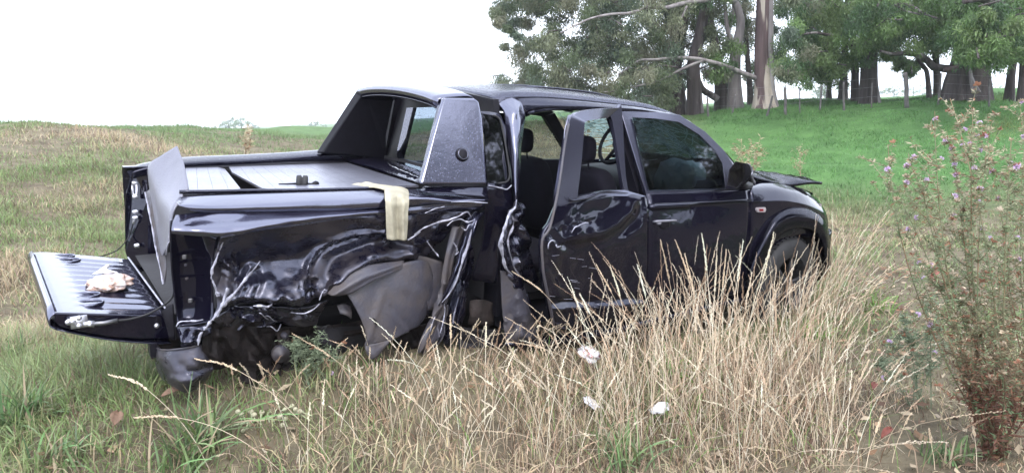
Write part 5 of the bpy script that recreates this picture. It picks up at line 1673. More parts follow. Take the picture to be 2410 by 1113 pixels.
# grey wheel-arch liner torn loose
ln = surf('wheel_arch_liner', at([
    [(816, 690, -1.0), (850, 668, -.99), (890, 645, -.97), (940, 622, -.94), (985, 612, -.90), (1010, 618, -.84)],
    [(832, 716, -1.02), (866, 704, -1.01), (905, 690, -.985), (950, 668, -.96), (990, 652, -.92), (1020, 650, -.83)],
    [(852, 755, -1.035), (884, 744, -1.02), (920, 730, -1.0), (958, 715, -.975), (994, 698, -.92), (1024, 690, -.82)],
    [(862, 792, -1.04), (892, 782, -1.03), (920, 772, -1.01), (950, 760, -.985), (985, 745, -.93), (1008, 735, -.85)],
    [(858, 815, -1.04), (888, 808, -1.035), (910, 803, -1.02), (935, 794, -1.0), (965, 778, -.95), (985, 768, -.90)]]), M['liner'], truck, (6, 6), [('n', .005, 7), ('f', [(918, 728), (960, 775)], 4, .010), ('v', [(868, 800), (884, 745), (900, 690)], 10, .010), ('v', [(905, 640), (940, 672), (990, 690)], 16, .008)], thick=.004)
surf('liner_flap', at([
    [(770, 690, -1.0), (800, 660, -.99), (850, 628, -.975), (905, 618, -.95), (952, 612, -.91)],
    [(782, 696, -1.03), (815, 674, -1.03), (862, 646, -1.01), (910, 632, -.98), (950, 620, -.93)],
    [(800, 696, -1.02), (832, 688, -1.03), (872, 664, -1.02), (915, 645, -.99), (955, 628, -.93)]]), M['liner'], ln, (6, 8), [('n', .003, 12), ('v', [(790, 690), (850, 655), (940, 622)], 10, .012)], thick=.004)
surf('liner_tip', at([[(860, 812, -1.04), (885, 808, -1.04), (928, 796, -1.01)], [(862, 828, -1.05), (884, 826, -1.05), (912, 810, -1.03)], [(872, 846, -1.05), (884, 842, -1.05), (898, 830, -1.04)]]), M['liner'], ln, (4, 4), [('n', .01, 14)], thick=.004)
surf('inner_panel', at([
    [(972, 600, -.86), (1000, 604, -.83), (1040, 616, -.82)], [(985, 640, -.86), (1015, 645, -.83), (1052, 650, -.82)], [(998, 690, -.86), (1022, 690, -.84), (1058, 690, -.83)], [(1008, 730, -.88), (1022, 728, -.86), (1040, 720, -.85)]]), M['liner'], ln, (4, 4), [('r', [(970, 620), (1003, 715)], 5, .02), ('n', .01, 10)], thick=.004)
for (u, v) in ((884, 756),):
    plate('slot', [P(u - 3, v - 6, -1.05), P(u + 3, v - 2, -1.05), P(u + 8, v + 10, -1.045), P(u + 1, v + 6, -1.05)], .02, M['dark'], ln)

# ---- underside: wheelhouse, chassis rail, spring, axle, brackets
surf('wheelhouse', at([[(500, 740, -.62), (700, 705, -.62), (860, 630, -.62), (1000, 610, -.62), (1180, 640, -.62)], [(500, 800, -.60), (700, 770, -.58), (860, 740, -.58), (1000, 720, -.58), (1180, 740, -.6)], [(500, 830, -.30), (700, 825, -.3), (860, 820, -.3), (1000, 810, -.3), (1180, 800, -.3)]]), M['dark'], truck, (3, 4))
ch = MB()
ch.box(Vector((1.2, -.42, .50)), (5.0, .08, .14)); ch.box(Vector((1.2, .42, .50)), (5.0, .08, .14))
for x in (-1.1, -.3, .8, 2.2, 3.5): ch.box(Vector((x, 0, .50)), (.10, .78, .10))
ch.build('chassis_frame', M['rust'], truck, False, .01)
rr = [P(u, v, -.74) for u, v in ((690, 795), (780, 785), (900, 765), (1000, 740))]
MB().tube([P(600, 800, -.72)] + rr, [.05] * 5, 4).build('chassis_rail', M['rust'], truck, False)
hg = MB()
hg.add([P(u, v, -.86) for u, v in ((652, 778), (682, 776), (680, 820), (690, 850), (668, 858), (640, 848), (654, 818))] + [P(u, v, -.80) for u, v in ((652, 778), (682, 776), (680, 820), (690, 850), (668, 858), (640, 848), (654, 818))], [tuple(range(7)), tuple(range(13, 6, -1))] + [(i, i + 7, (i + 1) % 7 + 7, (i + 1) % 7) for i in range(7)])
hgo = hg.build('spring_hanger', M['rust'], truck, False, .004)
for u, v, r_ in ((669, 789, .016), (660, 832, .045)):
    V, F = lathe_geo([(.0005, .03), (r_ * .35, .028), (r_ * .4, .018), (r_, .016), (r_, -.02)], 16, P(u, v, -.87), (0, -1, 0))
    obj('bolt', V, F, M['liner'], hgo)
for k in range(3):
    tube('leaf_spring', [P(668, 836 + k * 6, -.70), P(760, 845 + k * 6, -.62), P(860, 840 + k * 6, -.58)], .018, M['dark'], truck, 4, 3, flat=.4)
tube('rear_axle', [Vector((-.02, -.62, .34)), Vector((-.02, -.2, .34)), Vector((-.02, .2, .36)), Vector((-.02, .75, .37))], [.05, .05, .06, .05], M['rust'], truck, 10)
tube('bent_arm', [P(650, 858, -.8), P(675, 880, -.84), P(690, 905, -.88)], .022, M['rust'], truck, 6)
tube('bent_arm', [P(640, 880, -.86), P(655, 862, -.84), P(672, 850, -.82)], .014, M['rust'], truck, 6)
br = surf('body_bracket', at([[(1108, 708, -.80), (1135, 704, -.80), (1160, 712, -.80)], [(1106, 740, -.82), (1135, 740, -.83), (1164, 745, -.82)], [(1104, 765, -.81), (1135, 768, -.82), (1166, 770, -.81)]]), M['rust'], truck, (3, 3), [('n', .02, 18)], thick=.006)
surf('mud_liner', at([
    [(500, 760, -.93), (540, 735, -.92), (590, 728, -.90), (640, 735, -.86)],
    [(478, 790, -.95), (530, 775, -.95), (590, 770, -.92), (650, 765, -.85)],
    [(475, 825, -.95), (525, 820, -.96), (585, 820, -.93), (640, 815, -.86)],
    [(490, 870, -.92), (530, 868, -.92), (580, 862, -.90), (620, 850, -.84)]]), M['grime'], truck, (16, 16), [('g', 585, 800, 20, 34, -.06)] + creases(16, 560, 800, 80, 60, .024, 16, .9, 30, 90, (12, 24)), thick=.004, sharp=38)
surf('inner_skirt', at([
    [(500, 752, -.96), (560, 722, -.955), (650, 722, -.98), (720, 724, -.97), (775, 705, -.95)],
    [(520, 765, -.94), (580, 745, -.93), (650, 742, -.94), (715, 745, -.94), (760, 730, -.92)],
    [(560, 775, -.90), (600, 768, -.88), (650, 762, -.88), (700, 768, -.9), (745, 764, -.88)]]), M['paint_dirty'], truck, (16, 20), creases(26, 640, 745, 120, 26, .026, 15, .3, 18, 60, (6, 13)), thick=.004, sharp=38)
surf('hanging_sheet', at([[(590, 770, -.90), (640, 772, -.88), (690, 768, -.86), (740, 762, -.86)], [(585, 815, -.88), (640, 812, -.84), (700, 805, -.82), (752, 790, -.82)], [(575, 862, -.90), (630, 858, -.86), (690, 850, -.84), (760, 838, -.82)], [(560, 900, -.92), (612, 905, -.90), (672, 888, -.86), (735, 880, -.84)]]), M['grime'], truck, (16, 16), creases(14, 650, 830, 90, 60, .03, 21, .8, 25, 90, (8, 20)), thick=.004, sharp=38)
surf('hanging_sheet', at([[(735, 775, -.80), (790, 770, -.78), (850, 768, -.78)], [(740, 830, -.78), (800, 825, -.76), (868, 815, -.76)], [(735, 890, -.80), (800, 885, -.78), (880, 868, -.78)]]), M['dark'], truck, (16, 20), creases(9, 800, 830, 70, 50, .03, 22, .4, 25, 90, (8, 20)), thick=.004, sharp=38)
surf('hanging_sheet', at([[(930, 800, -.84), (980, 770, -.82), (1010, 760, -.82)], [(940, 840, -.84), (990, 830, -.82), (1030, 820, -.82)], [(950, 880, -.86), (1000, 885, -.84), (1050, 870, -.84)]]), M['grime'], truck, (16, 16), creases(8, 985, 830, 50, 50, .03, 23, 1.2, 25, 90, (8, 20)), thick=.004, sharp=38)
surf('hanging_sheet', at([[(1085, 770, -.84), (1130, 775, -.82), (1180, 775, -.82)], [(1080, 820, -.84), (1130, 825, -.82), (1190, 820, -.82)], [(1075, 870, -.86), (1130, 872, -.84), (1196, 862, -.84)]]), M['dark'], truck, (16, 16), creases(8, 1130, 820, 60, 50, .03, 24, 1.2, 25, 90, (8, 20)), thick=.004, sharp=38)
surf('torn_scrap', at([[(795, 720, -.93), (812, 716, -.94), (828, 722, -.94)], [(800, 738, -.94), (815, 742, -.95), (826, 750, -.94)]]), M['liner'], truck, (5, 5), creases(4, 812, 730, 16, 16, .015, 25), thick=.003, sharp=38)
for k in range(9):
    u, v = random.uniform(600, 760), random.uniform(735, 775)
    tube('wire', [P(u, v, -.9), P(u + 12, v + random.uniform(-6, 10), -.95), P(u + 25, v + random.uniform(-6, 14), -.93), P(u + 34, v + random.uniform(-10, 16), -.9)], .003, random.choice([M['rubber'], M['metal_edge']]), truck, 5, 3)
MB().box(Vector((.9, 0, .52)), (1.3, 1.1, .10)).box(Vector((2.6, 0, .5)), (1.6, 1.0, .2)).box(Vector((-.5, 0, .62)), (1.4, 1.3, .06)).build('underbody', M['dark'], truck, False)

# ---- tailgate hanging level
tg = empty('tailgate', (0, 0, 0)); tg.parent = truck
a_, b_, c_, d_ = P(302, 610, .70), P(75, 590, .70), P(129, 736, -.70), P(398, 742, -.70)
def tgp(s, t, h=0.0):
    """s 0..1 from hinge to lip, t 0..1 from far to near"""
    q = a_.lerp(b_, s).lerp(d_.lerp(c_, s), t)
    return q + Vector((0, 0, h))
rows = []
NT_ = 60
for i in range(NT_ + 1):
    t = i / NT_
    row = []
    for j in range(13):
        s = j / 12
        inside = .10 < s < .72 and .05 < t < .95
        h = .007 * math.cos(t * 2 * math.pi * 11.5) if inside else 0
        if s > .88: h += -.012 * (s - .88) / .12
        row.append(tgp(s, t, h))
    rows.append(row)
surf('inner_panel', rows, M['paint_wet'], tg, (1, 1), axis=2, face=(-1, -2, 9))
sk = [(129, 736), (398, 742), (402, 797), (330, 797), (259, 793), (184, 780), (140, 768), (128, 755)]
y_s = -.70
side = plate('side_end', [P(u, v, y_s - .004) for u, v in sk], .03, M['paint_dry'], tg, (0, 1, 0), bevel=.006)
lipv = [tgp(1, t / 8, 0) for t in range(9)]
surf('lip', [lipv, [p + Vector((-.022, 0, -.02)) for p in lipv], [p + Vector((-.028, 0, -.06)) for p in lipv], [p + Vector((.0, 0, -.085)) for p in lipv]], M['paint_wet'], tg, (3, 1), face=(-9, -2, 2))
surf('outer_skin', [[tgp(1, t, -.085), tgp(.6, t, -.13), tgp(.2, t, -.15), tgp(0, t, -.15)] for t in (0, .25, .5, .75, 1)], M['paint'], tg, (2, 4), axis=2, face=(-1, -2, -9))
for (u, v) in ((148, 604), (162, 614), (204, 696), (210, 714)):
    s_, t_ = .74, (v - 600) / 130
    best = min(((s, t) for s in np.linspace(.5, .9, 41) for t in np.linspace(0, 1, 81)), key=lambda q: (proj_t(tgp(*q))[0] - u) ** 2 + (proj_t(tgp(*q))[1] - v) ** 2)
    c = tgp(*best, .004)
    MB().tube([c + Vector((math.cos(a) * .062, math.sin(a) * .05, -.003)) for a in np.linspace(0, 6.283, 25)], .008, 6, cap=False, flat=.7).build('pressed_ring', M['paint_wet'], tg)
tube('hinge_seam', [tgp(-.0, 0, .012), tgp(0, .5, .010), tgp(0, 1, .012)], .006, M['metal_edge'], tg, 5, 2, jit=.2)
lt = MB()
lt.box(P(186, 757, -.725), (.07, .02, .055)); lt.tube([P(158, 757, -.725), P(178, 757, -.725)], .016, 8); lt.tube([P(196, 761, -.725), P(222, 762, -.725)], .016, 8)
for u, v in ((160, 758), (212, 763), (186, 748), (186, 766)):
    V, F = lathe_geo([(.0005, .012), (.010, .010), (.013, 0)], 10, P(u, v, -.735), (0, -1, 0)); lt.add(V, F)
lt.build('latch', M['steel'], tg, True)
tube('stay_rod', [P(215, 762, -.73), P(245, 760, -.73), P(277, 754, -.73)], .011, M['alloy'], tg, 8)
tube('stay_cable', [P(277, 754, -.73), P(310, 750, -.74), P(350, 738, -.76), P(385, 718, -.79), P(405, 700, -.82), P(410, 680, -.84)], .005, M['rubber'], tg, 6, 4)
V, F = lathe_geo([(.0005, .012), (.010, .010), (.013, 0)], 10, P(369, 766, -.705), (0, -1, 0)); obj('bolt', V, F, M['steel'], tg)
surf('hinge_flap', at([[(378, 735, -.78), (392, 722, -.80), (405, 715, -.82)], [(388, 760, -.80), (398, 752, -.82), (408, 745, -.83)], [(398, 795, -.82), (404, 800, -.82), (412, 800, -.83)]]), M['plastic'], truck, (4, 3), thick=.01)

# ---- rear bumper corner torn down
surf('rear_bumper', at([
    [(366, 812, -.66), (376, 822, -.78), (402, 822, -.88), (440, 818, -.94), (470, 812, -.95), (492, 812, -.92)],
    [(363, 835, -.67), (378, 848, -.82), (408, 850, -.92), (445, 846, -.975), (478, 842, -.97), (498, 842, -.93)],
    [(368, 865, -.70), (386, 880, -.84), (415, 884, -.95), (450, 882, -.99), (480, 870, -.97), (500, 866, -.93)],
    [(382, 892, -.74), (402, 905, -.87), (425, 910, -.95), (452, 905, -.98), (476, 892, -.96), (494, 882, -.92)],
    [(405, 908, -.78), (422, 918, -.88), (438, 924, -.93), (456, 918, -.94), (472, 905, -.92), (486, 895, -.89)]]), M['bumper'], truck, (7, 7), [('f', [(392, 884), (440, 890), (490, 870)], 7, .012)] + creases(9, 450, 860, 40, 36, .010, 17, .2, 30, 70, (8, 18)), thick=.012)
tube('torn_edge', [P(*q) for q in [(368, 818, -.70), (380, 823, -.80), (402, 823, -.89), (440, 818, -.95), (468, 812, -.96)]], .005, M['liner'], truck, 5, 3, jit=.2)
plate('bumper_bracket', [P(u, v, -.72) for u, v in ((352, 812), (370, 810), (372, 842), (354, 840))], .08, M['plastic'], truck)
surf('rear_valance', at([[(415, 770, -.90), (440, 768, -.95), (475, 766, -.97), (500, 760, -.97)], [(420, 790, -.93), (445, 790, -.97), (475, 785, -.98), (496, 780, -.96)], [(425, 815, -.92), (445, 815, -.94), (466, 812, -.95), (485, 808, -.94)]]), M['paint'], truck, (8, 8), creases(12, 455, 790, 40, 24, .02, 18, .3, 20, 50, (6, 12)), thick=.006, sharp=38)

# ---- far body side and wheels
surf('far_body_side', [[Vector((x, yy, z)) for x in (.56, 1.5, 2.6, 3.2, 3.7)] for z, yy in ((1.22, .895), (1.10, .955), (.8, .968), (.5, .962), (.4, .93))], PD, truck, (3, 3), face=(1, 9, 1))
def wheel(c, steer, name='wheel'):
    w = empty(name, c); w.parent = truck
    w.rotation_euler = (0, 0, steer)
    ax = (0, -1, 0)
    V, F = lathe_geo([(.225, -.11), (.30, -.125), (.355, -.115), (.372, -.08), (.374, 0), (.372, .08), (.355, .115), (.30, .125), (.225, .11)], 40, (0, 0, 0), ax)
    obj('tyre', V, F, M['rubber'], w)
    mb = MB()
    V, F = lathe_geo([(.228, .115), (.215, .10), (.20, .03), (.20, -.11)], 40, (0, 0, 0), ax); mb.add(V, F)
    V, F = lathe_geo([(.0005, .075), (.05, .075), (.07, .06), (.075, .02)], 20, (0, 0, 0), ax); mb.add(V, F)
    for k in range(5):
        for s in (-.14, .14):
            a = 2 * math.pi * k / 5
            p0 = Vector((math.cos(a) * .05, -.06, math.sin(a) * .05)); p1 = Vector((math.cos(a + s) * .212, -.085, math.sin(a + s) * .212))
            mb.tube([p0, p0.lerp(p1, .5) + Vector((0, -.01, 0)), p1], .017, 6)
    mb.build('rim', M['rim'], w)
    tr = MB()
    for k in range(44):
        a = 2 * math.pi * k / 44
        for s in (-1, 1):
            R2 = Matrix.Rotation(-a, 3, 'Y')
            tr.box(R2 @ Vector((.376, s * .055, 0)), (.012, .075, .030), R2)
    tr.build('tread', M['rubber'], w, False)
    return w
wheel(Vector((3.17, -.86, .40)), .12)
wheel(Vector((3.10, .82, .37)), .12)
wheel(Vector((0, .82, .37)), 0)
surf('front_wheelhouse', [[Vector((3.15 + math.cos(a) * .46, y, .42 + math.sin(a) * .50)) for y in (-.90, -.6, -.5)] for a in np.linspace(-.2, 3.34, 9)], M['dark'], truck, (2, 2), face=(3.15, -2, .3))
plate('wheelhouse_wall', [Vector((3.15 + math.cos(a) * .47, -.60, .42 + math.sin(a) * .50)) for a in np.linspace(-.2, 3.34, 12)], .02, M['dark'], truck)
MB().box(Vector((3.2, 0, .75)), (.9, 1.1, .5)).build('engine_block', M['dark'], truck, False, .05)

# ================================================================== THINGS ON THE PICKUP
TRW = Matrix([[*TM[0], 0], [*TM[1], 0], [*TM[2], 0], [0, 0, 0, 1]])
def tw(p):
    return TRW @ Vector(p)
def place(o):
    o.matrix_world = TRW
    return o
# cloth over the rail
cl_rows = [[(820, 437, -.60), (830, 434, -.62), (840, 432, -.64)], [(860, 432, -.66), (866, 437, -.70), (868, 444, -.73)], [(905, 437, -.74), (902, 443, -.78), (898, 452, -.80)]]
cloth = surf('cream_cloth', at([
    [(904, 438, -.76), (916, 438, -.77), (930, 438, -.77), (946, 440, -.77), (960, 446, -.78)],
    [(905, 450, -.88), (918, 449, -.89), (932, 449, -.89), (948, 450, -.89), (963, 455, -.88)],
    [(906, 466, -.955), (920, 466, -.97), (934, 466, -.962), (949, 466, -.97), (963, 468, -.955)],
    [(908, 500, -.985), (921, 500, -.998), (935, 500, -.982), (949, 500, -.998), (961, 500, -.985)],
    [(909, 535, -.985), (922, 535, -1.0), (936, 535, -.982), (949, 535, -1.0), (960, 535, -.985)],
    [(910, 563, -.98), (922, 565, -1.0), (936, 565, -.98), (948, 566, -1.0), (957, 565, -.98)]]), M['cloth'], None, (8, 10), [('n', .004, 14), ('v', [(918, 470), (922, 520), (928, 568)], 7, .010), ('v', [(938, 460), (936, 520), (940, 568)], 8, -.010), ('v', [(950, 480), (948, 530), (952, 566)], 6, .008), ('f', [(905, 470), (935, 478), (962, 470)], 6, .004)], thick=.003)
place(cloth)
tag(cloth, 'dirty cream knitted cloth draped over the crushed bed rail', 'cloth')
s2 = surf('gathered_end', at([
    [(820, 437, -.62), (840, 431, -.62), (862, 432, -.64), (885, 436, -.70), (908, 438, -.76)],
    [(822, 441, -.66), (842, 436, -.66), (862, 428, -.68), (886, 433, -.74), (925, 438, -.78)],
    [(826, 443, -.70), (846, 441, -.71), (866, 441, -.74), (890, 443, -.80), (915, 450, -.86)]]), M['cloth'], cloth, (6, 8), [('n', .012, 18)], thick=.003)
# shock mount lying on the cover
mount = MB().tube([P(*q) for q in [(656, 437, -.50), (672, 436, -.51), (700, 435, -.52)]], [.012, .011, .012], 8)
mo = mount.build('rod', M['plastic'], None)
root = empty('rubber_mount'); tag(root, 'black rubber bushing on a short rod lying on the bed cover', 'car part')
place(root); mo.parent = root
V, F = lathe_geo([(.0005, -.030), (.042, -.030), (.046, -.024), (.046, -.006), (.036, -.002), (.036, .002), (.046, .006), (.046, .024), (.042, .030), (.0005, .030)], 22, P(711, 432, -.53), P(725, 434, -.54) - P(700, 433, -.52))
obj('bushing', V, F, M['rubber'], root)
tube('rod_end', [P(*q) for q in [(722, 436, -.53), (735, 437, -.54), (744, 433, -.54), (747, 436, -.54)]], [.014, .016, .018, .012], M['plastic'], root, 8, 3)
# plastic bag on the tailgate
bagm = NT('clear_pinkish_bag')
bagm.set(base=bagm.ramp(bagm.noise(30.0, 6.0), [(0.36, (.44, .27, .20)), (0.5, (.54, .41, .36)), (0.62, (.66, .60, .60))]), rough=.25, normal=bagm.bump(bagm.noise(22.0, 6.0), .9, .03))
bc = P(292, 676, -.22)
V, F = ico_geo((0, 0, 0), 1.0, sub=4)
def bagv(v):
    q = Vector((v.x * .105, v.y * .13, v.z * .036))
    q *= 1 + noise.noise(v * 2.2) * .35 + noise.noise(v * 6) * .12
    return q
bgc = tgp(.40, .62, .030)
bag = obj('plastic_bag', [tw(bgc + bagv(v)) for v in V], F, bagm.m)
tag(bag, 'crumpled clear plastic bag of pinkish contents lying on the open tailgate', 'plastic bag')
nk = surf('bag_neck', [[bgc + Vector((.03, .07, .01)), bgc + Vector((.05, .09, .03)), bgc + Vector((.01, .11, .03))], [bgc + Vector((-.02, .14, .01)), bgc + Vector((.0, .17, .04)), bgc + Vector((-.05, .15, .02))], [bgc + Vector((-.02, .24, .0)), bgc + Vector((.02, .23, .05)), bgc + Vector((-.07, .20, .005))]], M['white_scrap'], None, (4, 4), [('n', .015, 20)])
nk.matrix_world = TRW
nk.parent = bag; nk.matrix_parent_inverse = Matrix.Identity(4)
# paper on the seat
pp = surf('paper_scrap', at([[(1396, 447, -.40), (1404, 436, -.38), (1418, 434, -.36)], [(1404, 448, -.42), (1414, 444, -.41), (1428, 444, -.38)], [(1408, 452, -.44), (1420, 452, -.44), (1431, 450, -.42)]]), M['paper'], None, (3, 3), [('n', .01, 20)], thick=.003)
place(pp); tag(pp, 'torn cream paper lying on the seat behind the rear door window', 'paper')
# raise flag to the meshes that belong to the cab

# ================================================================== TALL DRY GRASS
def stalk_mesh(paths, rad, head_frac, col, r, spike=1.0):
    """thin stems with a narrow spiky seed head; paths (n, k, 3)"""
    n, k, _ = paths.shape
    T = np.gradient(paths, axis=1); T /= np.linalg.norm(T, axis=2, keepdims=True) + 1e-9
    a = np.cross(T, np.array([0.3, 0.8, 0.52])); a /= np.linalg.norm(a, axis=2, keepdims=True) + 1e-9
    b = np.cross(T, a)
    t = np.linspace(0, 1, k)[None, :, None]
    rr = rad[:, None, None] * (1.0 - 0.55 * t)
    rows = [paths + rr * (a * math.cos(q) + b * math.sin(q)) for q in (0, 2.094, 4.189)]
    V = np.stack(rows, 2).reshape(n, k * 3, 3)
    Q = []
    for i in range(k - 1):
        for j in range(3):
            j2 = (j + 1) % 3
            Q.append((i * 3 + j, i * 3 + j2, (i + 1) * 3 + j2, (i + 1) * 3 + j))
    Q = np.array(Q)[None] + (np.arange(n) * k * 3)[:, None, None]
    C = np.repeat(col, k * 3, axis=0)
    Vs, Qs, Cs = [V.reshape(-1, 3)], [Q.reshape(-1, 4)], [C]
    # spikelets
    m = 20
    o = len(Vs[0])
    f = np.linspace(1 - head_frac, 1.0, m)
    idx = f * (k - 1)
    i0 = np.minimum(idx.astype(int), k - 2); fr = idx - i0
    for q in range(m):
        p = paths[:, i0[q]] * (1 - fr[q]) + paths[:, i0[q] + 1] * fr[q]
        tt = T[:, i0[q]]
        ang = r.uniform(0, 6.28, n)[:, None]
        side = a[:, i0[q]] * np.cos(ang) + b[:, i0[q]] * np.sin(ang)
        L = spike * (0.016 - 0.007 * q / m) * r.uniform(.7, 1.3, n)[:, None]
        w = np.cross(tt, side) * L * 0.20
        tip = p + tt * L + side * L * 0.30
        mid = p + tt * L * 0.5 + side * L * 0.30
        v4 = np.stack([p, mid + w, tip, mid - w], 1).reshape(-1, 3)
        Vs.append(v4); Qs.append(np.arange(4 * n).reshape(-1, 4) + o); o += 4 * n
        Cs.append(np.repeat(np.clip(col * 1.08, 0, .8), 4, axis=0))
    return np.concatenate(Vs), np.concatenate(Qs), np.concatenate(Cs)


def clump_paths(bx, by, h, lx, ly, k=7):
    t = np.linspace(0, 1, k)[None, :]
    z0 = ground(bx, by)[:, None] - 0.02
    q = t ** 1.7
    X = bx[:, None] + (lx * h)[:, None] * q; Y = by[:, None] + (ly * h)[:, None] * q
    lean = np.hypot(lx, ly)[:, None]
    Z = z0 + h[:, None] * (t - 0.28 * lean ** 2 * t * t)
    return np.stack([X, Y, Z], -1)


DRYP = np.array([[.60, .50, .37], [.68, .59, .46], [.52, .42, .30], [.72, .65, .52], [.36, .25, .17], [.52, .39, .28]])


def dry_mass():
    r = np.random.default_rng(61)
    # tufts: (u, v of the foot, how many stems, height, spread of the foot)
    tufts = [(1560, 1010, 70, .80, .16), (1660, 960, 80, .85, .17), (1760, 980, 80, .80, .17), (1480, 1050, 60, .72, .16), (1850, 930, 70, .68, .18), (1700, 1080, 70, .70, .16), (1590, 900, 60, .80, .18),
             (1820, 1060, 60, .66, .18), (1930, 1010, 46, .55, .18), (1400, 980, 50, .62, .16), (1330, 1040, 50, .55, .16), (1740, 870, 60, .78, .18), (1860, 840, 60, .62, .22), (1950, 880, 46, .50, .22), (1500, 890, 46, .66, .16),
             (1640, 830, 46, .72, .18), (1900, 760, 50, .50, .25), (1960, 800, 26, .42, .2), (1820, 770, 46, .60, .22), (1930, 720, 30, .45, .2), (1250, 1080, 40, .50, .16), (1420, 860, 26, .55, .16), (1560, 800, 26, .62, .16),
             (1160, 1010, 26, .50, .16), (1060, 1060, 30, .48, .16), (960, 1040, 26, .45, .16), (900, 1000, 20, .42, .16), (1200, 940, 22, .45, .18), (1080, 960, 18, .5, .15), (840, 1060, 20, .40, .15), (1960, 1090, 40, .45, .16), (1960, 640, 30, .50, .25),
             (1960, 560, 30, .55, .5), (1985, 490, 16, .45, .6), (1330, 900, 20, .45, .15), (1120, 890, 26, .34, .18), (1000, 900, 28, .30, .18), (880, 915, 28, .28, .18), (780, 940, 24, .28, .16), (640, 945, 22, .26, .16), (560, 930, 20, .22, .14), (940, 960, 20, .34, .2), (700, 960, 18, .26, .2), (1920, 660, 50, .58, .2), (1870, 720, 40, .60, .2), (1960, 610, 34, .58, .25), (1840, 760, 50, .72, .16), (1890, 770, 60, .80, .16), (1940, 740, 50, .78, .18), (1240, 880, 20, .42, .18), (720, 1090, 16, .35, .15), (1880, 690, 30, .55, .25)]
    BX, BY, H, LX, LY, RAD, COL_ = [], [], [], [], [], [], []
    LB = []
    for (u, v, n, h, s) in tufts:
        g = G(u, v)
        n = int(n * (.60 if u > 1280 else .5))
        x = g.x + r.normal(0, s, n); y = g.y + r.normal(0, s, n)
        BX.append(x); BY.append(y)
        H.append(h * np.clip(r.normal(.84, .17, n), .35, 1.15))
        fan = np.stack([x - g.x, y - g.y], -1) / s * 0.33
        LX.append(fan[:, 0] + r.normal(0, .14, n) - SIDE[0] * .05); LY.append(fan[:, 1] + r.normal(0, .14, n) - SIDE[1] * .05)
        RAD.append(r.uniform(.0012, .0022, n)); COL_.append(DRYP[r.integers(0, 6, n)] * r.uniform(.8, 1.2, (n, 1)))
        # dry leaf blades at the foot of each tuft
        m = int(n * 2.0)
        xx = g.x + r.normal(0, s * 1.4, m); yy = g.y + r.normal(0, s * 1.4, m)
        cc = np.where(r.random((m, 1)) < .5, np.array([.15, .095, .06]), DRYP[r.integers(0, 6, m)]) * r.uniform(.5, 1.0, (m, 1))
        gr = r.random(m) < .2
        cc[gr] = GREEN * 1.2
        LB.append(blades(xx, yy, ground(xx, yy) - .01, h * r.uniform(.18, .6, m), r.uniform(.002, .005, m), r.uniform(.2, 1.25, m), cc, r, True, .55))
    bx, by, h, lx, ly, rad, col = [np.concatenate(q) for q in (BX, BY, H, LX, LY, RAD, COL_)]
    ok = ~((bx > -1.1) & (bx < 3.7) & (by > -.97) & (by < .9))
    bx, by, h, lx, ly, rad, col = bx[ok], by[ok], h[ok], lx[ok], ly[ok], rad[ok], col[ok]
    # stems near the bodywork lean away from it
    near = (by > -1.35) & (bx > -1.1) & (bx < 3.7)
    ly = np.where(near, -np.abs(ly) - .1, ly)
    V, Q, C = join([stalk_mesh(clump_paths(bx, by, h, lx, ly), rad, .24, np.clip(col, 0, .75), r)] + LB)
    tag(fast_mesh('tall_dry_grass', V, Q, M['weed'], C), 'mass of tall straw coloured dry grass in front of the doors', 'dry grass', kind='stuff')


dry_mass()

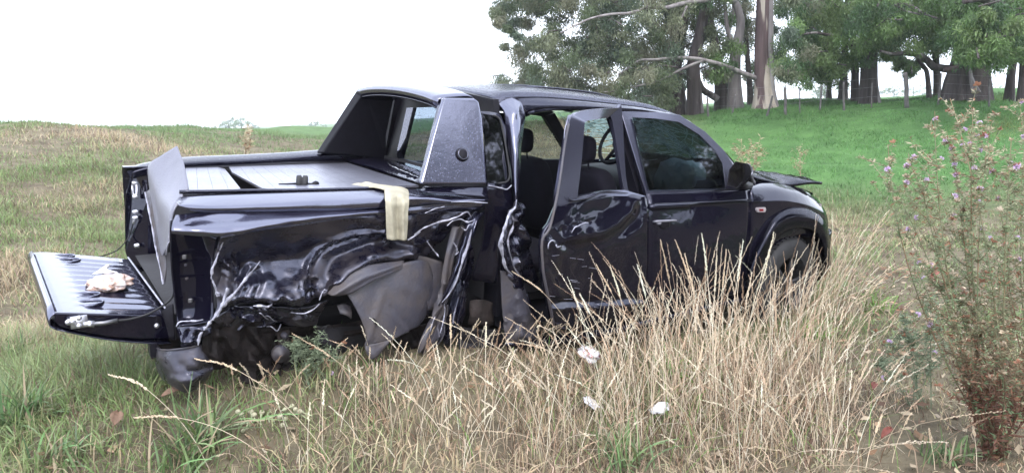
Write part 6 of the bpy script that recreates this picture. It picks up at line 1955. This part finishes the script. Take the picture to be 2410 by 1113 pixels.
STALKS = [  # tip, bend(s), foot in the photograph, distance of the tip nearer(-)/farther(+), what singles it out
    ([(1404, 625), (1440, 690), (1490, 800), (1520, 960)], 'dry stalk crossing the lower rear edge of the buckled rear door'),
    ([(1436, 627), (1460, 700), (1480, 800), (1500, 960)], 'straight dry stalk over the middle of the buckled rear door, right of a slanting one'),
    ([(1501, 625), (1520, 700), (1560, 850), (1580, 990)], 'dry stalk that ends on the seam between the two doors'),
    ([(1555, 567), (1575, 660), (1600, 800), (1620, 980)], 'tall dry stalk whose tip stands just below the front door handle'),
    ([(1590, 567), (1622, 660), (1640, 800), (1650, 980)], 'tall dry stalk right of the one below the door handle'),
    ([(1652, 552), (1664, 640), (1672, 780), (1665, 960)], 'tallest dry stalk before the middle of the front door'),
    ([(1709, 590), (1700, 680), (1690, 800), (1690, 950)], 'dry stalk before the front door, just right of a pair of close tips'),
    ([(1749, 567), (1735, 660), (1715, 800), (1705, 970)], 'dry stalk whose tip meets the seam of front door and fender'),
    ([(1821, 550), (1795, 660), (1755, 800), (1735, 980)], 'long dry stalk slanting across the wheel arch flare'),
    ([(1687, 605), (1682, 690), (1676, 800), (1680, 960)], 'dry stalk with the upper tip of a close pair before the front door'),
    ([(1612, 600), (1632, 690), (1640, 800), (1645, 970)], 'short dry stalk between two tall ones left of the front door centre'),
    ([(1769, 644), (1755, 720), (1740, 820), (1730, 960)], 'dry stalk rising before the lower front corner of the front door'),
    ([(1208, 640), (1280, 690), (1345, 775), (1420, 920)], 'long dry stalk arching from the crushed rear door jamb'),
    ([(1265, 777), (1275, 768), (1330, 810), (1400, 930)], 'dry stalk with a nodding tip over the sill end'),
    ([(1196, 804), (1280, 820), (1370, 870), (1450, 980)], 'low dry stalk lying out along the underside of the sill'),
    ([(1366, 694), (1390, 740), (1430, 820), (1480, 960)], 'dry stalk tip at the foot of the buckled rear door'),
    ([(1655, 805), (1645, 870), (1648, 960), (1650, 1085)], 'thick pale stalk standing low in the middle of the dry clump'),
    ([(2045, 848), (2020, 900), (1985, 985), (1960, 1060)], 'lone dry stalk slanting right before the bare trodden ground'),
    ([(2075, 978), (2060, 1020), (2045, 1065), (2035, 1105)], 'short thick dry stalk near the bottom edge left of the thistle'),
    ([(1945, 912), (1935, 906), (1900, 920), (1850, 1010)], 'dry stalk bent over in a hook at the right side of the dry clump'),
    ([(1060, 743), (1061, 800), (1060, 880), (1060, 985)], 'upright dry stalk before the crumpled strips behind the cab'),
    ([(1144, 762), (1143, 820), (1142, 900), (1140, 1000)], 'upright dry stalk before the opening ahead of the rear wheel'),
    ([(690, 786), (780, 840), (850, 905), (920, 1010)], 'dry stalk arching over the small green thistle'),
    ([(1180, 870), (1230, 920), (1260, 990), (1290, 1085)], 'dry stalk leaning left beside the white scrap under the sill'),
    ([(462, 845), (540, 862), (640, 925), (740, 1030), (800, 1108)], 'long arching seed stalk that starts before the torn bumper corner'),
    ([(319, 982), (400, 980), (500, 1003), (590, 1050), (680, 1110)], 'pinkish arching stalk along the lower left foreground'),
    ([(259, 882), (330, 905), (410, 975), (460, 1040), (500, 1108)], 'thin arching stalk below the tailgate shadow'),
    ([(2288, 985), (2294, 1030), (2298, 1070), (2300, 1108)], 'dry spike at the bottom edge under the big thistle'),
    ([(2187, 1010), (2192, 1045), (2198, 1080), (2202, 1108)], 'short dry spike at the bottom edge left of the taller spike under the thistle'),
]


def single_stalks():
    r = np.random.default_rng(8)
    for pts, label in STALKS:
        foot = G(*pts[-1])
        d0 = math.hypot(foot.x - CAM[0], foot.y - CAM[1])
        pp = []
        for k, (u, v) in enumerate(reversed(pts)):
            s = k / (len(pts) - 1)
            dd = d0 + .10 * s
            pp.append(list(WD(u, v, dd)))
        pp[0] = [foot.x, foot.y, foot.z - .03]
        A = cr(np.array(pp), 4, 0)
        t = empty('dry_grass_stalk', foot)
        tag(t, label, 'grass stalk', 'single tall dry grass stalks')
        A = A - np.array(foot)
        col = (DRYP[r.integers(0, 4)] * r.uniform(.98, 1.2))[None]
        nk = len(A); cut = int(nk * .68)
        V, Q, C = stalk_mesh(A[None], np.array([.0020]), .02, col, r, .3)
        o = fast_mesh('stem', V, Q, M['weed'], C); o.parent = t
        Vh, Qh, Ch = [], [], []
        off = 0
        for rep in range(3):
            v, q, c = stalk_mesh(A[None, cut:], np.array([.0019]), .97, np.clip(col * 1.05, 0, .75), r, 1.05)
            Vh.append(v); Qh.append(q + off); Ch.append(c); off += len(v)
        o = fast_mesh('seed_head', np.concatenate(Vh), np.concatenate(Qh), M['weed'], np.concatenate(Ch)); o.parent = t


single_stalks()

# ================================================================== THISTLES
FLW = np.array([.58, .45, .62])


def tip_leaves(paths, n, size, pal, r, sag=.2, foot=0.0):
    """jagged narrow leaves all along stems"""
    V0, C0 = [], []
    tot = sum(len(p) for p in paths)
    for p in paths:
        m = max(2, int(n * len(p) / tot))
        i = r.integers(0, len(p) - 1, m); f = r.random(m)[:, None]
        q = p[i] * (1 - f) + p[i + 1] * f
        d = r.normal(0, 1, (m, 3)); d[:, 2] = d[:, 2] * .5 + .25 - sag
        d /= np.linalg.norm(d, axis=1)[:, None]
        s = np.cross(d, r.normal(0, 1, (m, 3))); s /= np.linalg.norm(s, axis=1)[:, None]
        L = size * r.uniform(.4, 1.2, (m, 1)) * (1 + foot * np.clip(1 - q[:, 2:3] / .5, 0, 1))
        V0.append(np.stack([q, q + d * L * .4 + s * L * .11, q + d * L, q + d * L * .45 - s * L * .11], 1).reshape(-1, 3))
        C0.append(np.repeat(pal(q, r), 4, axis=0))
    V = np.concatenate(V0)
    return V, np.arange(len(V)).reshape(-1, 4), np.concatenate(C0)


def curve3(a, b, bow, n=7):
    t = np.linspace(0, 1, n)[:, None]
    return a * (1 - t) + b * t + bow * (4 * t * (1 - t))


def thistle(name, foot_px, label, stems, flowers, buds, leaf_n, leaf_size, pal, r, cat='thistle', group='thistles', side_n=9, thick=.006, dscale=.22, bl=1.0):
    foot = G(*foot_px)
    d0 = math.hypot(foot.x - CAM[0], foot.y - CAM[1])
    t = empty(name, foot); tag(t, label, cat, group)
    F0 = np.array(foot)
    mains, ends = [], []
    for (u, v) in stems:
        q = np.array(WD(u, v, d0 + r.normal(0, dscale)))
        bow = np.array([0, 0, .06]) + r.normal(0, .04, 3)
        mains.append(curve3(F0 + r.normal(0, .03, 3) * np.array([1, 1, 0]), q, bow, 14) - F0)
    branches = []
    for p in mains:
        for k in range(side_n):
            i = r.integers(4, 13)
            L = r.uniform(.10, .34) * (1.2 - i / 20) * bl
            d = r.normal(0, .6, 3); d[2] = abs(d[2]) * .7 + .5; d /= np.linalg.norm(d)
            q = p[i] + d * L
            branches.append(curve3(p[i], q, r.normal(0, .015, 3), 5))
    hd = []
    for (u, v) in flowers:
        q = np.array(WD(u, v, d0 + r.normal(0, dscale * .8))) - F0
        best = min(((np.linalg.norm(p[i] - q) + max(0, p[i][2] - q[2]) * 3, tuple(p[i])) for p in mains for i in range(3, 14)), key=lambda z: z[0])
        a = np.array(best[1])
        branches.append(curve3(a, q, np.array([0, 0, -.02]) + r.normal(0, .015, 3), 6))
        dv = q - a; hd.append((q, dv / (np.linalg.norm(dv) + 1e-6)))
    mb = MB()
    for p in mains:
        mb.tube([Vector(x) for x in p], list(np.linspace(thick, thick * .35, len(p))), 5, cap=False)
    for p in branches:
        mb.tube([Vector(x) for x in p], list(np.linspace(thick * .4, thick * .2, len(p))), 4, cap=False)
    V = np.array([list(v) for v in mb.V])
    o = fast_mesh('stem', V, [f for f in mb.F if len(f) == 4], M['weed'], pal(V, r)); o.parent = t
    V, Q, C = tip_leaves(mains + branches, leaf_n, leaf_size, pal, r, foot=0.9 if leaf_n > 10000 else 0.0)
    o = fast_mesh('foliage', V, Q, M['weed'], C); o.parent = t; o['kind'] = 'stuff'
    # dry bud heads at the branch ends
    V0, C0, Q0, off = [], [], [], 0
    tips = [p[-1] for p in branches]
    for k in range(buds):
        q = tips[r.integers(0, len(tips))]
        m = 12
        d = r.normal(0, 1, (m, 3)); d[:, 2] = abs(d[:, 2]); d /= np.linalg.norm(d, axis=1)[:, None]
        s = np.cross(d, r.normal(0, 1, (m, 3))); s /= np.linalg.norm(s, axis=1)[:, None]
        L = r.uniform(.010, .024, (m, 1))
        V0.append(np.stack([q + 0 * d, q + d * L * .6 + s * L * .25, q + d * L, q + d * L * .6 - s * L * .25], 1).reshape(-1, 3))
        C0.append(np.repeat((np.array([[.36, .29, .20], [.27, .14, .09], [.38, .32, .24]])[r.integers(0, 3)] * r.uniform(.8, 1.2))[None], 4 * m, 0))
    if V0:
        V = np.concatenate(V0)
        o = fast_mesh('seed_bud', V, np.arange(len(V)).reshape(-1, 4), M['weed'], np.concatenate(C0)); o.parent = t; o['kind'] = 'stuff'
    for q, dv in hd:
        m = 70
        d = r.normal(0, 1, (m, 3)); d = d / np.linalg.norm(d, axis=1)[:, None] + dv * .7 + np.array([0, 0, .2]); d /= np.linalg.norm(d, axis=1)[:, None]
        s = np.cross(d, r.normal(0, 1, (m, 3))); s /= np.linalg.norm(s, axis=1)[:, None]
        L = r.uniform(.010, .017, (m, 1)) * r.uniform(.8, 1.2)
        V = np.stack([q + d * .003, q + d * L * .7 + s * L * .13, q + d * L, q + d * L * .7 - s * L * .13], 1).reshape(-1, 3)
        C = np.repeat(FLW * r.uniform(.8, 1.35, (m, 1)), 4, axis=0)
        # green cup
        V2, F2 = ico_geo(q - dv * .008, .009, sub=1)
        V2 = np.array([list(x) for x in V2])
        fo = fast_mesh('flower', V, np.arange(len(V)).reshape(-1, 4), M['weed'], np.clip(C, 0, .85)); fo.parent = t
        co = fast_mesh('calyx', V2, F2, M['weed'], np.repeat(np.array([[.20, .24, .12]]), len(V2), 0), tris=True); co.parent = fo
    return t


def pal_big(q, r):
    z = q[:, 2:3]
    lo = np.array([.13, .068, .048]); mid = np.array([.165, .185, .105]); hi = np.array([.34, .31, .21])
    k = np.clip((z - .35) / .5, 0, 1); k2 = np.clip((z - .95) / .5, 0, 1)
    c = lo * (1 - k) + mid * k
    c = c * (1 - k2) + hi * k2
    sp = r.random((len(q), 1))
    c = np.where(sp < .13, np.array([.24, .12, .075]), c)
    c = np.where(sp > .80, np.array([.15, .21, .11]), c)
    return c * r.uniform(.7, 1.35, (len(q), 1))


def pal_green(q, r):
    return np.array([.17, .21, .135]) * r.uniform(.6, 1.4, (len(q), 1))


def pal_straw(q, r):
    c = np.where(r.random((len(q), 1)) < .3, np.array([.26, .16, .10]), np.array([.42, .36, .24]))
    return c * r.uniform(.75, 1.25, (len(q), 1))


rT = np.random.default_rng(77)
thistle('thistle_bush', (2345, 1075), 'big straggly thistle with brown foot and many lilac flowers',
        [(2090, 340), (2140, 372), (2200, 262), (2236, 232), (2290, 262), (2330, 300), (2380, 330), (2240, 330), (2170, 450), (2300, 420), (2120, 470), (2360, 480), (2190, 560), (2420, 420), (2280, 540), (2160, 640), (2300, 850), (2360, 800), (2405, 850), (2275, 900), (2340, 900), (2425, 930), (2310, 960), (2385, 700), (2330, 740), (2440, 780)],
        [(2203, 282), (2242, 350), (2266, 342), (2282, 340), (2301, 321), (2241, 349), (2133, 430), (2135, 392), (2150, 370), (2307, 353), (2246, 390), (2250, 412), (2294, 395), (2309, 444), (2336, 405), (2350, 468), (2305, 475),
         (2304, 446), (2247, 462), (2157, 512), (2137, 540), (2163, 618), (2190, 624), (2174, 654), (2311, 540), (2331, 562), (2379, 385), (2393, 392), (2305, 290), (2215, 374), (2246, 508), (2189, 763), (2395, 560), (2225, 330), (2180, 425), (2270, 305), (2318, 320), (2090, 400)],
        220, 23000, .026, pal_big, rT, side_n=14, thick=.0042)
thistle('thistle_bush', (2440, 900), 'second thistle half out of view at the right edge, a few lilac flowers', [(2400, 250), (2412, 330), (2440, 280), (2398, 430), (2380, 560)],
        [(2404, 240), (2408, 322), (2402, 470), (2398, 610)], 70, 3600, .026, pal_big, rT, side_n=14, thick=.0042)
thistle('small_thistle', (735, 905), 'small green thistle growing under the crushed bed side', [(690, 790), (715, 815), (760, 830), (790, 850), (680, 850), (740, 800)], [(780, 877)], 6, 1500, .028, pal_green, rT, side_n=9, thick=.003, dscale=.05, bl=.35)
thistle('low_thistle', (2170, 960), 'low grey-green thistle with scattered lilac flowers beside the dry grass', [(2090, 800), (2130, 740), (2190, 700), (2220, 760), (2150, 820), (2060, 860), (2250, 830)],
        [(2080, 888), (2093, 805), (2188, 762), (2200, 830), (2160, 740), (2230, 700)], 24, 2600, .032, pal_green, rT, side_n=9, thick=.003, dscale=.10, bl=.6)
thistle('dry_thistle', (1765, 440), 'dry brown thistle head standing on the green bank behind the bonnet', [(1722, 348), (1745, 330), (1770, 338), (1790, 322), (1803, 350), (1735, 370), (1785, 355)], [], 60, 700, .10, pal_straw, rT, side_n=7, thick=.008, dscale=.25)
thistle('dry_thistle', (582, 372), 'lone dry brown weed standing on the left meadow behind the bed', [(580, 305), (588, 300), (576, 325), (592, 330)], [], 20, 200, .16, pal_straw, rT, side_n=6, thick=.012, dscale=.2)
thistle('dry_thistle', (1885, 420), 'thin dry weed stems beside the tip of the bent bonnet', [(1876, 345), (1890, 360), (1905, 350), (1868, 372)], [], 10, 160, .08, pal_straw, rT, side_n=4, thick=.006, dscale=.2)

# ================================================================== GLOBE HEADED SEED PLANT lying over the grass
def seed_plant():
    r = random.Random(5)
    foot = G(475, 1035)
    d0 = math.hypot(foot.x - CAM[0], foot.y - CAM[1])
    t = empty('seed_plant', foot); tag(t, 'fallen pale stem of round greenish seed balls in the left foreground', 'seed plant')
    W = lambda u, v, dd=0: WD(u, v, d0 + dd) - foot
    mb = MB()
    main = [W(475, 1030), W(540, 1003, .02), (W(610, 988, .04)), W(668, 975, .05), W(715, 968, .06)]
    mb.tube(cr(np.array([list(p) for p in main]), 4, 0), .006, 6)
    heads = [(570, 976), (590, 968), (616, 970), (598, 975), (636, 968), (656, 958), (670, 963), (687, 955), (695, 962), (705, 968), (720, 972), (728, 988), (700, 985), (658, 979), (672, 985), (690, 1000), (680, 1012), (652, 1012), (640, 1020), (628, 1038), (610, 1025), (580, 1008), (572, 1013), (615, 1010), (664, 1000), (590, 998), (712, 998), (560, 968), (735, 978)]
    for (u, v) in heads:
        dd = r.uniform(-.05, .10)
        q = W(u, v, dd)
        s = min(max((u - 520) / 210, .1), .95)
        a = main[1].lerp(main[4], s * .9)
        mb.tube([a, a.lerp(q, .5) + Vector((0, 0, .012)), q], .0028, 5)
    mb.build('stem', M['stem_pale'], t)
    for (u, v) in heads:
        pass
    r = random.Random(5)
    V, F = ico_geo((0, 0, 0), .0125, (1, 1, 1), .25, 2)
    me = None
    for (u, v) in heads:
        dd = r.uniform(-.05, .10)
        q = W(u, v, dd)
        if me is None:
            o = obj('seed_ball', V, F, M['seed_ball'], t); me = o.data
        else:
            o = bpy.data.objects.new('seed_ball', me); COL.objects.link(o); o.parent = t
        o.location = q; s = r.uniform(.8, 1.15); o.scale = (s, s, s)


M['stem_pale'] = simple('pale_green_stem', (.38, .42, .26), .7, var=.2, bump=.1)
M['seed_ball'] = simple('seed_ball_skin', (.42, .40, .27), .8, var=.3, scale=90, bump=.8, bump_scale=240)
seed_plant()

# ================================================================== BROAD LEAVED GREEN TUFTS
def tussock(u, v, n, h, w, label, seed, base=GREEN, spread=.06):
    r = np.random.default_rng(seed)
    g = G(u, v)
    t = empty('grass_tussock', g); tag(t, label, 'grass tuft', 'broad leaved green tussocks')
    k = 6
    a = r.uniform(0, 6.28, n); ln = r.uniform(.25, 1.25, n); L = h * r.uniform(.6, 1.2, n)
    tt = np.linspace(0, 1, k)
    x0 = r.normal(0, spread, n); y0 = r.normal(0, spread, n)
    V = np.zeros((n, k, 2, 3))
    for i, s in enumerate(tt):
        rad = L * ln * (s ** 1.4) * .75
        z = L * (s * (1.15 - .35 * ln) - .75 * ln * s * s * .55)
        ww = w * (1 - s ** 2.2) * .5 + .0006
        px = x0 + np.cos(a) * rad; py = y0 + np.sin(a) * rad
        V[:, i, 0] = np.stack([px - np.sin(a) * ww, py + np.cos(a) * ww, z + .003], -1)
        V[:, i, 1] = np.stack([px + np.sin(a) * ww, py - np.cos(a) * ww, z], -1)
    q = np.array([[i * 2, i * 2 + 1, i * 2 + 3, i * 2 + 2] for i in range(k - 1)])
    Q = (q[None] + (np.arange(n) * k * 2)[:, None, None]).reshape(-1, 4)
    c = base * r.uniform(.7, 1.6, (n, 1)) * (1 + r.normal(0, .08, (n, 3)))
    dead = r.random(n) < .18
    c[dead] = STRAW * .8
    o = fast_mesh('foliage', V.reshape(-1, 3), Q, M['blade'], np.clip(np.repeat(c, 2 * k, axis=0), .01, .7), smooth=True)
    o.parent = t


FR_ = np.array([.125, .185, .08])
tussock(45, 1010, 110, .34, .013, 'big broad leaved green tussock at the lower left corner', 1, FR_)
tussock(60, 860, 80, .26, .011, 'green tussock left below the tailgate lip', 2, FR_)
tussock(215, 835, 90, .26, .011, 'green tussock directly under the near corner of the tailgate', 3, FR_ * .9)
tussock(470, 1055, 70, .34, .011, 'green tussock at the foot of the fallen seed plant', 4, FR_)
tussock(330, 830, 60, .20, .010, 'small green tussock in the shade between tailgate and bumper', 5, GREEN * 1.2)
tussock(430, 1100, 60, .24, .010, 'green tussock cut by the bottom edge, left foreground', 6, FR_)
tussock(150, 1090, 60, .20, .010, 'low green tussock by the bottom edge near the left corner', 7, FR_)
tussock(1470, 1095, 60, .26, .008, 'green blades at the foot of the dry clump by the bottom edge', 8, FR_)
tussock(1910, 800, 50, .22, .009, 'green tuft in the dry grass right of the front wheel', 9, GREEN * 1.3)
tussock(2060, 735, 60, .26, .009, 'green tuft between the dry grass and the trodden strip', 10, GREEN * 1.2)
tussock(2230, 1085, 60, .14, .008, 'low fresh green tuft by the bottom edge under the thistle', 11, FR_)
tussock(1580, 890, 40, .25, .010, 'green blades among dry stalks below the front door', 12, GREEN)

# ================================================================== LITTER AND LOOSE LEAVES
def scrap(u, v, size, label, mat, seed, lift=.05, name='paper_scrap', cat='litter', group=None, tall=.6, amp=.5):
    r = random.Random(seed)
    g = G(u, v)
    g = g + (Vector(CAM) - g).normalized() * .14
    g.z = max(g.z, gz(g.x, g.y) + lift)
    V, F = ico_geo((0, 0, 0), 1.0, sub=3)
    off = Vector((seed * 3.1, 0, 0))
    VV = []
    for q in V:
        k = 1 + noise.noise(q * 1.6 + off) * amp + abs(noise.noise(q * 4.1 + off)) * amp * .6
        VV.append(Vector((q.x * size, q.y * size, q.z * size * tall)) * k)
    o = obj(name, VV, F, mat)
    o.location = g
    o.rotation_euler = (r.uniform(-.5, .5), r.uniform(-.5, .5), r.uniform(0, 6))
    tag(o, label, cat, group)
    return o


sw_ = NT('printed_wrapper')
sw_.set(base=sw_.ramp(sw_.noise(14.0, 3.0), [(.48, (.72, .72, .76)), (.56, (.70, .64, .66)), (.62, (.45, .12, .13)), (.66, (.70, .70, .74))]), rough=.45, normal=sw_.bump(sw_.noise(40, 5), .8, .02))
scrap(1387, 852, .060, 'white wrapper with a red mark lying by the sill', sw_.m, 1, .10, 'wrapper', tall=.45, amp=.9)
scrap(1390, 946, .046, 'flat white scrap of paper left of the dry clump', M['white_scrap'], 2, .06, tall=.3, amp=.8)
scrap(1553, 978, .040, 'round crumpled white paper ball among the dry stalks', M['white_scrap'], 3, .10, tall=.45, amp=.8)
M['brown_leaf'] = simple('brown_dead_leaf', (.17, .105, .07), .8, var=.35, scale=30, bump=.4)
M['red_leaf'] = simple('reddish_dead_leaf', (.17, .05, .035), .8, var=.35, scale=30, bump=.4)
def loose_leaf(u, v, L, w, label, mat, ang, lift=.07):
    g = G(u, v); g = g + (Vector(CAM) - g).normalized() * .06
    g.z = max(g.z, gz(g.x, g.y) + lift)
    rows = []
    for i in range(7):
        s = i / 6
        ww = w * math.sin(math.pi * (s * .94 + .03)) ** .8
        rows.append([Vector((L * (s - .5), -ww, .012 * math.sin(s * 3) + .01)), Vector((L * (s - .5), 0, .010 * math.sin(s * 3))), Vector((L * (s - .5), ww, .012 * math.sin(s * 3) + .012))])
    o = surf('dead_leaf', rows, mat, None, (2, 2), axis=2, face=(0, 0, 9), thick=.001)
    o.location = g; o.rotation_euler = (.25, -.2, ang)
    tag(o, label, 'dead leaf', 'loose dead leaves')
loose_leaf(188, 893, .16, .040, 'broad tan leaf on the grass below the tailgate', M['brown_leaf'], .2)
loose_leaf(255, 868, .20, .035, 'long pale brown leaf right of the broad tan one', M['brown_leaf'], .5)
loose_leaf(408, 944, .10, .022, 'small brown leaf below the torn bumper corner', M['brown_leaf'], -.1)
loose_leaf(276, 1005, .12, .028, 'dark brown leaf standing in the left foreground grass', M['brown_leaf'], 1.3)
loose_leaf(2055, 932, .08, .018, 'bright reddish leaf at the right edge of the dry clump', M['red_leaf'], .3)
loose_leaf(2085, 1042, .10, .016, 'large dark red leaf near the bottom edge left of the thistle', M['red_leaf'], .1)
loose_leaf(2200, 660, .18, .03, 'reddish leaf on the trodden strip behind the thistle', M['red_leaf'], .1)
